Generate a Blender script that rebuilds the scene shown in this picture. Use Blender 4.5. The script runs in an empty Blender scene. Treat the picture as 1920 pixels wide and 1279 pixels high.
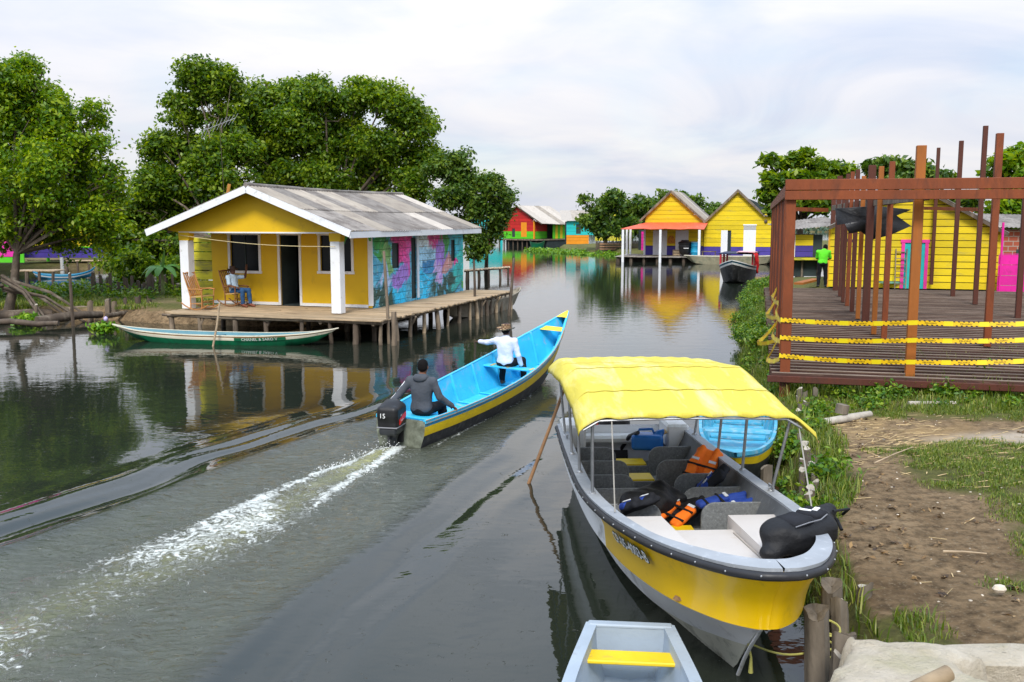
import bpy, math, random
import numpy as np
from mathutils import Vector, Matrix

RD = random.Random(11)
NR = np.random.default_rng(11)
rad = math.radians
S = bpy.context.scene
COL = S.collection

# ---------------------------------------------------------------- camera, sky, sun, exposure
FPX, EYE, HORIZON = 1800.0, 3.4, 412.0
TILT = math.atan((639.5 - HORIZON) / FPX)
cam_data = bpy.data.cameras.new('camera')
cam_data.sensor_width = 36.0
cam_data.lens = FPX / 1920 * 36
cam_data.clip_end = 4000
cam = bpy.data.objects.new('camera', cam_data)
cam.location = (0, 0, EYE)
cam.rotation_euler = (math.pi / 2 - TILT, 0, 0)
COL.objects.link(cam)
S.camera = cam

SUN_EL, SUN_AZ = rad(46), rad(188)      # azimuth measured clockwise from +Y: behind the viewer
world = bpy.data.worlds.new('World')
S.world = world
world.use_nodes = True
wt = world.node_tree
wt.nodes.clear()


def NN(t, kind, **inp):
    n = t.nodes.new(kind)
    for k, v in inp.items():
        if hasattr(n, k) and k not in n.inputs:
            setattr(n, k, v)
        elif k in n.inputs:
            n.inputs[k].default_value = v
        else:
            setattr(n, k, v)
    return n


def ramp(t, src, stops):
    r = t.nodes.new('ShaderNodeValToRGB')
    el = r.color_ramp.elements
    while len(el) < len(stops):
        el.new(0.5)
    for e, (p, c) in zip(el, stops):
        e.position = p
        e.color = (c, c, c, 1) if isinstance(c, (int, float)) else (*c, 1)
    t.links.new(src, r.inputs[0])
    return r.outputs[0]


sky = NN(wt, 'ShaderNodeTexSky', sky_type='NISHITA', sun_disc=False, sun_elevation=SUN_EL, sun_rotation=SUN_AZ)
bg_sky = NN(wt, 'ShaderNodeBackground', Strength=0.11)
wt.links.new(sky.outputs[0], bg_sky.inputs[0])
tc = NN(wt, 'ShaderNodeTexCoord')
sep = NN(wt, 'ShaderNodeSeparateXYZ')
wt.links.new(tc.outputs['Generated'], sep.inputs[0])
zz = NN(wt, 'ShaderNodeMath', operation='ADD'); zz.inputs[1].default_value = 0.22
wt.links.new(sep.outputs[2], zz.inputs[0])
dx = NN(wt, 'ShaderNodeMath', operation='DIVIDE'); dy = NN(wt, 'ShaderNodeMath', operation='DIVIDE')
wt.links.new(sep.outputs[0], dx.inputs[0]); wt.links.new(zz.outputs[0], dx.inputs[1])
wt.links.new(sep.outputs[1], dy.inputs[0]); wt.links.new(zz.outputs[0], dy.inputs[1])
cmb = NN(wt, 'ShaderNodeCombineXYZ')
wt.links.new(dx.outputs[0], cmb.inputs[0]); wt.links.new(dy.outputs[0], cmb.inputs[1])
n1 = NN(wt, 'ShaderNodeTexNoise', Scale=1.5, Detail=7.0, Roughness=0.52, Distortion=0.5)
wt.links.new(cmb.outputs[0], n1.inputs['Vector'])
mp2 = NN(wt, 'ShaderNodeMapping'); mp2.inputs['Location'].default_value = (3.3, 1.7, 0)
wt.links.new(cmb.outputs[0], mp2.inputs[0])
n2 = NN(wt, 'ShaderNodeTexNoise', Scale=1.1, Detail=6.0, Roughness=0.55, Distortion=0.8)
wt.links.new(mp2.outputs[0], n2.inputs['Vector'])
cloud_col = ramp(wt, n2.outputs[0], [(0.34, (0.66, 0.73, 0.88)), (0.53, (0.86, 0.87, 0.93)), (0.68, (0.97, 0.95, 0.955))])
bg_cloud = NN(wt, 'ShaderNodeBackground', Strength=0.68)
hi = ramp(wt, sep.outputs[2], [(0.24, 0.0), (0.60, 0.75)])
hm = wt.nodes.new('ShaderNodeMix'); hm.data_type = 'RGBA'; hm.inputs[7].default_value = (0.56, 0.72, 0.98, 1)      # thinner, bluer cloud overhead
wt.links.new(hi, hm.inputs[0]); wt.links.new(cloud_col, hm.inputs[6])
wt.links.new(hm.outputs[2], bg_cloud.inputs[0])
# an overcast vault is brighter overhead than at the horizon
el_gain = NN(wt, 'ShaderNodeMath', operation='MULTIPLY_ADD', use_clamp=False); el_gain.inputs[1].default_value = 0.95; el_gain.inputs[2].default_value = 0.635
wt.links.new(sep.outputs[2], el_gain.inputs[0]); wt.links.new(el_gain.outputs[0], bg_cloud.inputs['Strength'])
cover = ramp(wt, n1.outputs[0], [(0.32, 0.70), (0.52, 1.0)])
mixw = NN(wt, 'ShaderNodeMixShader')
wt.links.new(cover, mixw.inputs[0]); wt.links.new(bg_sky.outputs[0], mixw.inputs[1]); wt.links.new(bg_cloud.outputs[0], mixw.inputs[2])
wo = NN(wt, 'ShaderNodeOutputWorld')
wt.links.new(mixw.outputs[0], wo.inputs[0])

sun_data = bpy.data.lights.new('sun', 'SUN')
sun_data.energy = 2.4
sun_data.angle = rad(16)
sun_data.color = (1.0, 0.95, 0.87)
sun = bpy.data.objects.new('sun', sun_data)
sun.rotation_euler = (math.pi / 2 - SUN_EL, 0, math.pi - SUN_AZ)
COL.objects.link(sun)

vs = S.view_settings
vs.view_transform = 'Standard'
vs.look = 'None'
vs.gamma = 1.0
vs.use_curve_mapping = False
vs.exposure = 0.48
S.cycles.use_denoising = True
S.cycles.max_bounces = 6
S.cycles.diffuse_bounces = 3
S.cycles.glossy_bounces = 3
S.cycles.transmission_bounces = 4
S.cycles.transparent_max_bounces = 6
S.cycles.caustics_reflective = False
S.cycles.caustics_refractive = False


# ---------------------------------------------------------------- measuring: a point seen at (px, py) of a 1920 px frame
def _ray(px, py):
    u = (px - 960) / FPX
    v = (py - 639.5) / FPX
    return u, math.cos(TILT) - v * math.sin(TILT), -math.sin(TILT) - v * math.cos(TILT)


def G(px, py, z=0.0):
    a = _ray(px, py)
    t = (z - EYE) / a[2]
    return Vector((a[0] * t, a[1] * t, z))


def A(px, py, Y):
    a = _ray(px, py)
    t = Y / a[1]
    return Vector((a[0] * t, Y, EYE + a[2] * t))


# ---------------------------------------------------------------- materials
def new_mat(name):
    m = bpy.data.materials.new(name)
    m.use_nodes = True
    t = m.node_tree
    t.nodes.clear()
    out = t.nodes.new('ShaderNodeOutputMaterial')
    b = t.nodes.new('ShaderNodeBsdfPrincipled')
    t.links.new(b.outputs[0], out.inputs[0])
    return m, t, b, out


def mixc(t, fac, a, b):
    n = t.nodes.new('ShaderNodeMix')
    n.data_type = 'RGBA'
    for i, v in ((0, fac), (6, a), (7, b)):
        if isinstance(v, bpy.types.NodeSocket):
            t.links.new(v, n.inputs[i])
        elif isinstance(v, tuple):
            n.inputs[i].default_value = (*v[:3], 1)
        else:
            n.inputs[i].default_value = v
    return n.outputs[2]


def coords(t, scale=(1, 1, 1), kind='Object'):
    c = t.nodes.new('ShaderNodeTexCoord')
    m = t.nodes.new('ShaderNodeMapping')
    m.inputs['Scale'].default_value = scale
    t.links.new(c.outputs[kind], m.inputs[0])
    return m.outputs[0]


def noise(t, vec, scale, detail=4.0, rough=0.55, dist=0.0):
    n = NN(t, 'ShaderNodeTexNoise', Scale=scale, Detail=detail, Roughness=rough, Distortion=dist)
    t.links.new(vec, n.inputs['Vector'])
    return n.outputs[0]


def attr(t, name):
    n = t.nodes.new('ShaderNodeAttribute')
    n.attribute_name = name
    return n


_M = {}


def pm(name, col, rough=0.55, var=0.18, scale=3.0, bump=0.004, bscale=30.0, dirt=None, dirt_amt=0.5, dscale=2.5,
       stretch=(1, 1, 1), metal=0.0, spec=0.4, tint=0.0, coat=0.0):
    """paint, plastic, timber, cloth: base colour varied by noise, patches of dirt or wear, fine relief"""
    if name in _M:
        return _M[name]
    m, t, b, out = new_mat(name)
    v = coords(t, stretch)
    nz = noise(t, v, scale, 5)
    f = ramp(t, nz, [(0.3, 0.0), (0.7, 1.0)])
    lo = tuple(c * (1 - var) for c in col)
    hi = tuple(min(c * (1 + var), 0.95) for c in col)
    c = mixc(t, f, lo, hi)
    if tint:
        a = attr(t, 'tint')
        ln = NN(t, 'ShaderNodeMapRange'); ln.inputs[3].default_value = 1 - tint; ln.inputs[4].default_value = 1 + tint
        t.links.new(a.outputs['Fac'], ln.inputs[0])
        hs = NN(t, 'ShaderNodeHueSaturation')
        t.links.new(ln.outputs[0], hs.inputs['Value']); t.links.new(c, hs.inputs['Color'])
        c = hs.outputs[0]
    if dirt:
        d = noise(t, v, dscale, 8, 0.65, 0.4)
        e = 0.62 - 0.3 * dirt_amt
        c = mixc(t, ramp(t, d, [(e, 0.0), (e + 0.16, 0.85)]), c, dirt)
    t.links.new(c, b.inputs['Base Color'])
    rr = NN(t, 'ShaderNodeMapRange'); rr.inputs[3].default_value = max(rough - 0.1, 0.02); rr.inputs[4].default_value = min(rough + 0.12, 1)
    t.links.new(nz, rr.inputs[0]); t.links.new(rr.outputs[0], b.inputs['Roughness'])
    b.inputs['Metallic'].default_value = metal
    b.inputs['Specular IOR Level'].default_value = spec
    b.inputs['Coat Weight'].default_value = coat
    if bump:
        bn = NN(t, 'ShaderNodeBump', Strength=1.0, Distance=bump)
        t.links.new(noise(t, v, bscale, 4), bn.inputs['Height'])
        t.links.new(bn.outputs[0], b.inputs['Normal'])
    _M[name] = m
    return m


def leaf_mat(name, dark, mid, light, trans=0.35):
    if name in _M:
        return _M[name]
    m, t, b, out = new_mat(name)
    a = attr(t, 'tint')
    r = t.nodes.new('ShaderNodeValToRGB')
    el = r.color_ramp.elements
    el.new(0.5)
    for e, (p, c) in zip(el, [(0.0, dark), (0.5, mid), (1.0, light)]):
        e.position = p; e.color = (*c, 1)
    t.links.new(a.outputs['Fac'], r.inputs[0])
    t.links.new(r.outputs[0], b.inputs['Base Color'])
    b.inputs['Roughness'].default_value = 0.42
    b.inputs['Specular IOR Level'].default_value = 0.35
    tr = t.nodes.new('ShaderNodeBsdfTranslucent')
    hs = NN(t, 'ShaderNodeHueSaturation', Value=1.5, Saturation=1.1)
    hs.inputs['Hue'].default_value = 0.485
    t.links.new(r.outputs[0], hs.inputs['Color']); t.links.new(hs.outputs[0], tr.inputs[0])
    mx = NN(t, 'ShaderNodeMixShader'); mx.inputs[0].default_value = trans
    t.links.new(b.outputs[0], mx.inputs[1]); t.links.new(tr.outputs[0], mx.inputs[2])
    t.links.new(mx.outputs[0], out.inputs[0])
    _M[name] = m
    return m


# ---------------------------------------------------------------- building helpers
def tag(o, label=None, cat=None, group=None, kind=None):
    if label: o['label'] = label
    if cat: o['category'] = cat
    if group: o['group'] = group
    if kind: o['kind'] = kind
    return o


def thing(name, label, cat, loc=(0, 0, 0), rotz=0.0, group=None):
    o = bpy.data.objects.new(name, None)
    o.empty_display_size = 0.2
    o.location = loc
    o.rotation_euler = (0, 0, rotz)
    COL.objects.link(o)
    return tag(o, label, cat, group)


def kids(o):
    return [c for c in bpy.data.objects if c.parent == o]


def copy_tree(o, parent=None):
    c = o.copy()
    COL.objects.link(c)
    c.parent = parent
    for ch in kids(o):
        copy_tree(ch, c)
    return c


def unit(v):
    v = np.asarray(v, float)
    return v / (np.linalg.norm(v) + 1e-12)


class MB:
    def __init__(s):
        s.v, s.f, s.m, s.t = [], [], [], []
        s.n = 0

    def add(s, verts, faces, mat=0, tint=0.5):
        verts = np.asarray(verts, float).reshape(-1, 3)
        s.v.append(verts)
        for f in faces:
            s.f.append([i + s.n for i in f]); s.m.append(mat); s.t.append(tint)
        s.n += len(verts)
        return s

    def obox(s, c, ax, half, mat=0, tint=0.5):
        """box with centre, three axis vectors and half sizes"""
        c = np.asarray(c, float)
        X, Y, Z = [unit(a) * h for a, h in zip(ax, half)]
        vs_ = [c + sx * X + sy * Y + sz * Z for sz in (-1, 1) for sy in (-1, 1) for sx in (-1, 1)]
        return s.add(vs_, [(0, 2, 3, 1), (4, 5, 7, 6), (0, 1, 5, 4), (2, 6, 7, 3), (0, 4, 6, 2), (1, 3, 7, 5)], mat, tint)

    def box(s, c, size, mat=0, rz=0.0, tint=0.5):
        ca, sa = math.cos(rz), math.sin(rz)
        return s.obox(c, ((ca, sa, 0), (-sa, ca, 0), (0, 0, 1)), [q / 2 for q in size], mat, tint)

    def span(s, x0, x1, y0, y1, z0, z1, mat=0, tint=0.5):
        return s.box(((x0 + x1) / 2, (y0 + y1) / 2, (z0 + z1) / 2), (abs(x1 - x0), abs(y1 - y0), abs(z1 - z0)), mat, 0, tint)

    def beam(s, p, q, w, h, mat=0, up=(0, 0, 1), tint=0.5):
        p, q = np.asarray(p, float), np.asarray(q, float)
        d = unit(q - p)
        u = np.asarray(up, float)
        if abs(d @ u) > 0.98: u = np.array((0, 1, 0.))
        side = unit(np.cross(d, u)); u = np.cross(side, d)
        return s.obox((p + q) / 2, (d, side, u), (np.linalg.norm(q - p) / 2, w / 2, h / 2), mat, tint)

    def tube(s, pts, r, n=8, mat=0, cap=True, jitter=0.0, tint=0.5):
        pts = [np.asarray(p, float) for p in pts]
        if not hasattr(r, '__len__'): r = [r] * len(pts)
        rows = []
        ref = np.array((0.13, 0.31, 0.94))
        for i, p in enumerate(pts):
            d = unit(pts[min(i + 1, len(pts) - 1)] - pts[max(i - 1, 0)])
            if abs(d @ ref) > 0.95: ref = np.array((0.9, 0.3, 0.1))
            a = unit(np.cross(d, ref)); b = np.cross(d, a); ref = -b
            rows.append([p + (a * math.cos(w) + b * math.sin(w)) * r[i] * (1 + jitter * (RD.random() - .5)) for w in [2 * math.pi * k / n for k in range(n)]])
        vv = [v for row in rows for v in row]
        ff = [(i * n + k, i * n + (k + 1) % n, (i + 1) * n + (k + 1) % n, (i + 1) * n + k) for i in range(len(rows) - 1) for k in range(n)]
        if cap:
            ff += [tuple(range(n))[::-1], tuple((len(rows) - 1) * n + k for k in range(n))]
        return s.add(vv, ff, mat, tint)

    def grid(s, rows, mat=0, closed=False, tint=0.5):
        """rows: list of equal length point lists; mat may be a list, one per strip between rows"""
        rows = [np.asarray(r, float) for r in rows]
        n = len(rows[0]); base = s.n
        s.v.append(np.concatenate(rows)); s.n += n * len(rows)
        for i in range(len(rows) - 1):
            mm = mat[i] if isinstance(mat, (list, tuple)) else mat
            for k in range(n if closed else n - 1):
                k2 = (k + 1) % n
                s.f.append([base + i * n + k, base + i * n + k2, base + (i + 1) * n + k2, base + (i + 1) * n + k]); s.m.append(mm); s.t.append(tint)
        return s

    def prism(s, poly, axis_o, ex, ey, ez, d0, d1, mat=0, tint=0.5):
        """polygon in the (ex, ey) plane through axis_o, thick along ez from d0 to d1"""
        o, ex, ey, ez = [np.asarray(a, float) for a in (axis_o, ex, ey, ez)]
        a = [o + x * ex + y * ey + d0 * ez for x, y in poly]
        b = [o + x * ex + y * ey + d1 * ez for x, y in poly]
        n = len(poly)
        return s.add(a + b, [tuple(range(n))[::-1], tuple(range(n, 2 * n))] + [(i, (i + 1) % n, n + (i + 1) % n, n + i) for i in range(n)], mat, tint)

    def ball(s, c, r, mat=0, n=8, tint=0.5):
        c = np.asarray(c, float); r = np.asarray(r if hasattr(r, '__len__') else (r, r, r), float)
        rows = []
        for i in range(n // 2 + 1):
            th = math.pi * i / (n // 2)
            rr = max(math.sin(th), 0.02)
            rows.append([c + r * np.array((rr * math.cos(2 * math.pi * k / n), rr * math.sin(2 * math.pi * k / n), math.cos(th))) for k in range(n)])
        return s.grid(rows, mat, True, tint)

    def each(s, name, mats, parent=None, smooth=None, bevel=0.0):
        """one object per separate piece"""
        V = np.concatenate(s.v); par = list(range(len(V)))

        def root(i):
            while par[i] != i: par[i] = par[par[i]]; i = par[i]
            return i
        for f in s.f:
            r = root(f[0])
            for i in f[1:]: par[root(i)] = r
        out = {}
        for f, m, t in zip(s.f, s.m, s.t): out.setdefault(root(f[0]), []).append((f, m, t))
        res = []
        for fs in out.values():
            ids = sorted({i for f, _, _ in fs for i in f}); mp = {i: k for k, i in enumerate(ids)}
            q = MB(); q.v = [V[ids]]; q.n = len(ids)
            q.f = [[mp[i] for i in f] for f, _, _ in fs]; q.m = [m for _, m, _ in fs]; q.t = [t for _, _, t in fs]
            res.append(q.build(name, mats, parent, smooth, bevel))
        return res

    def build(s, name, mats, parent=None, smooth=None, bevel=0.0, link=True):
        me = bpy.data.meshes.new(name)
        V = np.concatenate(s.v) if s.v else np.zeros((0, 3))
        me.from_pydata(V.tolist(), [], s.f)
        if not isinstance(mats, (list, tuple)): mats = [mats]
        for m in mats: me.materials.append(m)
        if len(mats) > 1: me.polygons.foreach_set('material_index', s.m)
        at = me.attributes.new('tint', 'FLOAT', 'FACE')
        at.data.foreach_set('value', s.t)
        me.update()
        if smooth is not None:
            me.polygons.foreach_set('use_smooth', [True] * len(me.polygons))
            if smooth < 170: me.set_sharp_from_angle(angle=rad(smooth))
        o = bpy.data.objects.new(name, me)
        COL.objects.link(o)
        if parent: o.parent = parent
        if bevel:
            bv = o.modifiers.new('bevel', 'BEVEL'); bv.width = bevel; bv.segments = 1; bv.limit_method = 'ANGLE'; bv.angle_limit = rad(40)
        return o


def raw_mesh(name, V, F, mat, parent=None, tint=None, smooth=False):
    """V (n,3), F (m,k) arrays, tint (m,) -> object, quickly"""
    me = bpy.data.meshes.new(name)
    k = F.shape[1]
    me.vertices.add(len(V)); me.vertices.foreach_set('co', np.asarray(V, np.float32).ravel())
    me.loops.add(F.size); me.loops.foreach_set('vertex_index', np.asarray(F, np.int32).ravel())
    me.polygons.add(len(F))
    me.polygons.foreach_set('loop_start', np.arange(0, F.size, k, dtype=np.int32))
    me.polygons.foreach_set('loop_total', np.full(len(F), k, np.int32))
    me.materials.append(mat)
    if tint is not None:
        a = me.attributes.new('tint', 'FLOAT', 'FACE'); a.data.foreach_set('value', np.asarray(tint, np.float32))
    if smooth: me.polygons.foreach_set('use_smooth', np.ones(len(F), bool))
    me.update(calc_edges=True); me.validate()
    o = bpy.data.objects.new(name, me)
    COL.objects.link(o)
    if parent: o.parent = parent
    return o


def spline(ctrl, n):
    c = np.asarray(ctrl, float)
    m = len(c)
    p = np.vstack([2 * c[0] - c[1], c, 2 * c[-1] - c[-2]])
    out = []
    for q in np.linspace(0, m - 1, n):
        i = min(int(q), m - 2); t = q - i
        a, b, d, e = p[i], p[i + 1], p[i + 2], p[i + 3]
        out.append(0.5 * (2 * b + (d - a) * t + (2 * a - 5 * b + 4 * d - e) * t * t + (3 * b - a - 3 * d + e) * t ** 3))
    return np.array(out)


def mir(c):
    c = np.array(c, float); c[:, 1] *= -1
    return c


# smooth-union solids meshed by surface nets: bodies, clothes, cowlings, bags
def surface_net(F, org, h):
    nx, ny, nz = F.shape
    cs = {}
    for i in (0, 1):
        for j in (0, 1):
            for k in (0, 1):
                cs[i, j, k] = F[i:nx - 1 + i, j:ny - 1 + j, k:nz - 1 + k]
    st = sum((c < 0).astype(np.int8) for c in cs.values())
    act = (st > 0) & (st < 8)
    P = np.zeros(act.shape + (3,)); W = np.zeros(act.shape)
    for a in cs:
        for ax in range(3):
            if a[ax] == 0:
                b = list(a); b[ax] = 1; b = tuple(b)
                fa, fb = cs[a], cs[b]
                x = ((fa < 0) != (fb < 0)) & act
                t = np.where(x, fa / np.where(x, fa - fb, 1), 0)
                for d in range(3):
                    P[..., d] += np.where(x, a[d] + (t if d == ax else 0), 0)
                W += x
    idx = np.full(act.shape, -1, int)
    idx[act] = np.arange(act.sum())
    cells = np.argwhere(act)
    V = (cells + P[act] / W[act][:, None]) * h + org
    quads = []
    for ax in range(3):
        sl0 = [slice(None)] * 3; sl1 = [slice(None)] * 3
        sl0[ax] = slice(0, -1); sl1[ax] = slice(1, None)
        a = F[tuple(sl0)] < 0; b = F[tuple(sl1)] < 0
        e = np.argwhere(a != b)
        o1, o2 = [d for d in range(3) if d != ax]
        e = e[(e[:, o1] > 0) & (e[:, o2] > 0) & (e[:, o1] < idx.shape[o1]) & (e[:, o2] < idx.shape[o2])]
        q = []
        for d1, d2 in ((-1, -1), (0, -1), (0, 0), (-1, 0)):
            c = e.copy(); c[:, o1] += d1; c[:, o2] += d2
            q.append(idx[c[:, 0], c[:, 1], c[:, 2]])
        q = np.stack(q, 1)
        fl = a[e[:, 0], e[:, 1], e[:, 2]]
        if ax == 1: fl = ~fl
        q[~fl] = q[~fl][:, ::-1]
        quads.append(q)
    Q = np.concatenate(quads)
    return V, Q[(Q >= 0).all(1)]


def solid(prims, h=0.01, k=0.03):
    """prims: ('c',a,b,ra,rb[,k]) tapering limb; ('e',centre,(rx,ry,rz)[,k,rot]); ('b',centre,half,round[,k,rot])"""
    lo, hi = [], []
    for p in prims:
        if p[0] == 'c':
            r = max(p[3], p[4]); a, b = np.array(p[1], float), np.array(p[2], float)
            lo.append(np.minimum(a, b) - r); hi.append(np.maximum(a, b) + r)
        else:
            r = np.array(p[2], float)
            r = np.full(3, np.linalg.norm(r)) if len(p) > (4 if p[0] == 'e' else 5) else r + 0.01
            lo.append(np.array(p[1]) - r); hi.append(np.array(p[1]) + r)
    L = np.min(lo, 0) - 3 * h; U = np.max(hi, 0) + 3 * h
    n = np.ceil((U - L) / h).astype(int) + 1
    Fd = np.full(n, 1.0)
    for p, a0, b0 in zip(prims, lo, hi):
        kk = k
        if p[0] == 'c' and len(p) > 5: kk = p[5]
        if p[0] == 'e' and len(p) > 3 and p[3] is not None: kk = p[3]
        if p[0] == 'b' and len(p) > 4 and p[4] is not None: kk = p[4]
        i0 = np.maximum(((a0 - kk - 3 * h - L) / h).astype(int), 0); i1 = np.minimum(((b0 + kk + 3 * h - L) / h).astype(int) + 2, n)
        gx = np.stack(np.meshgrid(*[L[d] + np.arange(i0[d], i1[d]) * h for d in range(3)], indexing='ij'), -1)
        if p[0] == 'c':
            a, b = np.array(p[1], float), np.array(p[2], float)
            ab = b - a
            t = np.clip(((gx - a) @ ab) / max(ab @ ab, 1e-9), 0, 1)
            d = np.linalg.norm(gx - a - t[..., None] * ab, axis=-1) - (p[3] + (p[4] - p[3]) * t)
        elif p[0] == 'e':
            q = gx - np.array(p[1])
            if len(p) > 4: q = q @ np.array(p[4])
            r = np.array(p[2], float)
            k0 = np.linalg.norm(q / r, axis=-1); k1 = np.linalg.norm(q / r ** 2, axis=-1) + 1e-9
            d = k0 * (k0 - 1) / k1
        else:
            q = gx - np.array(p[1])
            if len(p) > 5: q = q @ np.array(p[5])
            q = np.abs(q) - (np.array(p[2]) - p[3])
            d = np.linalg.norm(np.maximum(q, 0), axis=-1) + np.minimum(q.max(-1), 0) - p[3]
        sl = tuple(slice(i0[x], i1[x]) for x in range(3))
        f = Fd[sl]
        hh = np.maximum(kk - np.abs(f - d), 0) / kk
        Fd[sl] = np.minimum(f, d) - hh * hh * kk / 4
    return surface_net(Fd, L, h)


def solid_obj(name, prims, mat, parent=None, h=0.01, k=0.03, wobble=0.0):
    V, Q = solid(prims, h, k)
    if wobble:
        ph = NR.random(6) * 6
        V = V + wobble * np.stack([np.sin(V[:, 1] * 23 + ph[0]) * np.sin(V[:, 2] * 31 + ph[1]), np.sin(V[:, 0] * 27 + ph[2]) * np.sin(V[:, 2] * 19 + ph[3]), np.sin(V[:, 0] * 21 + ph[4]) * np.sin(V[:, 1] * 29 + ph[5])], 1)
    return raw_mesh(name, V, Q, mat, parent, np.full(len(Q), .5), True)


def text_mesh(body, size, bold=0.0):
    cu = bpy.data.curves.new('lettering', 'FONT')
    cu.body = body; cu.size = size; cu.align_x = 'CENTER'; cu.align_y = 'CENTER'; cu.resolution_u = 2; cu.offset = bold
    o = bpy.data.objects.new('lettering', cu)
    COL.objects.link(o)
    dg = bpy.context.evaluated_depsgraph_get()
    me = bpy.data.meshes.new_from_object(o.evaluated_get(dg))
    V = np.array([v.co[:] for v in me.vertices]); F = [list(p.vertices) for p in me.polygons]
    bpy.data.objects.remove(o); bpy.data.curves.remove(cu); bpy.data.meshes.remove(me)
    return V, F


def lettering(name, body, size, mat, parent, origin, ex, ey, lift=0.004, sx=1.0):
    V, F = text_mesh(body, size)
    ex, ey = unit(ex), unit(ey); ez = np.cross(ex, ey)
    P = np.asarray(origin, float) + V[:, :1] * ex * sx + V[:, 1:2] * ey + ez * lift
    return MB().add(P, F).build(name, mat, parent)


# value noise in the plane, for ground and water shapes
def vnoise(x, y, scale, seed=0):
    g = np.random.default_rng(seed).random((64, 64))
    x = np.asarray(x, float) * scale; y = np.asarray(y, float) * scale
    i = np.floor(x).astype(int); j = np.floor(y).astype(int)
    u = x - i; v = y - j
    u = u * u * (3 - 2 * u); v = v * v * (3 - 2 * v)
    a = g[i % 64, j % 64]; b = g[(i + 1) % 64, j % 64]; c = g[i % 64, (j + 1) % 64]; d = g[(i + 1) % 64, (j + 1) % 64]
    return (a * (1 - u) + b * u) * (1 - v) + (c * (1 - u) + d * u) * v


def sstep(a, b, x):
    t = np.clip((x - a) / (b - a), 0, 1)
    return t * t * (3 - 2 * t)


# ---------------------------------------------------------------- foliage
def leaves(name, blobs, n, size, mat, parent=None, per=14, sigma=0.3, shell=0.45, up=0.6, seed=1, flat=1.0, drop=0.0):
    """blobs: (centre, radius); leaf quads in clumps through the outer volume of each blob"""
    g = np.random.default_rng(seed)
    C = np.array([b[0][:] for b in blobs], float); Rr = np.array([b[1] for b in blobs], float)
    w = Rr ** 2; w /= w.sum()
    nc = max(n // per, 1)
    bi = g.choice(len(blobs), nc, p=w)
    d = g.normal(size=(nc, 3)); d /= np.linalg.norm(d, axis=1)[:, None]
    rr = Rr[bi] * (shell + (1.06 - shell) * g.random(nc) ** 0.6)
    cc = C[bi] + d * rr[:, None] * np.array((1, 1, 0.82 * flat))
    ct = np.clip(0.52 + 0.28 * g.normal(size=nc), 0, 1)
    ci = np.repeat(np.arange(nc), per)
    N = len(ci)
    P = cc[ci] + g.normal(size=(N, 3)) * sigma * np.array((1, 1, 0.6))
    out = P - C[bi[ci]]
    out /= np.linalg.norm(out, axis=1)[:, None] + 1e-6
    nr = g.normal(size=(N, 3)) * 0.75 + out * 0.5 + np.array((0, 0, up))
    nr /= np.linalg.norm(nr, axis=1)[:, None]
    ax = np.cross(nr, g.normal(size=(N, 3))); ax /= np.linalg.norm(ax, axis=1)[:, None] + 1e-6
    ax[:, 2] -= drop; ax /= np.linalg.norm(ax, axis=1)[:, None]
    sd = np.cross(nr, ax); sd /= np.linalg.norm(sd, axis=1)[:, None] + 1e-6
    L = size * (0.65 + 0.7 * g.random(N))[:, None]
    a = P - ax * L * .5; b = P + sd * L * .26 + nr * L * .06; c = P + ax * L * .5 - nr * L * .05; e = P - sd * L * .26 + nr * L * .06
    V = np.stack([a, b, c, e], 1).reshape(-1, 3)
    F = np.arange(4 * N).reshape(-1, 4)
    t = np.clip(ct[ci] + 0.22 * g.normal(size=N), 0, 1)
    return raw_mesh(name, V, F, mat, parent, t)


def blades(name, pts, hgt, mat, parent=None, seed=3, width=0.012, lean=0.5, kind=None):
    g = np.random.default_rng(seed)
    P = np.asarray(pts, float); N = len(P)
    h = np.broadcast_to(np.asarray(hgt, float), (N,)) * (0.5 + g.random(N))
    th = g.random(N) * 6.283
    dr = np.stack([np.cos(th), np.sin(th), np.zeros(N)], 1); sd = np.stack([-np.sin(th), np.cos(th), np.zeros(N)], 1)
    w = width * (0.6 + 0.8 * g.random(N))[:, None]
    ln = (lean * g.random(N))[:, None]
    z = np.array((0, 0, 1.0))
    m = P + dr * (h[:, None] * ln * .35) + z * h[:, None] * .6
    tp = P + dr * (h[:, None] * ln) + z * h[:, None] * (1 - .25 * ln)
    V = np.stack([P - sd * w, P + sd * w, m + sd * w * .7, m - sd * w * .7, tp], 1).reshape(-1, 3)
    b = np.arange(N)[:, None] * 5
    F = np.concatenate([b + [0, 1, 2, 3], b + [3, 2, 4, 4]])
    V2 = V
    Fq = b + np.array([[0, 1, 2, 3]])
    # the tip as a narrow quad keeps all faces four sided
    tip = np.stack([tp - sd * w * .12, tp + sd * w * .12], 1).reshape(-1, 3)
    base = len(V2)
    V2 = np.concatenate([V2, tip])
    c = np.arange(N)[:, None] * 2 + base
    Ft = np.concatenate([b + 3, b + 2, c + 1, c], 1)
    t = np.clip(0.5 + 0.28 * g.normal(size=N), 0, 1)
    return raw_mesh(name, V2, np.concatenate([Fq, Ft]), mat, parent, np.concatenate([t, t]))

# ================================================================ SETTING: water, ground, far land
HV = np.array((0.339, 0.941)); HV /= np.linalg.norm(HV)      # heading of the motor canoe
STERN = np.array((-1.70, 14.2))


def axis_lines(fine0, fine1, step, lo, hi, g0=0.12, growth=1.18):
    mid = np.arange(fine0, fine1 + step / 2, step)
    up, dn = [], []
    q, st = fine1, g0
    while q < hi: q += st; st *= growth; up.append(q)
    q, st = fine0, g0
    while q > lo: q -= st; st *= growth; dn.append(q)
    return np.array(dn[::-1] + list(mid) + up)


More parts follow.
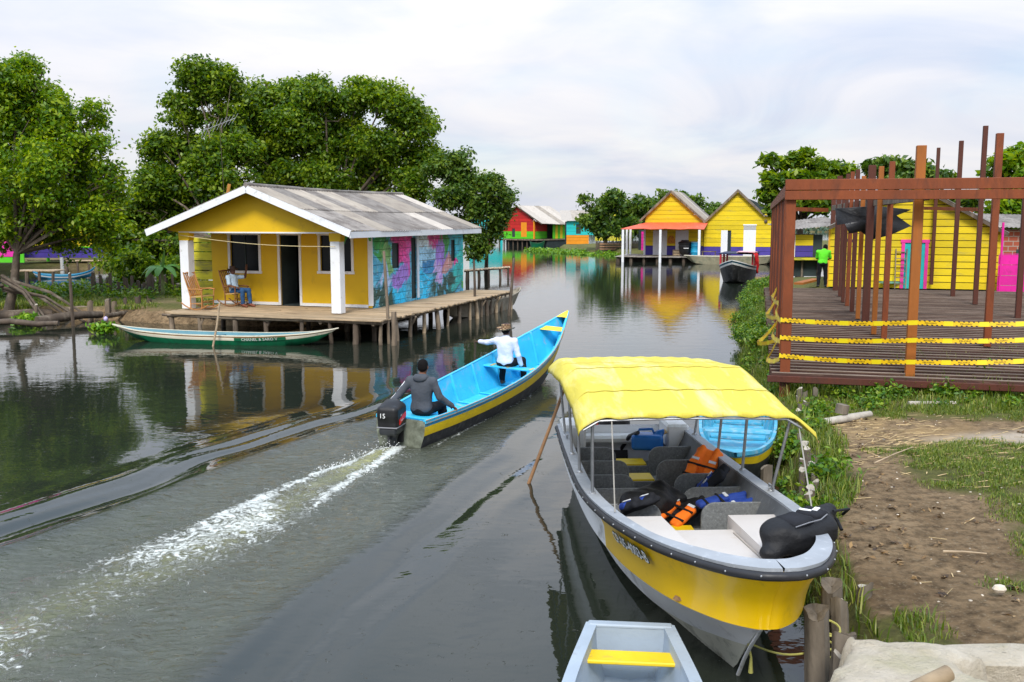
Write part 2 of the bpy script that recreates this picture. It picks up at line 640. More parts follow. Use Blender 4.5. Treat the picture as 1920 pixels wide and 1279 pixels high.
def sheet(name, xs, ys, Z, mat, attrs=(), parent=None, keep=None):
    nx, ny = len(xs), len(ys)
    X, Y = np.meshgrid(xs, ys, indexing='ij')
    V = np.stack([X, Y, Z], -1).reshape(-1, 3)
    i, j = np.meshgrid(np.arange(nx - 1), np.arange(ny - 1), indexing='ij')
    a = (i * ny + j).ravel()
    F = np.stack([a, a + ny, a + ny + 1, a + 1], 1)
    if keep is not None: F = F[keep.reshape(-1)[F].any(1)]
    o = raw_mesh(name, V, F, mat, parent, None, True)
    for an, val in attrs:
        at = o.data.attributes.new(an, 'FLOAT', 'POINT'); at.data.foreach_set('value', np.asarray(val, np.float32).ravel())
    return o


def build_water():
    xs = axis_lines(-9.0, 3.4, 0.045, -900, 900); ys = axis_lines(5.2, 16.6, 0.045, -12, 1600)
    X, Y = np.meshgrid(xs, ys, indexing='ij')
    s = -((X - STERN[0]) * HV[0] + (Y - STERN[1]) * HV[1])
    d = (X - STERN[0]) * -HV[1] + (Y - STERN[1]) * HV[0]
    ad = np.abs(d)
    wob = 0.22 * (vnoise(X, Y, 0.35, 5) - .5) + 0.1 * (vnoise(X, Y, 1.1, 6) - .5)
    dA = np.where(s > 0, 1.52 + 0.055 * s, 0.50 + 1.02 * np.clip((s + 8.5) / 8.5, 0, 1)) + wob
    env = sstep(-8.8, -4.5, s) * (1 - sstep(13, 22, s))
    side = np.where(d > 0, 1.0, 0.62)
    q = ad - dA
    arm = np.exp(-(q / .25) ** 2) - .75 * np.exp(-((q - .50) / .25) ** 2) + .62 * np.exp(-((q - 1.0) / .28) ** 2) - .35 * np.exp(-((q - 1.55) / .34) ** 2)
    Z = env * side * 0.037 * arm * (0.75 + 0.5 * vnoise(X, Y, 0.5, 9))
    inside = env * (1 - sstep(-.35, .15, q))
    # hull pushes water aside along its length
    behind = sstep(-.3, .35, s)
    chop = inside * (0.45 + 0.55 * sstep(-2, 1, s))
    Z += chop * 0.016 * (vnoise(X * 1.0, Y * 1.3, 3.1, 21) - .5) * 2 + chop * 0.009 * (vnoise(X, Y, 7, 22) - .5) * 2
    Z += env * np.where(d > 0, .008, .0028) * np.sin(q * 17 + vnoise(X, Y, .9, 23) * 5) * np.exp(-((q - .55) / .75) ** 2) * (.5 + vnoise(X, Y, .7, 24))
    w = .10 + .105 * np.clip(s, 0, 20)
    bend = 0.10 * np.sin(s * 1.1) * sstep(0.5, 3, s)
    dc = d - bend
    edgeL = np.exp(-((dc - w * 1.0) / (.060 + .018 * s.clip(0))) ** 2) * np.exp(-(s.clip(0) / 4.2) ** 2)
    edgeR = np.exp(-((dc + w * 0.95) / (.055 + .017 * s.clip(0))) ** 2) * np.exp(-(s.clip(0) / 3.4) ** 2)
    core = np.exp(-(dc / (.13 + .05 * s.clip(0))) ** 2)
    clump = sstep(.46, .74, vnoise(X + Y * .3, Y - X * .2, .95, 31))
    fill = np.exp(-(dc / (.25 + .075 * s.clip(0))) ** 4)
    foam = behind * (edgeL * (.45 + .6 * vnoise(X, Y, 2.6, 36)) * 1.05 + edgeR * (.45 + .6 * vnoise(X, Y, 2.4, 37)) + 0.7 * core * np.exp(-(s.clip(0) / .7) ** 2) + fill * (.10 + .90 * sstep(.6, 2.6, s)) * (.42 + .10 * sstep(3.5, 5, s) + .36 * clump) * np.exp(-(s.clip(0) / 11) ** 2))
    scat = behind * np.exp(-(dc / (.5 + .11 * s.clip(0))) ** 4) * .34 * np.exp(-(s.clip(0) / 11) ** 2)
    foam = np.clip(np.maximum(foam, scat), 0, 1.15)
    murk = behind * np.exp(-(dc / (.14 + .046 * s.clip(0))) ** 2) * np.exp(-(s.clip(0) / 8.5) ** 2) * (.45 + .55 * clump)
    Z += behind * foam * 0.030 * (vnoise(X, Y, 4.6, 41) * .7 + vnoise(X, Y, 11, 42) * .3) + behind * 0.05 * core * np.exp(-((s - .5) / .8) ** 2)
    # thin rim of froth where the hull meets the water
    rim = np.exp(-((ad - .50) / .05) ** 2) * sstep(-6.5, -4, s) * (1 - sstep(-.2, .1, s)) * .5
    foam = np.maximum(foam, rim)
    Z += 0.006 * (vnoise(X, Y, .45, 51) - .5) + 0.004 * (vnoise(X, Y, 1.0, 52) - .5)
    Z *= np.clip(1.3 - np.hypot(X, Y - 10) / 40, 0.0, 1)

    m, t, b, out = new_mat('canal_water')
    v = coords(t, (0.75, 1.25, 1))
    fo, mu, ch = attr(t, 'foam'), attr(t, 'murk'), attr(t, 'chop')
    base = mixc(t, noise(t, v, .25, 3), (0.013, 0.017, 0.012), (0.021, 0.026, 0.018))
    cm_ = NN(t, 'ShaderNodeMath', operation='MULTIPLY'); cm_.inputs[1].default_value = .75; t.links.new(ch.outputs['Fac'], cm_.inputs[0])
    base = mixc(t, cm_.outputs[0], base, (0.085, 0.092, 0.066))
    mk = NN(t, 'ShaderNodeMath', operation='MULTIPLY')
    t.links.new(mu.outputs['Fac'], mk.inputs[0]); t.links.new(ramp(t, noise(t, v, 3.2, 7, .66, 1.0), [(.38, .35), (.62, 1.0)]), mk.inputs[1])
    base = mixc(t, mk.outputs[0], base, (0.36, 0.36, 0.13))
    big = noise(t, coords(t), 7.5, 12, .82, 1.8)
    ad_ = NN(t, 'ShaderNodeMath', operation='MULTIPLY_ADD'); ad_.inputs[1].default_value = 3.4; ad_.inputs[2].default_value = -2.10
    t.links.new(big, ad_.inputs[0])
    s2 = NN(t, 'ShaderNodeMath', operation='MULTIPLY_ADD'); s2.inputs[1].default_value = 0.95
    t.links.new(fo.outputs['Fac'], s2.inputs[0]); t.links.new(ad_.outputs[0], s2.inputs[2])
    fm = ramp(t, s2.outputs[0], [(0.0, 0.0), (0.24, 1.0)])
    fm9 = NN(t, 'ShaderNodeMath', operation='MULTIPLY'); fm9.inputs[1].default_value = .86; t.links.new(fm, fm9.inputs[0])
    col = mixc(t, fm9.outputs[0], base, (0.70, 0.72, 0.66))
    t.links.new(col, b.inputs['Base Color'])
    ro = NN(t, 'ShaderNodeMapRange'); ro.inputs[3].default_value = 0.025; ro.inputs[4].default_value = 0.7
    t.links.new(fm, ro.inputs[0]); t.links.new(ro.outputs[0], b.inputs['Roughness'])
    b.inputs['IOR'].default_value = 1.45
    b1 = NN(t, 'ShaderNodeBump', Strength=1.0, Distance=0.0050); t.links.new(noise(t, v, 1.7, 3, .5), b1.inputs['Height'])
    b2 = NN(t, 'ShaderNodeBump', Strength=1.0, Distance=0.0014); t.links.new(noise(t, v, 7.0, 2, .5), b2.inputs['Height'])
    t.links.new(b1.outputs[0], b2.inputs['Normal'])
    cd = NN(t, 'ShaderNodeMath', operation='MULTIPLY'); cd.inputs[1].default_value = 0.055
    t.links.new(ch.outputs['Fac'], cd.inputs[0])
    b3 = NN(t, 'ShaderNodeBump', Strength=1.0); t.links.new(noise(t, v, 8.0, 5, .6, .6), b3.inputs['Height'])
    t.links.new(cd.outputs[0], b3.inputs['Distance']); t.links.new(b2.outputs[0], b3.inputs['Normal'])
    fb = NN(t, 'ShaderNodeBump', Strength=0.8, Distance=0.03); t.links.new(fm, fb.inputs['Height']); t.links.new(b3.outputs[0], fb.inputs['Normal'])
    t.links.new(fb.outputs[0], b.inputs['Normal'])
    o = sheet('water', xs, ys, Z, m, (('foam', foam), ('murk', murk), ('chop', chop)))
    tag(o, 'dark olive lagoon canal with a foaming motor wake', None, None, 'structure')


build_water()


def poly_dist(poly, X, Y):
    """signed distance, positive inside"""
    P = np.asarray(poly, float); n = len(P)
    D = np.full(X.shape, 1e9); ins = np.zeros(X.shape, bool)
    for i in range(n):
        a, b = P[i], P[(i + 1) % n]
        ab = b - a
        t = np.clip(((X - a[0]) * ab[0] + (Y - a[1]) * ab[1]) / (ab @ ab + 1e-9), 0, 1)
        D = np.minimum(D, np.hypot(X - a[0] - t * ab[0], Y - a[1] - t * ab[1]))
        c = ((a[1] > Y) != (b[1] > Y)) & (X < (b[0] - a[0]) * (Y - a[1]) / (b[1] - a[1] + 1e-12) + a[0])
        ins ^= c
    return np.where(ins, D, -D)


SHORE = [(1.75, 2), (2.2, 5), (2.55, 7), (3.2, 10.1), (3.95, 13.4), (4.9, 18.5), (6.1, 24.6), (8.2, 33), (10.2, 41.6), (13.5, 49), (18, 54),
         (24, 60), (24.5, 72), (22, 81), (10.5, 86), (9, 93), (7, 104), (5.5, 117), (9, 122), (30, 135), (60, 150), (500, 160), (500, 2)]
SLAB = [(1.9, 4.6), (G(1560, 1279, .74)[0], G(1560, 1279, .74)[1]), (2.27, 6.1), (G(1605, 1196, .74)[0], G(1605, 1196, .74)[1]),
        (G(1690, 1192, .74)[0], G(1690, 1192, .74)[1]), (G(1780, 1208, .74)[0], G(1780, 1208, .74)[1]), (G(1842, 1230, .74)[0], G(1842, 1230, .74)[1]), (G(1850, 1300, .74)[0], 5.5), (3.2, 4.4)]


def bank_height(X, Y):
    dd = poly_dist(SHORE, X, Y) + 0.25 * (vnoise(X, Y, .9, 3) - .5)
    z = -0.55 + 1.05 * sstep(-.55, .22, dd) + 0.10 * sstep(.2, 3, dd)
    return z + 0.09 * (vnoise(X, Y, .8, 4) - .5) * sstep(0, .8, dd) + 0.025 * (vnoise(X, Y, 4, 5) - .5), dd


def gsoil(name):
    m, t, b, out = new_mat(name)
    v = coords(t)
    n1_ = noise(t, v, 1.2, 8, .62, .3); n2_ = noise(t, v, 9, 6, .65)
    dirt = mixc(t, ramp(t, n1_, [(.3, 0.), (.7, 1.)]), (0.205, 0.134, 0.070), (0.41, 0.285, 0.160))
    dirt = mixc(t, ramp(t, n2_, [(.42, 0.), (.66, .85)]), dirt, (0.075, 0.050, 0.027))
    dirt = mixc(t, ramp(t, noise(t, v, 30, 5, .7), [(.56, 0.), (.66, .7)]), dirt, (0.36, 0.29, 0.19))
    gr, sa, stw = attr(t, 'grass'), attr(t, 'sand'), attr(t, 'straw')
    gcol = mixc(t, ramp(t, n2_, [(.35, 0.), (.65, 1.)]), (0.045, 0.062, 0.014), (0.17, 0.175, 0.045))
    am = NN(t, 'ShaderNodeMath', operation='MULTIPLY_ADD'); am.inputs[1].default_value = 1.3
    t.links.new(gr.outputs['Fac'], am.inputs[0])
    sb = NN(t, 'ShaderNodeMath', operation='SUBTRACT'); sb.inputs[1].default_value = 0.72
    t.links.new(noise(t, v, 3.4, 8, .7), sb.inputs[0]); t.links.new(sb.outputs[0], am.inputs[2])
    c = mixc(t, ramp(t, am.outputs[0], [(.12, 0.), (.62, .85)]), dirt, gcol)
    c = mixc(t, stw.outputs['Fac'], c, (0.42, 0.28, 0.13))
    c = mixc(t, sa.outputs['Fac'], c, (0.62, 0.52, 0.40))
    t.links.new(c, b.inputs['Base Color'])
    b.inputs['Roughness'].default_value = 0.95
    b.inputs['Specular IOR Level'].default_value = 0.15
    bn = NN(t, 'ShaderNodeBump', Strength=1.0, Distance=0.09); t.links.new(noise(t, v, 9, 10, .76), bn.inputs['Height'])
    t.links.new(bn.outputs[0], b.inputs['Normal'])
    return m


SOIL = gsoil('bank_soil')


def grass_mask(X, Y, dd):
    n = vnoise(X, Y, .55, 61) * .6 + vnoise(X, Y, 1.7, 62) * .4
    edge = 1 - sstep(.05 + .2 * sstep(8.2, 10.5, Y), .25 + .5 * sstep(8.2, 10.5, Y), dd)
    under = sstep(13.4, 14.4, Y + (X - 4.5) * .27)
    mead = sstep(3.85, 4.7, X - (Y - 8) * .14 + (n - .5) * 1.3) * sstep(6.7, 7.3, Y) * (1 - sstep(11.6, 12.8, Y)) * (.40 + .60 * n)
    foot = (1 - sstep(6.55, 6.85, Y + (n - .5) * .5)) * .75 * (1 - sstep(2.95, 3.2, X) * (1 - sstep(3.5, 4.0, X)))
    return np.clip(np.maximum.reduce([edge, under, mead, foot, 0.14 * n + 0 * X]), 0, 1)


def build_ground():
    xs = axis_lines(1.6, 11, 0.11, 1.2, 520); ys = axis_lines(3, 19, 0.11, 1.5, 400)
    X, Y = np.meshgrid(xs, ys, indexing='ij')
    Z, dd = bank_height(X, Y)
    gm = grass_mask(X, Y, dd)
    c = G(1905, 818, .6)
    sand = .9 * np.exp(-(((X - c[0]) / 1.1) ** 2 + ((Y - c[1]) / .38) ** 2) ** 2) * (.4 + .8 * vnoise(X, Y, 3, 71)).clip(0, 1)
    c2 = G(1690, 800, .6)
    straw = .75 * np.exp(-(((X - c2[0]) / 1.0) ** 2 + ((Y - c2[1]) / 1.1) ** 2) ** 1.5) * sstep(.35, .65, vnoise(X, Y, 3.5, 72))
    o = sheet('ground', xs, ys, Z, SOIL, (('grass', gm), ('sand', sand), ('straw', straw)), keep=(dd > -1.2))
    tag(o, 'brown trodden dirt bank with patchy grass', None, None, 'structure')
    # left islet and the land under the trees behind the house
    poly = [(-40, 30.5), (-20, 31.2), (-16.5, 32.3), (-13.5, 32.4), (-11.2, 31.2), (-8.0, 30.4), (-5.2, 30.6), (-3.8, 33.5), (-3.0, 37.5), (-2.6, 43.5), (-4, 50), (-9, 55), (-13.5, 53), (-14.5, 47), (-13.0, 42), (-20, 42), (-26, 43), (-60, 43), (-60, 30)]
    poly3 = [(-60, 66), (-36, 64), (-20, 67), (-13, 72), (-8, 90), (-30, 120), (-90, 120)]
    poly4 = [(-700, 300), (-100, 270), (-20, 262), (40, 262), (200, 262), (800, 270), (800, 900), (-700, 900)]
    for nm, lb, pl, hh, st in (('ground', 'low grassy islet along the left shore', poly, .42, .35),                                ('ground', 'low shore below the far left houses', poly3, .4, 1.2), ('ground', 'distant flat shore', poly4, .8, 14)):
        P = np.array(pl)
        xs = np.arange(P[:, 0].min() - st * 3, P[:, 0].max() + st * 3, st); ys = np.arange(P[:, 1].min() - st * 3, P[:, 1].max() + st * 3, st)
        X, Y = np.meshgrid(xs, ys, indexing='ij')
        dd = poly_dist(pl, X, Y) + .6 * (vnoise(X, Y, .5, 8) - .5)
        Z = -.5 + (.5 + hh) * sstep(-.5, .9, dd) + .12 * (vnoise(X, Y, .6, 9) - .5)
        g = np.clip(.25 + .55 * vnoise(X, Y, .4, 10), 0, 1) * (sstep(-9.9, -10.9, X) if 'islet' in lb else 1) * (sstep(.3, 1.2, dd) if 'islet' in lb else 1)
        o = sheet(nm, xs, ys, Z, SOIL, (('grass', g), ('sand', 0 * X), ('straw', 0 * X)), keep=(dd > -1.5 * max(st, 1)))
        tag(o, lb, None, None, 'structure')


build_ground()

# ---------------------------------------------------------------- leaves and bark
LEAF_BIG = leaf_mat('mangrove_leaf', (0.030, 0.082, 0.006), (0.100, 0.195, 0.010), (0.270, 0.360, 0.024), .45)
LEAF_SUN = leaf_mat('bright_leaf', (0.040, 0.110, 0.004), (0.130, 0.255, 0.008), (0.320, 0.410, 0.014), .45)
LEAF_FAR = leaf_mat('far_leaf', (0.026, 0.070, 0.010), (0.075, 0.150, 0.016), (0.180, 0.260, 0.030))
WEED = leaf_mat('weed_leaf', (0.026, 0.085, 0.005), (0.085, 0.195, 0.012), (0.240, 0.330, 0.026), .3)
BARK = pm('bark', (0.105, 0.080, 0.058), .85, .35, 6, .02, 18, (0.22, 0.19, 0.15), .3)
OLDWOOD = pm('weathered_timber', (0.215, 0.165, 0.115), .85, .3, 5, .012, 22, (0.075, 0.055, 0.040), .5, 3, (1, 1, .35))
DARKWOOD = pm('wet_timber', (0.095, 0.070, 0.050), .8, .35, 5, .014, 20, (0.24, 0.20, 0.15), .28, 3, (1, 1, .3))
PALEWOOD = pm('pale_timber', (0.44, 0.33, 0.21), .8, .25, 4, .008, 24, (0.16, 0.115, 0.075), .35, 3)


def tree(name, label, base, blobs, Y, n, size, mat, trunk=0.16, fork=0.35, group=None, seed=1, per=14, sigma=.32, shell=.4, up=.6, flat=1.0, roots=0, limbs=True, depth=.8):
    g = random.Random(seed)
    base = Vector(base)
    o = thing(name, label, 'tree', base, 0, group)
    B = []
    for px, py, r in blobs:
        rr = r / FPX * Y
        B.append((A(px, py, Y + g.uniform(-depth, depth) * rr) - base, rr))
    SB = []
    for c, r in B:
        for _ in range(11):
            d = Vector((g.gauss(0, 1), g.gauss(0, 1), g.gauss(.15, .9))).normalized()
            rr = r * g.uniform(.30, .54)
            SB.append((c + d * (r - rr * .8) * g.uniform(.45, 1.08), rr))
    leaves('crown', SB, n, size, mat, o, per, sigma * .62, shell, up, seed, flat)
    mb = MB()
    top = sum((b[0] for b in B), Vector()) / len(B)
    fk = Vector((top.x * .3, top.y * .3, max(top.z * fork, .6)))
    mid = fk * .5 + Vector((g.uniform(-.15, .15), g.uniform(-.15, .15), 0))
    mb.tube([(0, 0, -.5), mid, fk], [trunk * 1.25, trunk, trunk * .85], 9, jitter=.25)
    if limbs:
        for c, r in B:
            m1 = fk.lerp(c, .5) + Vector((g.uniform(-.3, .3), g.uniform(-.3, .3), g.uniform(-.1, .5)))
            mb.tube([fk, m1, c, c + Vector((g.uniform(-.3, .3), 0, r * .6))], [trunk * .48, trunk * .30, trunk * .15, .012], 6, cap=False, jitter=.2)
            for k in range(4):
                d = Vector((g.gauss(0, 1), g.gauss(0, 1), g.gauss(.3, .7))).normalized() * r * .85
                s0 = m1.lerp(c, g.uniform(.4, 1))
                mb.tube([s0, s0 + d * .5 + Vector((0, 0, .1 * r)), c + d], [trunk * .2, trunk * .13, .012], 5, cap=False)
    mb.build('trunk', BARK, o, 60)
    for k in range(roots):
        a = g.uniform(-2.6, .4); L = g.uniform(1.2, 3.8)
        q = MB().tube([(0, 0, g.uniform(.5, 1.6)), (math.cos(a) * L * .5, math.sin(a) * L * .25, g.uniform(.5, .9)), (math.cos(a) * L, math.sin(a) * L * .5, -.4)], [.07, .055, .04], 6, jitter=.2)
        q.build('root', BARK, o, 60)
    return o


tree('mangrove_tree', 'big leafy tree at the left edge with bright green crown leaning over the islet', G(8, 585, .3),
     [(20, 150, 62), (75, 190, 55), (100, 250, 70), (20, 260, 95), (172, 215, 36), (165, 270, 48), (70, 350, 95), (160, 340, 72), (208, 330, 34), (185, 405, 58), (110, 420, 56), (10, 410, 90),
      (-70, 220, 110), (-90, 360, 110), (215, 370, 30), (60, 120, 25), (40, 430, 52), (125, 455, 42), (190, 442, 40), (60, 330, 80), (130, 300, 60), (30, 200, 60)], 33.5, 82000, .155, LEAF_SUN, .14, .4, None, 3, 14, .26, .35, .7, roots=6)
tree('mangrove_tree', 'dark rounded tree behind the left end of the yellow porch house', G(440, 548, .3),
     [(370, 160, 55), (415, 165, 48), (345, 210, 42), (425, 225, 52), (300, 275, 44), (345, 290, 50), (395, 300, 48), (285, 350, 52), (345, 370, 66), (255, 410, 56), (310, 420, 60), (420, 350, 58), (450, 280, 44), (230, 450, 40), (300, 470, 44), (440, 410, 50)],
     43.5, 64000, .20, LEAF_BIG, .17, .42, 'tall trees behind the yellow porch house', 5, 14, .30, .42)
tree('mangrove_tree', 'tallest broad tree rising behind the ridge of the yellow porch house', G(620, 535, .3),
     [(500, 200, 50), (545, 185, 46), (610, 190, 52), (675, 180, 46), (720, 190, 44), (765, 225, 52), (795, 235, 34), (560, 255, 64), (640, 265, 70), (720, 280, 66), (500, 300, 56), (780, 310, 52), (600, 340, 60), (690, 350, 56), (540, 340, 50), (470, 240, 40), (770, 360, 44)],
     46.5, 95000, .205, LEAF_BIG, .2, .42, 'tall trees behind the yellow porch house', 8, 14, .32, .42)
tree('mangrove_tree', 'lower tree overhanging the water at the right end of the mural wall', G(911, 506, .35),
     [(830, 320, 40), (858, 300, 28), (880, 340, 42), (920, 350, 34), (945, 370, 24), (850, 370, 40), (900, 392, 38), (938, 400, 26), (880, 430, 36), (905, 452, 28), (890, 478, 18), (925, 430, 22)],
     44.5, 26000, .175, LEAF_FAR, .11, .55, None, 12, 13, .26, .35)
tree('tropical_tree', 'rounded green tree beside the teal house across the water', G(1130, 468, .3),
     [(1115, 395, 26), (1150, 385, 30), (1180, 400, 32), (1205, 385, 24), (1130, 420, 30), (1165, 425, 34), (1200, 420, 34), (1100, 418, 18), (1095, 375, 10)], 96, 9000, .48, LEAF_FAR, .2, .3, 'trees behind the twin gabled houses', 15, 13, .5, .35)
tree('tropical_tree', 'sparse tree showing between the two yellow gables', G(1290, 455, .4),
     [(1235, 395, 26), (1270, 375, 20), (1300, 380, 20), (1330, 400, 18), (1340, 395, 14), (1245, 365, 10)], 100, 5000, .46, LEAF_FAR, .2, .4, 'trees behind the twin gabled houses', 17, 11, .5, .35)
tree('almond_tree', 'dark tree with flat tiers of branches left of the timber frame', G(1500, 500, .5),
     [(1440, 300, 14), (1465, 306, 15), (1495, 300, 20), (1530, 318, 26), (1560, 318, 22), (1585, 320, 18), (1450, 338, 20), (1490, 340, 30), (1540, 350, 30), (1440, 368, 20), (1480, 375, 28), (1530, 385, 26), (1450, 392, 14), (1512, 288, 10)],
     58, 12000, .42, LEAF_BIG, .22, .5, None, 19, 12, .28, .3, .9, .5)
tree('tropical_tree', 'green tree standing behind the middle of the timber frame', G(1700, 505, .6),
     [(1640, 318, 20), (1665, 312, 22), (1700, 318, 22), (1735, 325, 22), (1765, 335, 16), (1680, 345, 26), (1730, 355, 26), (1800, 375, 18), (1820, 385, 14)], 52, 8000, .36, LEAF_FAR, .2, .5, 'trees behind the yellow plank house', 23, 12, .32, .35)
tree('tropical_tree', 'green tree at the far right edge behind the brick house', G(1900, 505, .6),
     [(1880, 310, 24), (1910, 300, 26), (1870, 345, 30), (1910, 350, 34), (1880, 395, 34), (1920, 400, 34), (1950, 320, 40), (1855, 410, 18)], 50, 8000, .36, LEAF_SUN, .2, .5, 'trees behind the yellow plank house', 27, 12, .34, .35)

for i, (px, py, r, Y, sd) in enumerate(((-40, 420, 60, 78, 41), (60, 425, 50, 80, 42), (170, 415, 52, 76, 43), (262, 425, 48, 74, 44), (330, 430, 46, 74, 45))):
    tree('tropical_tree', 'dark background tree in the line behind the far left houses', A(px, 470, Y).xy.to_3d() + Vector((0, 0, .4)), [(px - r * .5, py, r * .6), (px + r * .45, py - 6, r * .62), (px, py - r * .5, r * .6), (px - r * .2, py + r * .5, r * .6), (px + r * .6, py + r * .45, r * .5)], Y, 6500, .42, LEAF_BIG, .2, .4, 'trees behind the far left houses', sd, 14, .4, .3)
for px, py, r, Y, sd, lb in ((262, 500, 34, 42, 51, 'dark bush at the water edge left of the banana plant'), (330, 505, 40, 41, 52, 'dark bush filling the gap behind the left porch post'), (300, 455, 44, 46, 53, 'tall dark bush under the left side of the rounded tree'), (385, 480, 46, 42.5, 54, 'dark bush hidden behind the porch screen'), (245, 465, 40, 47, 55, 'dense dark bush below the rounded tree crown')):
    q = A(px, py, Y); o = thing('bush', lb, 'bush', (q.x, Y, .3)); rr = r / FPX * Y; c = q - Vector((q.x, Y, .3))
    SB = [(c + Vector((RD.gauss(0, .5) * rr, RD.gauss(0, .5) * rr, RD.gauss(-.1, .45) * rr)), rr * RD.uniform(.3, .5)) for _ in range(10)]
    leaves('foliage', SB, 3600, .2, LEAF_BIG, o, 14, .18, .3, .6, sd)
    mb = MB()
    for s_ in SB[:5]: mb.tube([(0, 0, -.2), s_[0] * .5, s_[0]], [.05, .035, .01], 5, cap=False)
    mb.build('stems', BARK, o)

# the far wood on the horizon reads as one mass
fw = []
for i in range(46):
    x = -170 + i * 9.5
    fw.append((Vector((x, 262 + 9 * math.sin(i * 1.7), .8 + .6 * math.sin(i * .9))), 3.9 + .9 * math.sin(i * 2.3)))
tag(leaves('far_wood', fw, 16000, 1.3, leaf_mat('distant_leaf', (0.045, 0.085, 0.055), (0.070, 0.120, 0.070), (0.11, 0.165, 0.085), .2), None, 6, 1.2, .3, .8, 33), 'low distant wood along the horizon', 'wood', None, 'stuff')


# ---------------------------------------------------------------- ground cover
def scatter(n, x0, x1, y0, y1, test, seed):
    g = np.random.default_rng(seed)
    X = x0 + (x1 - x0) * g.random(n); Y = y0 + (y1 - y0) * g.random(n)
    Z, dd = bank_height(X, Y)
    k = test(X, Y, dd, g.random(n))
    return np.stack([X, Y, Z - .01], 1)[k]


GRASS = leaf_mat('grass_blade', (0.040, 0.085, 0.006), (0.115, 0.180, 0.014), (0.320, 0.320, 0.070), .3)
in_slab = lambda X, Y: poly_dist(SLAB, X, Y) > -.05
pts = scatter(260000, 2.3, 9.5, 5.9, 14.2, lambda X, Y, dd, r: (dd > -.15) & (grass_mask(X, Y, dd) * vnoise(X, Y, 3.4, 62) * 1.9 > .20 + .6 * r) & ~in_slab(X, Y) & (dd > .3), 81)
tag(blades('grass', pts, np.where(pts[:, 1] < 7.1, .09, .045), GRASS, None, 82, .0045, 1.2), 'short patchy grass on the dirt bank', 'grass', None, 'stuff')
pts = scatter(190000, 2.2, 11, 6.0, 44, lambda X, Y, dd, r: (dd > -.28) & (dd < .14 + .46 * sstep(8.2, 10.5, Y)) & (vnoise(X, Y, 1.3, 64) > .22 + .3 * r) & ~in_slab(X, Y), 83)
tag(blades('bank_grass', pts, np.where(pts[:, 1] > 15, .28, .15), GRASS, None, 84, .006, 1.1), 'tall rank grass along the water edge', 'grass', None, 'stuff')
pts = scatter(34000, 4.4, 15, 13.4, 19, lambda X, Y, dd, r: (dd > .1) & (Y + (X - 4.5) * .27 > 14.2 + .5 * r), 85)
tag(blades('long_grass', pts, np.where(pts[:, 1] + (pts[:, 0] - 4.5) * .27 < 15.6, .09, .24), GRASS, None, 86, .008, .9), 'long grass growing under the timber platform', 'grass', None, 'stuff')
g0 = np.random.default_rng(90)
bl = []
for p in scatter(1500, 2.2, 16, 6.8, 48, lambda X, Y, dd, r: (((dd > -.25) & (dd < .12 + .4 * sstep(8.2, 10.5, Y))) | ((Y + (X - 4.5) * .27 > 14.3) & (Y + (X - 4.5) * .27 < 18) & (dd > .1))) & ~in_slab(X, Y), 91):
    r = g0.uniform(.06, .22) * (1 + 1.0 * (p[1] > 18) * g0.random()) * (.75 if 14 < p[1] < 16 else 1)
    bl.append((Vector(p) + Vector((0, 0, r * .6)), r))
tag(leaves('weeds', bl, 70000, .075, WEED, None, 9, .07, .2, .8, 92), 'leafy green weeds crowding the bank and the platform feet', 'weeds', None, 'stuff')
# grass and weeds on the left islet
gi = np.random.default_rng(95)
pi_ = np.stack([gi.uniform(-20, -10.2, 30000), gi.uniform(32.6, 41, 30000), np.full(30000, .36)], 1)
pi_ = pi_[vnoise(pi_[:, 0], pi_[:, 1], .7, 96) > .3]
tag(blades('islet_grass', pi_, .15, GRASS, None, 97, .016, .9), 'green grass on the left islet', 'grass', None, 'stuff')
bl = [(Vector((gi.uniform(-20, -11.5), gi.uniform(36, 41), .5)), gi.uniform(.2, .5)) for _ in range(80)]
tag(leaves('undergrowth', bl, 7000, .16, WEED, None, 9, .14, .2, .8, 98), 'low leafy undergrowth on the left islet', 'weeds', None, 'stuff')
# straw and litter on the dirt
ps = scatter(4200, 2.9, 9, 6.6, 13.8, lambda X, Y, dd, r: (dd > .5) & ~in_slab(X, Y) & ((np.exp(-(((X - 4.75) / 1.15) ** 2 + ((Y - 12.4) / 1.3) ** 2)) > r * .9) | (r > .975)), 101)
mb = MB()
for p in ps:
    a = RD.gauss(0.1, .5); L = RD.uniform(.04, .22)
    dv = np.array((math.cos(a), math.sin(a) * .8, RD.uniform(-.1, .25))) * L / 2
    mb.beam(p + (0, 0, .02) - dv, p + (0, 0, .02) + dv, .006, .004, 0, (0, 0, 1), RD.random())
tag(mb.build('straw', pm('dry_straw', (0.50, 0.37, 0.19), .85, .3, 4, 0, tint=.5)), 'dry straw and stalks strewn over the dirt', 'straw', None, 'stuff')
mb = MB()
for p in scatter(230, 2.9, 9, 6.4, 13.8, lambda X, Y, dd, r: (dd > .4) & ~in_slab(X, Y), 103):
    mb.ball(p + (0, 0, .012), [RD.uniform(.005, .019) for _ in range(2)] + [.007], 0, 6, RD.random())
tag(mb.build('pebbles', pm('pale_pebble', (0.55, 0.48, 0.38), .85, .3, 4, 0, tint=.4), None, 80), 'small pale stones and shells littering the dirt', 'pebbles', None, 'stuff')
dl = scatter(900, 2.7, 9, 6.5, 14, lambda X, Y, dd, r: (dd > .25) & ~in_slab(X, Y) & (vnoise(X, Y, 1.1, 111) > .35 + .4 * r), 112)
bl = [(Vector(p) + Vector((0, 0, .02)), .03) for p in dl]
tag(leaves('dead_leaves', bl, 1500, .055, leaf_mat('dead_leaf_litter', (0.05, 0.028, 0.012), (0.13, 0.075, 0.03), (0.32, 0.20, 0.08), .1), None, 2, .02, .1, 2.2, 113, .2), 'small dead brown leaves littering the dirt bank', 'leaf litter', None, 'stuff')
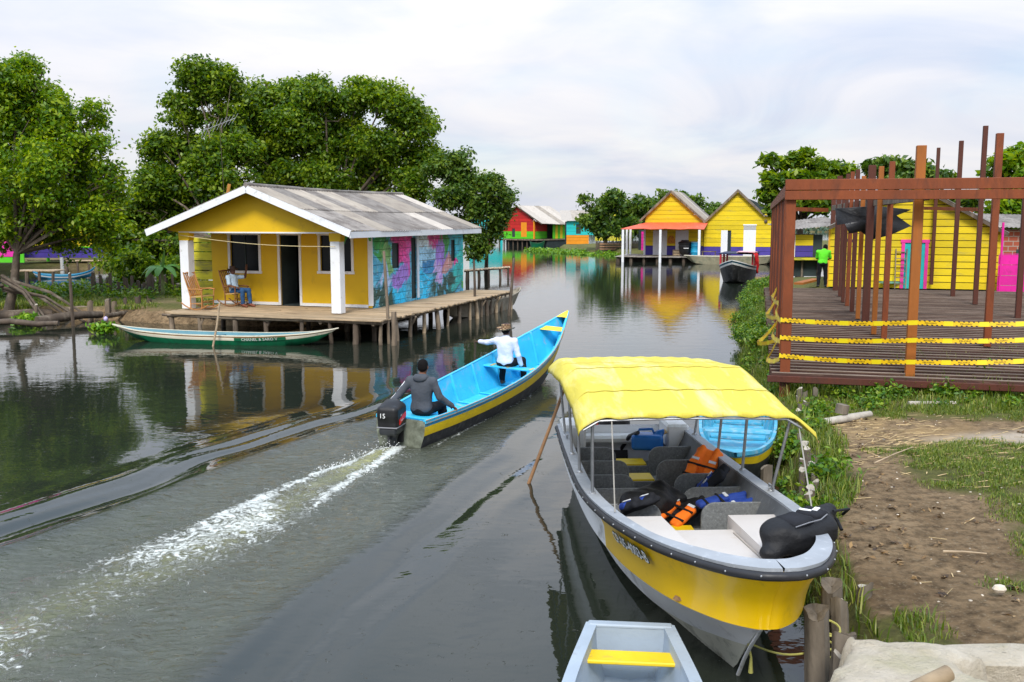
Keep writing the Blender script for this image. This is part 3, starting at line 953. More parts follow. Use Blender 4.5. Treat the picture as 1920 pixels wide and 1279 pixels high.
# water hyacinth mat in front of the far fence
bl = []
for i in range(260):
    f = RD.random(); w = RD.random()
    a = G(990 + 178 * f, 470 + 9 * f ** .7 + RD.uniform(-4, 2) * (.4 + f), 0)
    bl.append((a + Vector((0, 0, .02)), RD.uniform(.15, .34)))
tag(leaves('hyacinth_mat', bl, 7000, .26, leaf_mat('hyacinth_leaf', (0.05, 0.15, 0.008), (0.13, 0.30, 0.012), (0.28, 0.42, 0.03), .3), None, 8, .22, .1, 1.2, 105, .5), 'bright green floating mat of water hyacinth before the far houses', 'water plants', None, 'stuff')

# ================================================================ BOATS
SKYBLUE = pm('sky_blue_boat_paint', (0.040, 0.49, 0.78), .45, .12, 2.5, .003, 30, (0.30, 0.42, 0.45), .22, 4)
BLUESTRIPE = pm('blue_stripe_paint', (0.03, 0.27, 0.48), .45, .15, 3, .002, 30, (0.12, 0.20, 0.24), .3, 4)
YELSTRIPE = pm('yellow_stripe_paint', (0.80, 0.55, 0.01), .45, .1, 3, .002, 30, (0.45, 0.34, 0.08), .18, 5)
TAR = pm('tarred_hull', (0.028, 0.028, 0.030), .55, .4, 4, .005, 18, (0.10, 0.10, 0.095), .35, 5)
MOSSHULL = pm('stained_transom', (0.20, 0.22, 0.17), .75, .3, 4, .004, 22, (0.09, 0.10, 0.07), .55, 5)
WORNRAIL = pm('worn_wood_rail', (0.36, 0.20, 0.06), .7, .3, 6, .003, 26, (0.10, 0.32, 0.45), .55, 9)
BLACKP = pm('black_plastic', (0.012, 0.012, 0.013), .42, .3, 6, .002, 60)
CHAR = pm('charcoal_metal', (0.032, 0.035, 0.039), .35, .2, 6, .001, 60)
RED = pm('red_decal', (0.72, 0.02, 0.015), .4, .08, 5, 0)
WHITE = pm('white_paint', (0.80, 0.80, 0.79), .5, .05, 3, .002, 30, (0.52, 0.48, 0.40), .2, 5)
LETTER = pm('white_lettering', (0.82, 0.83, 0.82), .5, .05, 3, 0)
STEEL = pm('galvanised_tube', (0.36, 0.37, 0.38), .42, .15, 8, .001, 40, metal=.6)


def hull(root, Gc, Cc, Kc, fr, side_mats, bottom, inner, rail, n=44, transom=None, inset=.035, floor=.10, rail_w=.045, rail_h=.04, sole=True):
    """side curves gunwale -> chine -> keel; fr are the paint lines down the side"""
    Gs, Cs, Ks = spline(Gc, n), spline(Cc, n), spline(Kc, n)
    for c in (Gs, Cs, Ks): c[:, 1] = np.maximum(c[:, 1], 0)
    fr = [0] + list(fr) + [1]
    bul = lambda f: Gs * (1 - f) + Cs * f + np.stack([0 * Gs[:, 0], np.minimum(.03, Gs[:, 1] * .1) * 4 * f * (1 - f), 0 * Gs[:, 0]], 1)
    rows = [bul(f) for f in fr]
    mats = list(dict.fromkeys(side_mats + [bottom] + ([transom] if transom else [])))
    ids = [mats.index(m) for m in side_mats] + [mats.index(bottom)]
    full = rows + [Ks]
    mb = MB()
    mb.grid(full, ids)
    mb.grid([mir(r) for r in full], ids)
    if transom:
        # rounded end plate across the stern, thick enough to be a board
        ring = [r[0] for r in rows] + [Ks[0]] + [mir(r)[0] for r in rows[::-1]]
        mb.add(ring, [tuple(range(len(ring)))], mats.index(transom))
        r2 = [np.array(q) + (.05, 0, 0) for q in ring]
        mb.add(r2, [tuple(range(len(r2)))], mats.index(transom))
    mb.build('hull', mats, root, 40)
    Gi, Ci = Gs.copy(), Cs.copy()
    Gi[:, 1] = np.maximum(Gi[:, 1] - inset, 0); Ci[:, 1] = np.maximum(Ci[:, 1] - inset * 1.3, 0)
    Ci[:, 2] = np.minimum(np.maximum(Ci[:, 2] + .05, floor), Gi[:, 2] - .03)
    Gi[-1, 0] -= inset * 1.5; Ci[-1, 0] -= inset * 1.5
    Kf = Ci.copy(); Kf[:, 1] = 0; Kf[:, 2] = np.minimum(Ci[:, 2] - .02, Gi[:, 2] - .03)
    li = MB(); md = (Gi + Ci) / 2
    md[:, 1] += np.minimum(.025, md[:, 1] * .1)
    li.grid([Gi, md, Ci, Kf], 0); li.grid([mir(q) for q in (Gi, md, Ci, Kf)], 0)
    li.build('liner', inner, root, 40)
    rb = MB()
    for sg in (1, -1):
        o = Gs.copy(); i = Gs.copy()
        o[:, 1] += rail_w * .35; i[:, 1] = np.maximum(i[:, 1] - rail_w * .65, -.01)
        up = np.array((0, 0, rail_h * .5))
        q = [o - up * 1.4, o + up, i + up, i - up * 1.4, o - up * 1.4]
        if sg < 0: q = [mir(x) for x in q]
        rb.grid(q, 0)
        rb.add([x[0] for x in q[:4]], [(0, 1, 2, 3)])
    rb.build('gunwale', rail, root, 30)
    return Gs, Cs, Ks, Gi, Ci


def at_s(c, s):
    """point on a curve at forward distance s"""
    return np.array([np.interp(s, c[:, 0], c[:, d]) for d in range(3)])


def rib(Gi, Ci, s, w=.05, t=.05):
    m = MB()
    g, c = at_s(Gi, s), at_s(Ci, s)
    for sg in (1, -1):
        f = np.array((1, sg, 1.))
        p, q = (g + (0, 0, .012)) * f, (c + (0, 0, .02)) * f
        k = np.array((s, 0, c[2] + .02))
        m.beam(p, q + (0, 0, -.02), t, w, 0, (0, sg, 0)); m.beam(q, k, w, t * .6, 0)
    return m


def outboard(name, label, loc, rotz, dark=True, tilt=0.0):
    o = thing(name, label, 'outboard motor', loc, rotz)
    o.rotation_euler = (0, tilt, rotz)
    solid_obj('cowling', [('b', (0, 0, .62), (.235, .165, .105), .07, .05), ('b', (.01, 0, .47), (.215, .155, .085), .04, .05), ('e', (.02, 0, .70), (.20, .145, .10))], BLACKP, o, .012, .05)
    solid_obj('lower_cowling', [('b', (0, 0, .345), (.205, .135, .06), .04, .03), ('c', (.02, 0, .31), (.03, 0, .20), .115, .07, .05)], CHAR, o, .012, .04)
    MB().obox((0, 0, .405), ((1, 0, 0), (0, 1, 0), (0, 0, 1)), (.225, .160, .009)).build('seam', pm('grey_seam', (.22, .22, .23), .5, .1), o, bevel=.006)
    solid_obj('leg', [('c', (.02, 0, .26), (0, 0, -.15), .075, .055, .04), ('b', (-.02, 0, -.1), (.12, .028, .32), .02, .04), ('e', (-.02, 0, -.42), (.19, .05, .05))], CHAR, o, .012, .04)
    MB().obox((-.06, 0, -.17), ((1, 0, 0), (0, 1, 0), (0, 0, 1)), (.17, .09, .008)).build('cavitation_plate', CHAR, o)
    pr = MB()
    for kx in range(3):
        a = kx * 2.094
        e1 = np.array((0, math.cos(a), math.sin(a))); e2 = np.array((.5, -math.sin(a), math.cos(a)))
        pr.prism([(.02, -.03), (.11, -.06), (.13, .02), (.03, .03)], (-.22, 0, -.42), e1, unit(e2), np.cross(e1, unit(e2)), -.005, .005)
    pr.build('propeller', CHAR, o)
    cl = MB(); cl.span(.14, .24, -.12, .12, .12, .34); cl.tube([(.2, .05, .3), (.5, .1, .44), (.78, .14, .47)], [.02, .022, .02], 8)
    cl.build('tiller', BLACKP, o, 50)
    return o


# ---- the blue motor canoe
RZ = math.atan2(HV[1], HV[0])
blue = thing('motor_canoe', 'long sky blue wooden canoe with a yellow stripe and black hull motoring up the canal', 'boat', (STERN[0], STERN[1], 0), RZ)
blue.rotation_euler = (rad(3.5), 0, RZ)
Gc = [(0, .40, .43), (1.2, .53, .44), (2.6, .63, .48), (4.2, .65, .56), (5.6, .57, .70), (6.8, .41, .89), (7.8, .20, 1.09), (8.5, .05, 1.25), (8.66, 0, 1.28)]
Cc = [(0, .33, -.05), (1.2, .42, -.06), (2.6, .48, -.06), (4.2, .46, -.05), (5.6, .36, .0), (6.8, .2, .14), (7.6, .07, .45), (8.1, .015, .75), (8.25, 0, .85)]
Kc = [(0, 0, -.12), (1.2, 0, -.14), (2.6, 0, -.14), (4.2, 0, -.13), (5.6, 0, -.10), (6.8, 0, .02), (7.55, 0, .38), (8.08, 0, .72), (8.24, 0, .83)]
GsB, CsB, KsB, GiB, CiB = hull(blue, Gc, Cc, Kc, (.17, .46), [BLUESTRIPE, YELSTRIPE, TAR], TAR, SKYBLUE, SKYBLUE, 56, MOSSHULL, floor=.02)
mb = MB(); mb.grid([GsB[:40] * (1, -1, 1) + (0, -.022, .022), GsB[:40] * (1, -1, 1) + (0, .0, .024), GsB[:40] * (1, -1, 1) + (0, -.02, -.03)])
mb.build('rubbing_strip', WORNRAIL, blue)
for s in (1.5, 2.35, 3.3, 4.3, 5.3, 6.2, 7.0):
    rib(GiB, CiB, s).build('rib', SKYBLUE, blue, bevel=.008)
tb = MB(); w5 = at_s(GiB, 4.95)
tb.span(4.80, 5.06, -w5[1], w5[1], .47, .505); tb.build('thwart', SKYBLUE, blue, bevel=.008)
mb = MB()
for yy in (-.42, .05, .4): mb.span(4.795, 5.065, yy - .03, yy + .03, .507, .509)
mb.each('worn_patch', pm('scuffed_yellow', (.52, .42, .12), .7, .3, 20), blue)
mb = MB(); mb.span(.45, .80, -.44, .44, .33, .365); mb.build('stern_seat', SKYBLUE, blue, bevel=.008)
mb = MB(); mb.span(2.0, 2.22, -.52, .52, .10, .14); mb.span(5.9, 6.1, -.40, .40, .24, .28); mb.each('floor_board', SKYBLUE, blue, bevel=.006)
bd = MB(); gl = np.array([q for q in GsB if q[0] > 8.05]); up = np.array((0, 0, .026))
bd.grid([gl * (1, 1, 1) + up, gl * (1, 0, 1) + up * 1.4, gl * (1, -1, 1) + up]); bd.build('bow_cap', YELSTRIPE, blue)
bd = MB(); gl = np.array([q for q in GsB if 7.35 < q[0] < 7.75]); bd.grid([gl * (1, .9, 1) - up, gl * (1, -.9, 1) - up]); bd.build('breast_hook', YELSTRIPE, blue)


def on_blue(s, d, z=0.0):
    q = blue_mat @ Vector((s, d, z)); return q


blue_mat = Matrix.Translation((STERN[0], STERN[1], 0)) @ Matrix.Rotation(RZ, 4, 'Z') @ Matrix.Rotation(rad(3.5), 4, 'X')
mo = outboard('outboard_motor', 'black fifteen horsepower outboard motor on the stern of the blue canoe', on_blue(-.20, .02, -.04), RZ + .12)
lettering('numerals', '15', .10, LETTER, mo, (-.246, .055, .585), (0, -1, 0), (0, 0, 1), .001)
MB().prism([(-.125, -.055), (.16, -.015), (.16, .045), (.10, .055), (-.125, .02)], (.01, -.162, .515), (1, 0, .18), (0, 0, 1), (0, -1, 0), .0, .006).build('red_decal', RED, mo)
lettering('decal_lettering', 'Yaho', .055, LETTER, mo, (-.03, -.170, .502), (1, 0, .18), (0, 0, 1), .003)
lettering('maker_lettering', 'YMH', .04, LETTER, mo, (-.06, -.172, .575), (1, 0, .18), (0, 0, 1), .002)
# spray thrown up behind the motor
mb = MB()
for i in range(340):
    f = RD.random() ** 1.3; sd = RD.choice((-1, 1))
    p = on_blue(-.35 - f * 1.4, sd * (.08 + f * .24) + RD.gauss(0, .07), 0)
    mb.ball((p.x, p.y, .02 + abs(RD.gauss(0, .06)) * (1.3 - f)), RD.uniform(.003, .008), 0, 6)
tag(mb.build('spray', pm('white_froth', (.85, .86, .84), .4, .03), None, 80), 'white spray thrown up behind the motor', 'spray', None, 'stuff')

# ---- the yellow excursion boat with its awning
PD = np.array((.32, -6.6)); PD /= np.linalg.norm(PD); PRZ = math.atan2(PD[1], PD[0])
POR = np.array((1.43, 12.42))
panga = thing('passenger_boat', 'yellow and white open passenger boat with grey seat partitions moored at the bank', 'boat', (POR[0], POR[1], 0), PRZ)
YEL = pm('yellow_gelcoat', (0.84, 0.52, 0.004), .32, .06, 1.5, .0015, 12, (0.50, 0.33, 0.03), .10, 3, coat=.25)
HULLW = pm('scuffed_white_hull', (0.86, 0.865, 0.86), .45, .04, 2, .002, 14, (0.24, 0.24, 0.22), .20, 3.2, (1, 1, 1.3))
HULLB = pm('stained_white_bottom', (0.68, 0.66, 0.54), .6, .15, 2, .003, 14, (0.12, 0.12, 0.08), .42, 3)
GREY = pm('grey_deck_paint', (0.32, 0.34, 0.36), .55, .12, 3, .003, 40, (0.55, 0.56, 0.57), .16, 12)
GREYD = pm('dark_grey_liner', (0.125, 0.135, 0.145), .6, .15, 3, .003, 40, (0.24, 0.25, 0.26), .18, 9)
SPECK = pm('speckled_grey_board', (0.165, 0.17, 0.165), .7, .25, 40, .004, 50, (0.42, 0.43, 0.42), .10, 42)
RUB = pm('black_rubber', (0.018, 0.018, 0.02), .45, .2, 6, .002, 30)
DECKW = pm('cream_deck', (0.60, 0.55, 0.50), .5, .05, 2, .002, 30, (0.52, 0.44, 0.36), .14, 4)
LIFTW = pm('white_gelcoat', (0.70, 0.70, 0.68), .35, .05, 2, .001, 20, (0.5, 0.48, 0.42), .15, 4)
N = 70
Gp = spline([(0, .83, .72), (1.6, .88, .74), (3.2, .91, .80), (4.3, .86, .90), (5.1, .75, .99), (5.75, .60, 1.07), (6.25, .37, 1.13), (6.46, .15, 1.155), (6.5, 0, 1.16)], N)
Lp = spline([(0, .79, .44), (1.6, .83, .45), (3.2, .83, .50), (4.3, .745, .555), (5.05, .63, .62), (5.6, .49, .675), (6.02, .29, .715), (6.22, .11, .735), (6.26, 0, .74)], N)
L2 = Lp + (0, 0, -.085); L2[:, 1] *= .985; L2[:, 0] -= .012
Cp = spline([(0, .73, .40), (1.6, .76, .40), (3.2, .75, .44), (4.3, .66, .48), (5.05, .53, .54), (5.6, .37, .59), (5.97, .17, .63), (6.10, .05, .645), (6.13, 0, .65)], N)
Wp = spline([(0, .60, .03), (1.6, .62, .03), (3.2, .58, .06), (4.3, .44, .10), (5.0, .27, .17), (5.4, .13, .24), (5.66, .045, .30), (5.77, .012, .33), (5.79, 0, .34)], N)
Kp = spline([(0, 0, -.20), (1.6, 0, -.22), (3.2, 0, -.22), (4.3, 0, -.20), (5.0, 0, -.16), (5.35, 0, -.06), (5.50, 0, .04), (5.56, 0, .09), (5.58, 0, .12)], N)
for c in (Gp, Lp, L2, Cp, Wp, Kp): c[:, 1] = np.maximum(c[:, 1], 0)
kb = sstep(5.0, 6.4, Gp[:, 0]); mid = Gp * .36 + Lp * .64; mid[:, 1] = np.maximum(mid[:, 1] - .026 * (1 - kb * .5), 0); mid[:, 0] -= .028 * kb
rows = [Gp, mid, Lp, L2, Cp, (Cp + Wp) / 2 + np.stack([0 * Cp[:, 0], -.015 * np.sign(Cp[:, 1].round(3)), 0 * Cp[:, 0]], 1), Wp, Kp]
rows[5][:, 1] = np.maximum(rows[5][:, 1], 0)
aft = 24
for nm, a, b, mm in (('hull', aft - 1, N, [0, 0, 0, 0, 1, 1, 2]), ('stern_hull', 0, aft, [1, 1, 1, 1, 1, 1, 2])):
    mb = MB()
    for q in (rows, [mir(r) for r in rows]): mb.grid([r[a:b] for r in q], mm)
    if a == 0:
        ring = [r[0] for r in rows] + [mir(r)[0] for r in rows[::-1]]
        mb.add(ring, [tuple(range(len(ring)))], 1)
    o = mb.build(nm, [YEL, HULLW, HULLB], panga, 30)
Gin = Gp.copy(); k = sstep(5.2, 6.5, Gp[:, 0]); Gin[:, 1] *= .875 - .05 * k; Gin[:, 0] -= .17 * k
Fl = Gin.copy(); Fl[:, 1] = np.minimum(Fl[:, 1] * .64, .50); Fl[:, 0] -= .26 * k; Fl[:, 2] = np.interp(Gin[:, 0], [0, 4.0, 4.3, 6.4], [.12, .14, .60, .88])
mb = MB(); mb.grid([Gin, Gin * (1, .985, 1) + (0, 0, -.05), Fl, Fl * (1, 0, 1)]); mb.grid([mir(q) for q in (Gin, Gin * (1, .985, 1) + (0, 0, -.05), Fl, Fl * (1, 0, 1))])
mb.build('liner', GREYD, panga, 40)
up = np.array((0, 0, .02))
mb = MB()
for f in (lambda q: q, mir):
    mb.grid([f(Gp - up), f(Gp + (0, .008, 0) + up), f(Gin + up), f(Gin - up * 2)])
mb.build('gunwale', GREY, panga, 35)
mb = MB(); path = np.concatenate([Gp + (0, .008, -.032), mir(Gp + (0, .008, -.032))[::-1][1:]])
path[:, 0] += .012 * (path[:, 0] > 6.3)
mb.tube(list(path), .031, 10); mb.build('rubbing_rail', RUB, panga, 80)
mb = MB(); acc = 0
for i in range(1, len(path)):
    acc += np.linalg.norm(path[i] - path[i - 1])
    if acc > .24:
        acc = 0; nrm = unit(np.array((path[i][0] > 6.2 and .8 or .1, np.sign(path[i][1]) * 1.0, .35)))
        mb.ball(path[i] + nrm * .031, .008, 0, 6)
mb.each('rivet', STEEL, panga, 80)
# seat partitions: a plate each side of the aisle, rounded at the inner top corner
for i, (s, gap) in enumerate(((.92, .20), (1.62, .16), (2.30, .22), (2.92, .17), (3.60, .19))):
    for sg in (1, -1):
        g = at_s(Gin, s); w = g[1] - .01; h = g[2] - .09; r = .13
        pl = [(w * .60, .15), (w * .84, .46), (w, h)] + [(gap + r - r * math.sin(a), h - r + r * math.cos(a)) for a in np.linspace(0, math.pi / 2, 7)] + [(gap, .15)]
        mb = MB(); mb.prism([(y * sg, z) for y, z in pl], (s, 0, 0), (0, 1, 0), (0, 0, 1), (1, 0, 0), -.014, .014)
        mb.build('seat_partition', SPECK, panga, bevel=.005)
    st = MB(); w = at_s(Gin, s - .2)[1] * .92
    for sg in (1, -1): st.span(s - .36, s - .02, sg * gap, sg * w, .34, .37)
    st.each('bench', SPECK, panga, bevel=.006)
    st = MB(); st.span(s - .012, s + .012, -gap, gap, .13, .40); st.build('aisle_plate', SPECK, panga)
    st = MB(); st.span(s - .34, s - .05, -gap + .01, gap - .01, .385, .41); st.build('aisle_step', YELSTRIPE, panga, bevel=.004)
# bow deck
fd = MB(); xs_ = np.linspace(4.28, 6.02, 16)
e = [at_s(Gin, x) for x in xs_]
fd.grid([[(x, q[1] * .92, min(q[2] - .10, .70 + .09 * (x - 4.28))) for x, q in zip(xs_, e)], [(x, -q[1] * .92, min(q[2] - .10, .70 + .09 * (x - 4.28))) for x, q in zip(xs_, e)]])
fd.prism([(-.30, .18), (.30, .18), (.54, .46), (.68, .69), (-.68, .69), (-.54, .46)], (4.27, 0, 0), (0, 1, 0), (0, 0, 1), (1, 0, 0), -.01, .01)
fd.build('bow_deck', DECKW, panga, 40)
for sg in (1, -1):
    lk = MB(); xs_ = np.linspace(4.12, 5.45, 12); e = [at_s(Gin, x) for x in xs_]
    inn = [(x, sg * min(.30 - .03 * (x - 4.12), q[1]), min(q[2] - .05, .78 + .075 * (x - 4.12))) for x, q in zip(xs_, e)]
    ou = [(x, sg * q[1] * .965, z[2]) for x, q, z in zip(xs_, e, inn)]
    lk.grid([ou, inn, [(a, b, c - .16) for a, b, c in inn]]); lk.add([ou[0], inn[0], (inn[0][0], inn[0][1], .45), (ou[0][0], ou[0][1] * .80, .45)], [(0, 1, 2, 3)])
    lk.build('bow_locker', DECKW, panga, 30)
hg = MB()
for yy in (-.17, .17):
    hg.span(5.55, 5.67, yy - .02, yy + .02, .826, .838); hg.tube([(5.61, yy - .025, .838), (5.61, yy + .025, .838)], .012, 6)
hg.each('hatch_hinge', STEEL, panga)
sm = MB()
for yy in (-.27, .27): sm.beam((4.42, yy, .718), (5.5, yy * .9, .815), .012, .006)
sm.each('hatch_seam', pm('deck_seam', (.34, .30, .26), .8, .1), panga)
# stern well: white corner blocks joined by a low white transom
sw = MB(); sw.obox((.10, 0, .56), ((1, 0, 0), (0, 1, 0), (0, 0, 1)), (.12, .60, .055)); sw.build('transom_cap', LIFTW, panga, bevel=.035)
for sg in (1, -1):
    sw = MB(); sw.obox((.22, sg * .66, .66), ((1, 0, 0), (0, 1, 0), (0, 0, 1)), (.27, .145, .155)); sw.build('stern_locker', LIFTW, panga, bevel=.03)
ch = MB()
for x, sg in ((3.62, 1), (5.35, 1), (.9, -1)):
    g = at_s(Gp, x); p = np.array((x, sg * (g[1] - .05), g[2] + .03))
    ch.tube([p + (-.05, 0, 0), p + (-.07, 0, .04), p + (.07, 0, .04), p + (.05, 0, 0)], .010, 6)
ch.each('cleat', STEEL, panga, 60)
# registration painted on the starboard bow, bent to the flare of the side
for nm_, bold_, lift_, mat_ in (('registration_outline', .012, .026, pm('dark_green_outline', (.03, .06, .04), .5, .1)), ('registration_lettering', .0035, .031, LETTER)):
  V, F = text_mesh('CP-05-4003-B', .15, bold_)
  nn = Gp * (1, -1, 1); ll = Lp * (1, -1, 1)
  out = []
  for x, y, z in V:
    s = 4.92 + x * .92; f = .48 - y / .42
    g, l = at_s(nn, s), at_s(ll, s)
    tng = unit(at_s(nn, s + .05) - at_s(nn, s - .05)); dn = unit(l - g); nv = np.cross(tng, -dn)
    out.append(g * (1 - f) + l * f + (0, .022 * (1 - abs(f - .6) / .62), 0) + nv * lift_)
  MB().add(out, F).build(nm_, mat_, panga)
MB().prism([(-.05, -.012), (.0, -.022), (.045, -.004), (.03, .018), (-.02, .022)], at_s(L2 * (1, -1, 1), 5.62) + (0, -.012, .035), unit((.85, .5, .1)), (0, 0, 1), unit((.5, -.85, 0)), 0, .004).build('paint_chip', pm('bare_chip', (.30, .17, .08), .8, .3, 30), panga)
# awning frame and cloth
post_x = (.75, 1.75, 2.65, 3.62)
hoops = [(.15, .96, 1.62, .02), (1.1, 1.0, 1.74, .02), (2.35, 1.02, 1.84, .025), (3.3, 1.0, 1.755, .02), (3.98, 1.02, 1.665, .02)]


def hoop_pt(h, u):
    x, w, z, cr = h
    a = abs(u)
    return np.array((x, u * w, z + cr * (1 - a * a) - .11 * max(0, (a - .86) / .14) ** 1.4))


for x in post_x:
    hz = np.interp(x, [h[0] for h in hoops], [h[2] for h in hoops])
    for sg in (1, -1):
        g = at_s(Gp, x); t = hoop_pt((x + (.32 if x > 3 else .04), .97, hz - (.06 if x > 3 else 0), .05), sg * .93)
        mb = MB(); mb.tube([(x, sg * (g[1] - .05), g[2]), t], .0155, 8); mb.ball((x, sg * (g[1] - .05), g[2] + .02), (.035, .035, .03), 0, 8)
        mb.build('awning_post', STEEL, panga, 60)
us = np.linspace(-1, 1, 61); hx = np.array([h[0] for h in hoops])
rows = []
for x in np.linspace(hx[0], hx[-1], 64):
    h = [x] + [float(np.interp(x, hx, [q[k_] for q in hoops])) for k_ in (1, 2, 3)]
    i_ = min(int(np.searchsorted(hx, x, 'right')) - 1, len(hx) - 2); f_ = (x - hx[i_]) / (hx[i_ + 1] - hx[i_]); sag = .032 * math.sin(math.pi * min(max(f_, 0), 1))
    r = []
    for u in us:
        p = hoop_pt(h, u)
        p[2] += -sag * (1 - .6 * u * u) + .005 * math.sin(u * 13 + x * 1.1) * math.sin(math.pi * min(max(f_, 0), 1)) + .004 * math.sin(u * 31 + x * 3.3) + .006 * math.sin(x * 23) * max(0, abs(u) - .85) * 6
        fr_ = max(0, (x - 3.2) / .78); cr_ = max(0, (u - .80) / .2) * fr_; p += (.02 * cr_, .09 * cr_, -.055 * cr_)
        r.append(p)
    rows.append(r)
last = np.array(rows[-1]); hem = last + np.stack([.02 + 0 * us, 0 * us, -.034 + .008 * np.sin(us * 23)], 1); rows.append(list(hem))
first = np.array(rows[0]); rows.insert(0, list(first + (-.02, 0, -.05)))
R3 = np.array(rows)
for sd_ in (0, -1):                                 # side hems hang down
    pass
R3 = np.concatenate([R3[:, :1] + (0, -.012, -.045), R3, R3[:, -1:] + (0, .012, -.045)], 1)
CLOTH = pm('yellow_awning_cloth', (0.60, 0.50, 0.060), .75, .10, 2, .012, 5, (0.68, 0.62, 0.30), .42, 1.3, (.5, 2.2, 1))
aw = MB(); aw.grid(list(R3)); o = aw.build('awning', CLOTH, panga, 60)
so = o.modifiers.new('thick', 'SOLIDIFY'); so.thickness = .006
SEAM = pm('awning_seam_thread', (.46, .36, .02), .8, .2, 20)
for k_ in (9, 22, 37, 52):
    q = MB(); rw = R3[k_ + 1] + (0, 0, .007); q.grid([rw - (.016, 0, 0), rw + (.016, 0, 0)]); q.build('seam', SEAM, o)
mb = MB()
for h in hoops: mb.tube([hoop_pt(h, u) - (0, 0, .050) for u in np.linspace(-.97, .97, 15)], .0135, 6)
for u in (-.93, .93): mb.tube([hoop_pt(h, u) - (0, 0, .050) for h in hoops], .012, 6)
mb.build('awning_frame', STEEL, panga, 60)
mb = MB(); p0 = hoop_pt(hoops[-1], -.72); p1 = at_s(Gp, 4.55) * (1, -1, 1) + (0, .05, .03)
mb.tube([p0 - (0, 0, .05), (p0 + p1) / 2 - (0, 0, .02), p1], .006, 5)
p0 = hoop_pt(hoops[-1], .95); p1 = at_s(Gp, 5.2) + (0, -.05, .03); mb.tube([p0 - (0, 0, .08), p1], .006, 5)
mb.each('guy_rope', pm('grey_rope', (.30, .28, .24), .9, .2), panga)
mb = MB(); mb.tube([(5.5, 0, -.1), (5.72, 0, .2), (5.86, 0, .36), (6.12, 0, .62)], [.014, .014, .014, .012], 6); mb.build('stem_strip', HULLW, panga, 60)


def on_panga(x, y, z):
    return Matrix.Translation((POR[0], POR[1], 0)) @ Matrix.Rotation(PRZ, 4, 'Z') @ Vector((x, y, z))


m2 = outboard('outboard_motor', 'large dark outboard motor tilted at the stern of the yellow passenger boat', on_panga(-.20, -.05, -.06), PRZ, True, rad(-14))
m2.scale = (1.25, 1.25, 1.25)
MB().prism([(-.08, -.03), (.08, -.03), (.08, .03), (-.08, .03)], (.03, -.168, .60), (1, 0, 0), (0, 0, 1), (0, -1, 0), 0, .004).build('red_decal', RED, m2)
# cargo
BLUEPL = pm('blue_plastic', (0.015, 0.13, 0.42), .4, .1, 3, .001, 30)
jug = thing('fuel_jug', 'blue plastic fuel jug lying by the white transom of the yellow boat', 'jug', on_panga(.46, .27, .60), PRZ + 1.4)
solid_obj('jug_body', [('b', (0, 0, 0), (.20, .13, .10), .05, .02), ('c', (.14, 0, .10), (.20, 0, .13), .05, .035, .03)], BLUEPL, jug, .012)
MB().tube([(-.12, 0, .09), (-.10, 0, .15), (.06, 0, .16), (.09, 0, .10)], .018, 8).build('handle', BLUEPL, jug, 60)
MB().tube([(.2, 0, .12), (.235, 0, .14)], .032, 10).build('cap', pm('tan_cap', (.55, .38, .16), .5, .1), jug, 40)
ORANGE = pm('orange_vest_cloth', (0.86, 0.17, 0.008), .8, .1, 6, .006, 24)
NAVY = pm('blue_vest_cloth', (0.012, 0.045, 0.26), .75, .2, 6, .006, 24)
GREYC = pm('grey_vest_cloth', (0.020, 0.021, 0.025), .9, .25, 6, .006, 24, spec=.15)
BLKC = pm('black_cloth', (0.009, 0.009, 0.010), .6, .3, 6, .016, 9, spec=.3)
WEB = pm('silver_band', (.62, .64, .66), .4, .1)


def vest(label, loc, rz, tiltx, main, side, group='life vests lying on the seats'):
    o = thing('life_vest', label, 'life vest', loc, rz, group); o.rotation_euler = (tiltx, .15, rz)
    solid_obj('front_panel', [('b', (-.12, -.10, .02), (.075, .20, .045), .04, .03), ('b', (.12, -.10, .02), (.075, .20, .045), .04, .03)], main, o, .013, .02, .006)
    solid_obj('back_panel', [('b', (0, .10, -.03), (.19, .22, .04), .04, .03), ('c', (-.12, .06, .0), (-.10, .30, .02), .05, .04, .03), ('c', (.12, .06, .0), (.10, .30, .02), .05, .04, .03)], side, o, .013, .03, .006)
    mb = MB()
    for yy in (-.2, -.02): mb.obox((0, yy, .064), ((1, 0, 0), (0, 1, 0), (0, 0, 1)), (.205, .014, .006))
    mb.each('strap', BLKC, o)
    mb = MB()
    for xx in (-.12, .12): mb.obox((xx, .07, .069), ((1, 0, 0), (0, 1, 0), (0, 0, 1)), (.05, .02, .005))
    mb.each('reflective_band', WEB, o)
    o.scale = (.82, .82, .82)
    return o


vest('blue and grey life vest slumped over the front left seat partition', on_panga(3.58, -.44, .72), PRZ - 1.2, .5, NAVY, GREYC)
vest('dark blue life vest lying along the front right bench', on_panga(3.30, .50, .62), PRZ + .2, .2, NAVY, NAVY)
vest('bright orange life vest draped over the second right partition', on_panga(2.00, .60, .66), PRZ + 1.0, .7, ORANGE, ORANGE)
vest('blue and charcoal life vest propped against the middle right partition', on_panga(2.62, .50, .64), PRZ - .5, .8, NAVY, GREYC)
vest('orange and black life vest dropped in the aisle of the yellow boat', on_panga(3.05, .12, .50), PRZ + .7, .4, ORANGE, BLKC)
bag = thing('bag', 'limp black bag sagging over the middle left partition', 'bag', on_panga(2.95, -.16, .56), PRZ + .4)
solid_obj('bag_body', [('e', (0, 0, 0), (.22, .26, .15)), ('e', (.08, -.2, .06), (.16, .2, .10)), ('c', (-.1, .15, .1), (.1, .3, .02), .09, .06)], BLKC, bag, .015, .06, .010)
bp = thing('backpack', 'black backpack lying on the bow rail of the yellow boat', 'backpack', on_panga(5.36, .52, 1.03), PRZ + 2.15)
bp.scale = (.92, .92, .78)
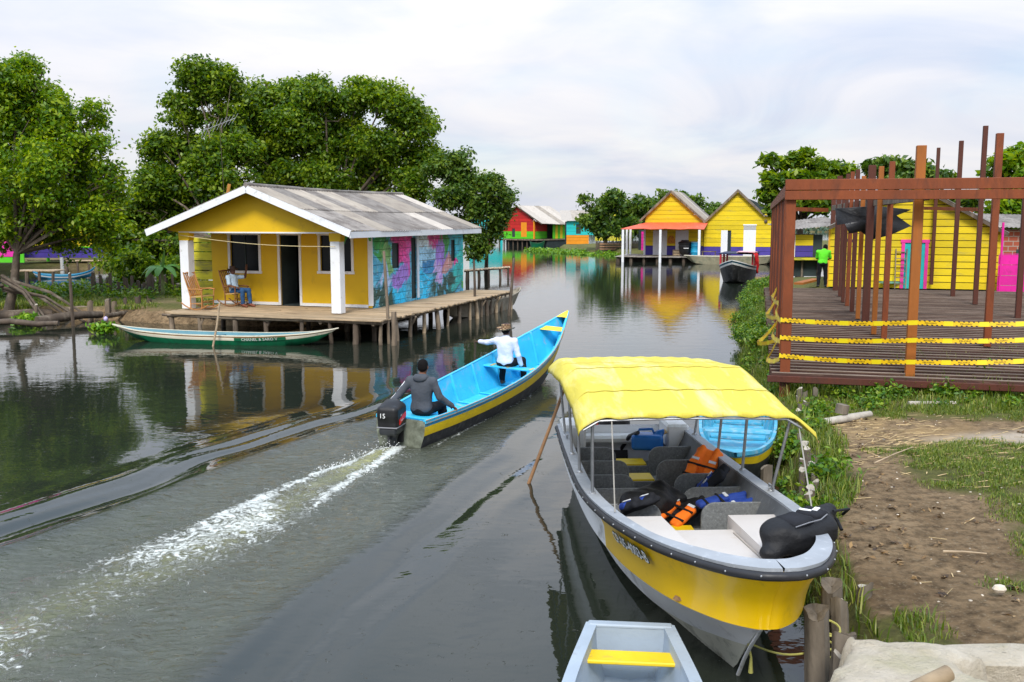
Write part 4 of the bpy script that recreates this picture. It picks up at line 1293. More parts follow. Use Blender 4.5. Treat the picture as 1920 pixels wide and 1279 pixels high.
solid_obj('pack_body', [('b', (0, 0, 0), (.30, .20, .15), .12, .05), ('e', (-.20, .02, .05), (.22, .17, .14)), ('c', (.22, .0, .06), (.42, .05, .12), .13, .07, .06), ('c', (-.3, 0, -.05), (-.42, -.02, -.10), .13, .08, .06)], BLKC, bp, .012, .035, .006)
mb = MB(); mb.tube([(-.26, -.14, .155), (-.12, -.16, .175), (.05, -.15, .165), (.2, -.1, .17)], .006, 5); mb.build('zip', pm('grey_zip', (.20, .20, .21), .4, .2), bp)
solid_obj('pocket', [('b', (-.12, -.02, .15), (.13, .12, .05), .045, .03), ('b', (.16, .02, .15), (.10, .11, .04), .035, .03)], GREYC, bp, .014, .03, .004)
mb = MB(); mb.tube([(.3, .1, .14), (.5, .16, .12), (.52, .02, .0), (.44, -.08, -.05)], .016, 6); mb.tube([(.34, -.06, .16), (.5, -.1, .16), (.56, .0, .06)], .014, 6); mb.each('strap', BLKC, bp, 60)
mb = MB(); mb.obox((.20, .01, .192), ((1, .35, 0), (-.35, 1, 0), (0, 0, 1)), (.045, .022, .004)); mb.obox((.11, .05, .192), ((1, .35, 0), (-.35, 1, 0), (0, 0, 1)), (.018, .05, .004)); mb.each('patch', LETTER, bp)

# ---- grey skiff in the foreground
SKF = pm('pale_grey_boat_paint', (0.34, 0.40, 0.46), .5, .08, 3, .002, 26, (0.24, 0.26, 0.27), .16, 6)
sk = thing('skiff', 'small pale grey skiff with a yellow thwart in the foreground', 'boat', (.875, 6.80, -.035), math.atan2(-1, -.1))
hull(sk, [(0, .295, .45), (.9, .43, .43), (1.8, .5, .43), (2.8, .46, .46), (3.6, .25, .52), (3.9, 0, .55)], [(0, .24, .02), (.9, .35, .0), (1.8, .41, .0), (2.8, .35, .02), (3.5, .16, .1), (3.75, 0, .15)],
     [(0, 0, .0), (.9, 0, -.02), (1.8, 0, -.03), (2.8, 0, .0), (3.45, 0, .08), (3.7, 0, .12)], (), [SKF], SKF, SKF, SKF, 40, SKF, inset=.05, floor=.06, rail_w=.085, rail_h=.03)
mb = MB(); mb.span(-.03, .05, -.31, .31, .435, .47); mb.build('transom_rail', SKF, sk, bevel=.01)
mb = MB(); mb.span(.24, .42, -.345, .345, .335, .365); mb.each('thwart', YELSTRIPE, sk, bevel=.008)
mb = MB()
for i in range(7):
    a = RD.random() * 6; p = np.array((RD.uniform(.6, .95), RD.uniform(-.25, .25), .068)); dv = np.array((math.cos(a), math.sin(a), 0)) * RD.uniform(.02, .06)
    mb.beam(p - dv, p + dv, .014, .006)
tag(mb.build('leaf_litter', pm('dead_leaf', (.14, .09, .05), .8, .3)), 'dead leaves on the floor of the grey skiff', 'leaf litter', None, 'stuff').location = (0, 0, 0)
bpy.data.objects['leaf_litter'].matrix_world = Matrix.Translation((.875, 6.80, -.035)) @ Matrix.Rotation(math.atan2(-1, -.1), 4, 'Z')

# ---- light blue canoe between the yellow boat and the bank
LBL = pm('faded_blue_paint', (0.055, 0.34, 0.50), .55, .2, 4, .004, 26, (0.30, 0.44, 0.50), .42, 7)
h2 = np.array((-1.35, -5.5)); rz2 = math.atan2(h2[1], h2[0])
lb = thing('canoe', 'faded light blue canoe with a yellow stripe moored between the yellow boat and the bank', 'boat', (4.02, 16.7, 0), rz2)
o_ = hull(lb, [(0, .36, .50), (1.2, .50, .46), (2.6, .55, .45), (4.0, .48, .47), (5.0, .30, .54), (5.6, .08, .62), (5.75, 0, .64)], [(0, .30, -.03), (1.2, .42, -.05), (2.6, .46, -.05), (4.0, .37, -.02), (4.9, .18, .05), (5.35, .03, .2), (5.45, 0, .25)],
          [(0, 0, -.1), (1.2, 0, -.12), (2.6, 0, -.12), (4.0, 0, -.1), (4.85, 0, 0), (5.32, 0, .17), (5.42, 0, .22)], (.14, .36), [LBL, YELSTRIPE, TAR], TAR, LBL, LBL, 44, LBL)
for s in (1.4, 2.5, 3.6): rib(o_[3], o_[4], s).build('rib', LBL, lb)
mb = MB(); mb.span(2.95, 3.2, -.5, .5, .33, .36); mb.span(4.4, 4.6, -.33, .33, .36, .39); mb.each('thwart', LBL, lb, bevel=.006)

# ---- green canoe under the porch, with a name on its stripe
GRN = pm('green_boat_paint', (0.004, 0.13, 0.055), .4, .2, 3, .003, 26, (0.01, 0.07, 0.035), .4, 4)
CREAM = pm('cream_stripe', (0.70, 0.66, 0.52), .5, .1, 3, .001, 30, (.45, .40, .28), .2, 6)
BRN = pm('brown_rail', (0.26, 0.125, 0.035), .6, .25, 5, .002, 30)
TEALIN = pm('grey_teal_inside', (0.085, 0.21, 0.25), .6, .15, 4, .002, 30)
gc = thing('canoe', 'slender green canoe with cream stripe and painted name in front of the porch', 'boat', (-8.02, 26.45, 0), rad(-11.3))
half = [(-3.4, 0, .46), (-3.1, .08, .40), (-2.4, .26, .32), (-1.2, .40, .27), (0, .43, .26), (1.2, .40, .27), (2.4, .25, .34), (3.1, .07, .44), (3.4, 0, .50)]
ck = [(-2.9, 0, .20), (-2.7, .05, .12), (-2.1, .17, .0), (-1.1, .30, -.05), (0, .33, -.05), (1.1, .30, -.05), (2.1, .16, .02), (2.75, .05, .15), (2.95, 0, .22)]
kk = [(-2.85, 0, .17), (-2.65, 0, .06), (-2.05, 0, -.05), (-1.1, 0, -.1), (0, 0, -.1), (1.1, 0, -.1), (2.05, 0, -.04), (2.7, 0, .1), (2.9, 0, .19)]
o_ = hull(gc, half, ck, kk, (.16, .42), [BRN, CREAM, GRN], GRN, TEALIN, CREAM, 50, None, rail_w=.04, rail_h=.025)
mb = MB(); xs_ = np.linspace(.55, 2.0, 14); mb.grid([[at_s(o_[0], x) * (1, -1, 1) * .84 + at_s(o_[1], x) * (1, -1, 1) * .16 + (0, -.034, 0) for x in xs_], [at_s(o_[0], x) * (1, -1, 1) * .55 + at_s(o_[1], x) * (1, -1, 1) * .45 + (0, -.044, 0) for x in xs_]])
mb.build('name_panel', GRN, gc)
V, F = text_mesh('CHANEL & SARO V', .12)
out = []
for x, y, z in V:
    s = 1.27 + x; f = .30 - y / .36
    out.append(at_s(o_[0], s) * (1, -1, 1) * (1 - f) + at_s(o_[1], s) * (1, -1, 1) * f + (0, -.052, 0))
MB().add(out, F).build('name_lettering', LETTER, gc)
mb = MB()
for s in (-1.6, -.2, 1.2): w = at_s(o_[3], s)[1]; mb.span(s - .1, s + .1, -w, w, .18, .205)
mb.each('thwart', TEALIN, gc)
mb = MB(); a = A(399, 652, 25.75); b = A(412, 566, 25.85); mb.tube([a, a.lerp(b, .5) + Vector((.02, 0, 0)), b], [.03, .028, .024], 7, jitter=.2)
tag(mb.build('punt_pole', PALEWOOD, None, 60), 'pale wooden pole standing in the water beside the green canoe', 'pole')
mb = MB(); a = G(980, 908, -.2); a = Vector((.12, 12.08, -.25)); b = A(1069, 700, 12.25); mb.tube([a, b], [.026, .02], 7, jitter=.2)
tag(mb.build('punt_pole', pm('brown_pole', (.26, .14, .065), .7, .25, 5, .004, 24), None, 60), 'long brown punt pole leaning on the stern of the yellow boat', 'pole')

# ---- far canoes
WOODB = pm('bare_wood_boat', (0.33, 0.285, 0.215), .75, .2, 4, .006, 20, (0.14, 0.12, 0.09), .35, 3)


def far_canoe(label, p, q, beam, h, side, inner, rail, fr=(), rise=.25):
    p, q = Vector(p), Vector(q); d = q - p; L = d.length
    c = thing('canoe', label, 'boat', (p.x, p.y, 0), math.atan2(d.y, d.x))
    b = beam / 2
    hull(c, [(0, .05 * b, h + rise * .6), (.12 * L, .55 * b, h + .2 * rise), (.35 * L, b, h), (.65 * L, b * .95, h), (.88 * L, .5 * b, h + .4 * rise), (L, 0, h + rise)],
         [(.07 * L, 0, h * .4), (.15 * L, .4 * b, .05), (.36 * L, .75 * b, -.05), (.64 * L, .7 * b, -.05), (.84 * L, .28 * b, .08), (.93 * L, 0, h * .5)],
         [(.08 * L, 0, h * .3), (.16 * L, 0, -.05), (.36 * L, 0, -.1), (.64 * L, 0, -.1), (.83 * L, 0, 0), (.92 * L, 0, h * .4)], fr, side, side[-1], inner, rail, 30)
    return c


far_canoe('bare wooden boat tucked under the outer end of the house deck', (-2.35, 32.3, 0), (.36, 38.6, 0), 1.0, .50, [WOODB], WOODB, WOODB, rise=.2)
far_canoe('long dark weathered canoe beside the far left dock', G(50, 500), G(208, 497), 1.1, .42, [OLDWOOD], DARKWOOD, OLDWOOD, rise=.15)
far_canoe('small blue canoe lying behind the left islet', G(60, 523), G(180, 521), .9, .22, [BLUESTRIPE, LIFTW, BLUESTRIPE], TEALIN, BLUESTRIPE, (.35, .6), rise=.45)
far_canoe('long buff canoe moored along the front of the gabled houses', G(1282, 495), G(1462, 496), 1.5, .62, [pm('buff_paint', (.36, .33, .22), .7, .2, 3, .003, 20, (.16, .2, .15), .3, 2)], OLDWOOD, CREAM, rise=.1)
far_canoe('dark green rowing boat under the red house', G(993, 467), G(1022, 467), 1.6, .7, [GRN], DARKWOOD, GRN, rise=.4)
# black launch with a dark canopy coming down the canal
bx, by = 11.95, 51.0
la = thing('launch', 'black launch with a white rail and dark blue canopy near the gabled houses', 'boat', (bx + 1.5, by + 5.0, 0), math.atan2(-5.0, -1.75))
NVY = pm('navy_canopy', (0.008, 0.014, 0.05), .6, .2, 4, .003, 20)
DKR = pm('dark_red_post', (.42, .02, .03), .5, .15, 4, 0)
TURQ = pm('dark_teal_stripe', (.015, .10, .15), .5, .15)
hull(la, [(0, .75, .75), (1.6, .95, .78), (3.2, .95, .88), (4.4, .72, 1.02), (5.2, .34, 1.18), (5.6, 0, 1.28)], [(0, .6, -.02), (1.6, .8, -.05), (3.2, .72, -.02), (4.3, .42, .05), (4.95, .14, .2), (5.2, 0, .3)],
     [(0, 0, -.1), (1.6, 0, -.15), (3.2, 0, -.12), (4.3, 0, -.05), (4.9, 0, .1), (5.15, 0, .25)], (.12, .22), [TURQ, LIFTW, TAR], TAR, TAR, LIFTW, 40, TAR)
mb = MB(); mb.span(.4, 3.6, -.98, .98, 1.52, 1.58); mb.build('canopy', NVY, la, bevel=.02)
for x in (.5, 2.0, 3.5):
    for sg in (1, -1):
        mb = MB(); mb.span(x - .06, x + .06, sg * .86 - .05, sg * .86 + .05, .8, 1.52); mb.build('canopy_post', DKR, la)
mb = MB(); mb.span(1.0, 1.3, -.8, .8, .55, .6); mb.span(2.4, 2.7, -.8, .8, .55, .6); mb.each('thwart', TAR, la)
cl = thing('cloth', 'bright red and white cloth hung over the side of the black launch', 'cloth', (bx + .88, by + 1.6, .0), math.atan2(-5.0, -1.75))
mb = MB(); rr = []
for i, (z, w, off) in enumerate(((1.62, .72, .0), (1.60, .75, .12), (1.48, .62, .20), (1.2, .45, .24), (.95, .34, .28), (.7, .18, .26), (.52, .06, .27))):
    rr.append([(w * u + .05 * math.sin(i * 2 + u * 3), .32 + off + .05 * math.sin(u * 9 + i), z + .03 * math.sin(u * 7)) for u in np.linspace(-1, 1, 12)])
mb.grid(rr[1:], 0); REDC = pm('red_cloth', (.80, .02, .02), .7, .15, 8, .006, 20)
o = mb.build('red_drape', REDC, cl, 80); so = o.modifiers.new('t', 'SOLIDIFY'); so.thickness = .02
mb = MB(); mb.grid([[(p[0] * .9, p[1] - .3 - (i == 0) * .5, p[2] + .04) for p in rr[0 if i else 0]] for i in range(2)] + [[(q[0], q[1] + .03, q[2] + .04) for q in rr[1]]]); o = mb.build('pale_drape', pm('pink_cloth', (.85, .42, .42), .7, .25, 2.5, .004, 20, (.45, .55, .85), .3, 1.5), cl, 80); so = o.modifiers.new('t', 'SOLIDIFY'); so.thickness = .02

# ================================================================ HOUSES, DECKS, FRAME
def plane_hit(px, py, O, ex):
    """where the sight line of a measured point meets the upright plane through O along ex: (distance along ex, height above O)"""
    a = Vector(_ray(px, py)); O = Vector(O); ex = Vector(ex).normalized(); n = Vector((-ex.y, ex.x, 0))
    t = (O - Vector((0, 0, EYE))).dot(n) / a.dot(n)
    p = Vector((0, 0, EYE)) + a * t - O
    return p.dot(ex), p.z


def cut(u0, u1, holes):
    segs = [(u0, u1)]
    for a, b in holes:
        n = []
        for s0, s1 in segs:
            if b <= s0 or a >= s1: n.append((s0, s1)); continue
            if a > s0: n.append((s0, a))
            if b < s1: n.append((b, s1))
        segs = n
    return [q for q in segs if q[1] - q[0] > .01]


def boards(mb, o, ex, en, lim, z0, z1, ph, holes=(), gap=.012, th=.025, mat=lambda z: 0, lap=.006, step=None):
    """horizontal boards on an upright plane; lim(z) -> (left, right); holes (u0, u1, z0, z1)"""
    o, ex, en = [np.asarray(q, float) for q in (o, ex, en)]
    zs = []
    z = z0
    while z < z1 - 1e-4:
        zs.append((z, min(z + ph * RD.uniform(.94, 1.06), z1))); z = zs[-1][1]
    for a, b in zs:
        cuts = sorted({a, b} | {q for h in holes for q in h[2:4] if a + .004 < q < b - .004})
        off = RD.uniform(-lap, lap); tn = RD.random()
        for k in range(len(cuts) - 1):
            c, d = cuts[k], cuts[k + 1]
            c2 = c + (gap / 2 if k == 0 else 0); d2 = d - (gap / 2 if k == len(cuts) - 2 else 0)
            hs = [(h[0], h[1]) for h in holes if h[2] < (c + d) / 2 < h[3]]
            (l0, r0), (l1, r1) = lim(c2), lim(d2)
            for s0, s1 in cut(min(l0, l1), max(r0, r1), hs):
                pl = [(max(s0, l0), c2), (min(s1, r0), c2), (min(s1, r1), d2), (max(s0, l1), d2)]
                if pl[1][0] - pl[0][0] < .01 and pl[2][0] - pl[3][0] < .01: continue
                mb.prism(pl, o + en * off, ex, (0, 0, 1), en, -th / 2, th / 2, mat((c + d) / 2), tn)
    return mb


def frame_rect(mb, o, ex, en, u0, u1, z0, z1, w=.08, t=.05, sill=True, bottom=True, mat=0):
    o, ex, en = [np.asarray(q, float) for q in (o, ex, en)]
    f = lambda a, b, c, d, tt: mb.prism([(a, c), (b, c), (b, d), (a, d)], o, ex, (0, 0, 1), en, -t / 2, tt, mat)
    f(u0 - w, u0, z0, z1, t / 2); f(u1, u1 + w, z0, z1, t / 2); f(u0 - w * 1.3, u1 + w * 1.3, z1, z1 + w, t / 2 + .012)
    if bottom: f(u0 - w * 1.3, u1 + w * 1.3, z0 - w, z0, t / 2 + (.03 if sill else 0))


def corr_roof(mb, r0, r1, e0, e1, rows=2, sheet_w=.9, wave=.18, amp=.018, mats=3, sag=0.0, lift=.02):
    """corrugated sheets from ridge line r0-r1 down to eave line e0-e1"""
    r0, r1, e0, e1 = [np.asarray(q, float) for q in (r0, r1, e0, e1)]
    L = np.linalg.norm(r1 - r0); n = max(int(L / sheet_w), 1)
    nrm = unit(np.cross(r1 - r0, e0 - r0)); nrm = nrm if nrm[2] > 0 else -nrm
    for k in range(rows):
        v0, v1 = k / rows, (k + 1) / rows + (.04 if k < rows - 1 else 0)
        for i in range(n):
            us = np.linspace(i / n, (i + 1) / n + .004, int(sheet_w / wave * 6) + 2)
            dz = RD.uniform(0, .008) + lift * (rows - k)
            row = []
            for v in (v0, (v0 + v1) / 2, v1 + RD.uniform(-.004, .006)):
                row.append([r0 * (1 - u) * (1 - v) + r1 * u * (1 - v) + e0 * (1 - u) * v + e1 * u * v + nrm * (dz + amp * math.sin(u * L / wave * 6.283)) - np.array((0, 0, sag * math.sin(math.pi * u) * 1.0)) for u in us])
            mb.grid(row, RD.choices(range(mats), [6, 3, 1.4][:mats])[0], False, RD.random())
    return mb


YWALL = pm('golden_yellow_wall', (0.72, 0.45, 0.006), .55, .06, 1.2, .003, 16, (0.50, 0.30, 0.02), .14, 1.4)
YBOARD = pm('yellow_board_paint', (0.72, 0.53, 0.006), .6, .08, 2, .005, 18, (0.42, 0.34, 0.06), .22, 3, (.4, 1, 2), tint=.14)
YOLD = pm('worn_yellow_board', (0.56, 0.50, 0.025), .65, .14, 3, .006, 18, (0.22, 0.20, 0.05), .42, 4, (.5, 1, 2), tint=.25)
PURPLE = pm('purple_board_paint', (0.060, 0.040, 0.27), .6, .12, 2, .005, 18, (0.03, 0.03, 0.10), .25, 3, tint=.12)
TRIM = pm('white_trim', (0.78, 0.79, 0.80), .5, .04, 3, .002, 30, (0.50, 0.49, 0.45), .18, 5)
ROOF1 = pm('weathered_sheet', (0.235, 0.21, 0.185), .85, .22, 2.0, .004, 40, (0.12, 0.10, 0.085), .50, 1.6, (1, 1, 1), tint=.22)
ROOF2 = pm('pale_sheet', (0.33, 0.285, 0.23), .85, .18, 2.0, .004, 40, (0.24, 0.20, 0.165), .42, 1.8, tint=.18)
ROOF3 = pm('new_sheet', (0.46, 0.41, 0.35), .8, .12, 2.0, .003, 40, (0.36, 0.31, 0.26), .35, 2, tint=.1)
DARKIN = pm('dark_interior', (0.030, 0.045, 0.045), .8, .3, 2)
GLASS = pm('dark_glass', (0.010, 0.013, 0.015), .2, .3, 2, 0, spec=.15)
DOORW = pm('white_door_board', (0.74, 0.76, 0.79), .55, .05, 5, .003, 20, (0.48, 0.48, 0.50), .25, 5, (3, 1, .4))


def mural_mat(u_of):
    m, t, b, out = new_mat('mural_paint')
    v = coords(t)
    w = NN(t, 'ShaderNodeTexNoise', Scale=.75, Detail=5.0, Roughness=.58, Distortion=1.0); t.links.new(v, w.inputs['Vector'])
    sb = NN(t, 'ShaderNodeVectorMath', operation='SUBTRACT'); sb.inputs[1].default_value = (.5, .5, .5); t.links.new(w.outputs['Color'], sb.inputs[0])
    sc = NN(t, 'ShaderNodeVectorMath', operation='SCALE'); sc.inputs['Scale'].default_value = 2.6; t.links.new(sb.outputs[0], sc.inputs[0])
    ad = NN(t, 'ShaderNodeVectorMath', operation='ADD'); t.links.new(v, ad.inputs[0]); t.links.new(sc.outputs[0], ad.inputs[1])
    n1_ = noise(t, v, 2.6, 7, .7, .8)
    col = mixc(t, ramp(t, n1_, [(.38, 0.), (.62, 1.)]), (0.030, 0.28, 0.46), (0.12, 0.46, 0.62))
    GRN_, DGR, MAG, PUR, CYA, WHI, SAL, TUR, PALE = (.035, .30, .035), (.020, .060, .035), (.72, .03, .27), (.34, .18, .62), (.015, .50, .82), (.66, .78, .86), (.58, .27, .25), (.03, .56, .50), (.42, .52, .74)
    for px, z, ru, rz_, c in ((712, 1.9, .9, .45, GRN_), (726, 1.55, .6, .3, (.20, .42, .12)), (706, .25, .9, .5, DGR), (735, .35, .9, .38, DGR), (756, 2.05, .9, .5, MAG), (765, 1.5, .4, .5, (.70, .08, .40)), (752, 1.1, .7, .4, PUR), (722, 1.0, .7, .28, PALE),
                              (755, .35, .55, .5, CYA), (790, 1.95, .8, .6, WHI), (800, 1.35, 1.0, .42, (.35, .62, .82)), (793, .45, .9, .45, CYA), (803, 1.0, .6, .2, (.02, .22, .50)), (815, 2.0, .7, .5, MAG), (825, 1.35, .7, .5, PUR), (833, 1.9, .5, .4, GRN_),
                              (839, 1.05, .6, .34, SAL), (822, .85, .6, .26, (.50, .36, .66)), (835, .3, 1.5, .36, DGR), (858, 1.9, .9, .5, (.05, .50, .66)), (864, 1.2, .9, .5, TUR), (862, .6, .9, .35, (.03, .42, .40)), (870, .25, .6, .3, (.05, .30, .05)), (853, 1.0, .25, .2, MAG)):
        mp = t.nodes.new('ShaderNodeMapping'); mp.vector_type = 'POINT'
        u = u_of(px)
        mp.inputs['Scale'].default_value = (0.02, 1 / ru, 1 / rz_); mp.inputs['Location'].default_value = (0, -u / ru, -z / rz_)
        t.links.new(ad.outputs[0], mp.inputs[0])
        ln = NN(t, 'ShaderNodeVectorMath', operation='LENGTH'); t.links.new(mp.outputs[0], ln.inputs[0])
        col = mixc(t, ramp(t, ln.outputs['Value'], [(.75, .95), (1.15, 0.)]), col, c)
    n3 = noise(t, ad.outputs[0], 2.6, 7, .62, 1.6)
    col = mixc(t, ramp(t, n3, [(.56, 0.), (.66, .7)]), col, (.025, .045, .06))
    n4 = noise(t, ad.outputs[0], 2.1, 6, .6, 2.4)
    col = mixc(t, ramp(t, n4, [(.60, 0.), (.68, .75)]), col, (.60, .66, .70))
    nv = noise(t, ad.outputs[0], 2.4, 7, .62, 1.2)
    hs = NN(t, 'ShaderNodeHueSaturation'); mr = NN(t, 'ShaderNodeMapRange'); mr.inputs[1].default_value = .3; mr.inputs[2].default_value = .7; mr.inputs[3].default_value = .55; mr.inputs[4].default_value = 1.7
    t.links.new(nv, mr.inputs[0]); t.links.new(mr.outputs[0], hs.inputs['Value']); t.links.new(col, hs.inputs['Color']); col = hs.outputs[0]
    t.links.new(col, b.inputs['Base Color']); b.inputs['Roughness'].default_value = .6
    bn = NN(t, 'ShaderNodeBump', Strength=1.0, Distance=.005); t.links.new(n3, bn.inputs['Height']); t.links.new(bn.outputs[0], b.inputs['Normal'])
    return m


# ---------------------------------------------------------------- the yellow porch house
HRZ = rad(-18); HO = Vector((-10.04, 29.05, .72))
hx = np.array((math.cos(HRZ), math.sin(HRZ), 0)); hy = np.array((-math.sin(HRZ), math.cos(HRZ), 0))
house = thing('porch_house', 'yellow porch house with white posts, grey corrugated roof and a mural painted side', 'house', HO, HRZ)
WY, BY, WX = 2.05, 9.8, 5.4
FO = HO + Vector(hy * WY)
fw_ = lambda px, py: plane_hit(px, py, FO, hx)
WL = fw_(399, 500)[0]
X, Y3, Z3 = (1, 0, 0), (0, 1, 0), (0, 0, 1)
ops = []
for nm, (x0, y0, x1, y1) in (('window', (432, 447, 487, 508)), ('door', (525, 445, 564, 574)), ('window', (601, 447, 660, 509))):
    u0, z1 = fw_(x0, y0); u1, z0 = fw_(x1, y1)
    ops.append((nm, u0, u1, 0.0 if nm == 'door' else z0, 2.20))
mb = MB(); boards(mb, (0, WY, 0), X, (0, -1, 0), lambda z: (WL, WX), 0, 2.36, 2.36, [o[1:] for o in ops], gap=0, th=.06, lap=0)
mb.build('front_wall', YWALL, house)
for nm, u0, u1, z0, z1 in ops:
    if nm == 'window':
        mb = MB(); frame_rect(mb, (0, WY - .03, 0), X, (0, -1, 0), u0, u1, z0, z1, .085, .05)
        w = mb.build('window', TRIM, house, bevel=.006)
        mb = MB(); mb.span(u0, u1, WY + .035, WY + .045, z0, z1); mb.build('pane', GLASS, w)
        mb = MB(); mb.span((u0 + u1) / 2 - .018, (u0 + u1) / 2 + .018, WY + .01, WY + .034, z0, z1); mb.build('mullion', DARKIN, w)
    else:
        mb = MB(); frame_rect(mb, (0, WY - .03, 0), X, (0, -1, 0), u0, u1, z0, z1, .085, .05, False, False); d = mb.build('door_frame', TRIM, house, bevel=.006)
        mb = MB(); mb.obox((u0 + .03, WY + .42, 1.1), ((.1, 1, 0), (-1, .1, 0), Z3), (.40, .02, 1.09)); mb.build('door', DARKIN, house)
mb = MB(); mb.span(WX - .11, WX + .035, WY - .055, WY - .005, .06, 2.3); mb.build('corner_board', TRIM, house)
mb = MB()
du0, du1 = ops[1][1], ops[1][2]
mb.span(WL + .03, du0 - .09, WY - .055, WY - .031, .0, .09); mb.span(du1 + .09, WX - .12, WY - .055, WY - .031, .0, .09); mb.each('skirting', TRIM, house)
mb = MB(); mb.span(.05, WX - .04, WY + .08, BY - .08, -.02, .015); mb.build('floor', DARKIN, house)
mb = MB(); mb.span(.02, WX - .04, 5.2, 5.26, .02, 2.3); mb.build('inner_wall', DARKIN, house)
mb = MB(); mb.span(.02, .07, 2.25, BY, 0, 2.3); mb.build('left_wall', YWALL, house)
mb = MB(); mb.span(.02, WX, BY - .05, BY, 0, 2.3); mb.build('rear_wall', YWALL, house)
SL = fw_(360, 500)[0]
mb = MB(); boards(mb, (0, 2.16, 0), X, (0, -1, 0), lambda z: (SL, WL - .02), .12, 2.12, .30, (), .03, .03, lap=.008); mb.build('side_screen', YOLD, house)
mb = MB(); mb.span(SL - .11, SL - .02, 2.13, 2.19, .1, 2.16); mb.build('screen_post', TRIM, house)
# mural side
SO_ = HO + Vector(hx * WX)
sw_ = lambda px, py: plane_hit(px, py, SO_, hy)
mops = []
for nm, (x0, y0, x1, y1) in (('side_window', (734, 456, 748, 502)), ('side_door', (770, 446, 781, 560)), ('side_window', (845, 450, 853, 489))):
    u0, z1 = sw_(x0, y0); u1, z0 = sw_(x1, y1)
    mops.append((nm, u0, u1, max(z0, .05), min(z1, 2.2)))
mb = MB(); boards(mb, (WX, 0, 0), Y3, X, lambda z: (WY + .005, BY), -.12, 2.30, .235, [o[1:] for o in mops], gap=.013, th=.03, lap=.006)
mb.build('mural_wall', mural_mat(lambda px: sw_(px, 500)[0]), house)['label'] = 'plank wall covered in a magenta, cyan and green mural'
mb = MB(); mb.span(WX - .05, WX - .02, WY + .1, BY, -.1, .02 + 2.2); 
mb = MB()
for nm, u0, u1, z0, z1 in mops:
    if nm == 'side_door':
        q = MB(); q.span(WX + .016, WX + .05, u1, u1 + .16, z0, z1); q.build('door_frame', pm('pale_blue_trim', (.62, .74, .84), .5, .06), house)
    q = MB(); q.span(WX - .06, WX - .05, u0 - .1, u1 + .1, z0 - .1, z1 + .1); q.build('side_opening', DARKIN, house)
# porch posts, beam, gable
PCAP = YWALL
for x0 in (0.02, WX - .30):
    q = MB(); q.span(x0, x0 + .30, 0, .30, 0, 2.06); q.build('post', TRIM, house, bevel=.012)
    q = MB(); q.prism([(x0 - .02, 2.06), (x0 + .32, 2.06), (x0 + .34, 2.30), (x0 - .04, 2.30)], (0, 0, 0), X, Z3, Y3, .02, .28); q.build('capital', YWALL, house)
RZ_, EZ = 3.62, 2.36
RX = 2.72
lim = lambda z: (-.42 + (z - 2.42) / (RZ_ - .06 - 2.42) * (RX + .42) if z > 2.42 else -.42, 5.86 - (z - 2.42) / (RZ_ - .06 - 2.42) * (5.86 - RX) if z > 2.42 else 5.86)
mb = MB(); mb.prism([(-.40, 2.36), (-.02, 2.30), (5.42, 2.30), (5.80, 2.36), (5.80, 2.42), (RX, 3.56), (-.40, 2.42)], (0, .06, 0), X, Z3, Y3, 0, .08); mb.build('gable', YWALL, house)
mb = MB(); mb.span(-.02, WX, .045, .058, 2.285, 2.325); mb.build('gable_trim', TRIM, house)
q = MB(); q.span(WX - .04, WX + .02, .3, WY, 2.20, 2.34); q.prism([(.30, 2.20), (.30, 1.98), (.36, 2.08), (.50, 2.17), (.6, 2.20)], (WX - .02, 0, 0), Y3, Z3, X, -.03, .03); q.prism([(WY - .02, 2.20), (WY - .3, 2.20), (WY - .12, 2.13), (WY - .02, 1.98)], (WX - .02, 0, 0), Y3, Z3, X, -.03, .03)
q.each('porch_bracket', pm('green_trim', (.05, .33, .05), .55, .1), house)
mb = MB(); mb.span(.05, WX - .05, .2, WY + .4, 2.37, 2.40); mb.build('porch_ceiling', YWALL, house)
EXL, EXR, FY, BYR = -.78, 6.00, -.50, 10.25
mb = MB(); corr_roof(mb, (RX, FY, RZ_), (RX, BYR, RZ_), (EXR, FY, EZ), (EXR, BYR, EZ), 2, .92, .18, .016, 3, .05)
corr_roof(mb, (RX, FY, RZ_), (RX, BYR, RZ_), (EXL, FY, EZ), (EXL, BYR, EZ), 2, .92, .18, .016, 3, .05)
rf = mb.build('roof', [ROOF1, ROOF2, ROOF3], house, 60)
mb = MB(); mb.tube([(RX, y, RZ_ + .05 - .05 * math.sin(math.pi * (y - FY) / (BYR - FY))) for y in np.linspace(FY, BYR, 16)], .07, 7, jitter=.2); mb.build('ridge_cap', ROOF1, rf, 50)
mb = MB()
for ex_ in (EXL, EXR):
    mb.beam((RX, FY + .02, RZ_ - .07), (ex_, FY + .02, EZ - .07), .035, .20)
mb.each('rake_board', TRIM, house)
mb = MB(); mb.span(EXR - .035, EXR, FY + .04, BYR, EZ - .19, EZ - .01); mb.build('fascia', TRIM, house)
mb = MB(); mb.beam((RX, BYR - .05, RZ_ - .04), (EXR, BYR - .05, EZ - .04), .03, .10); mb.beam((RX, BYR - .05, RZ_ - .04), (EXL, BYR - .05, EZ - .04), .03, .10); mb.each('rear_board', OLDWOOD, house)
mb = MB()
for y in np.arange(.4, BYR, .95):
    for ex_ in (EXL + .1, EXR - .1): mb.beam((RX, y, RZ_ - .09), (ex_, y, EZ - .06), .05, .07)
mb.build('rafters', OLDWOOD, house)
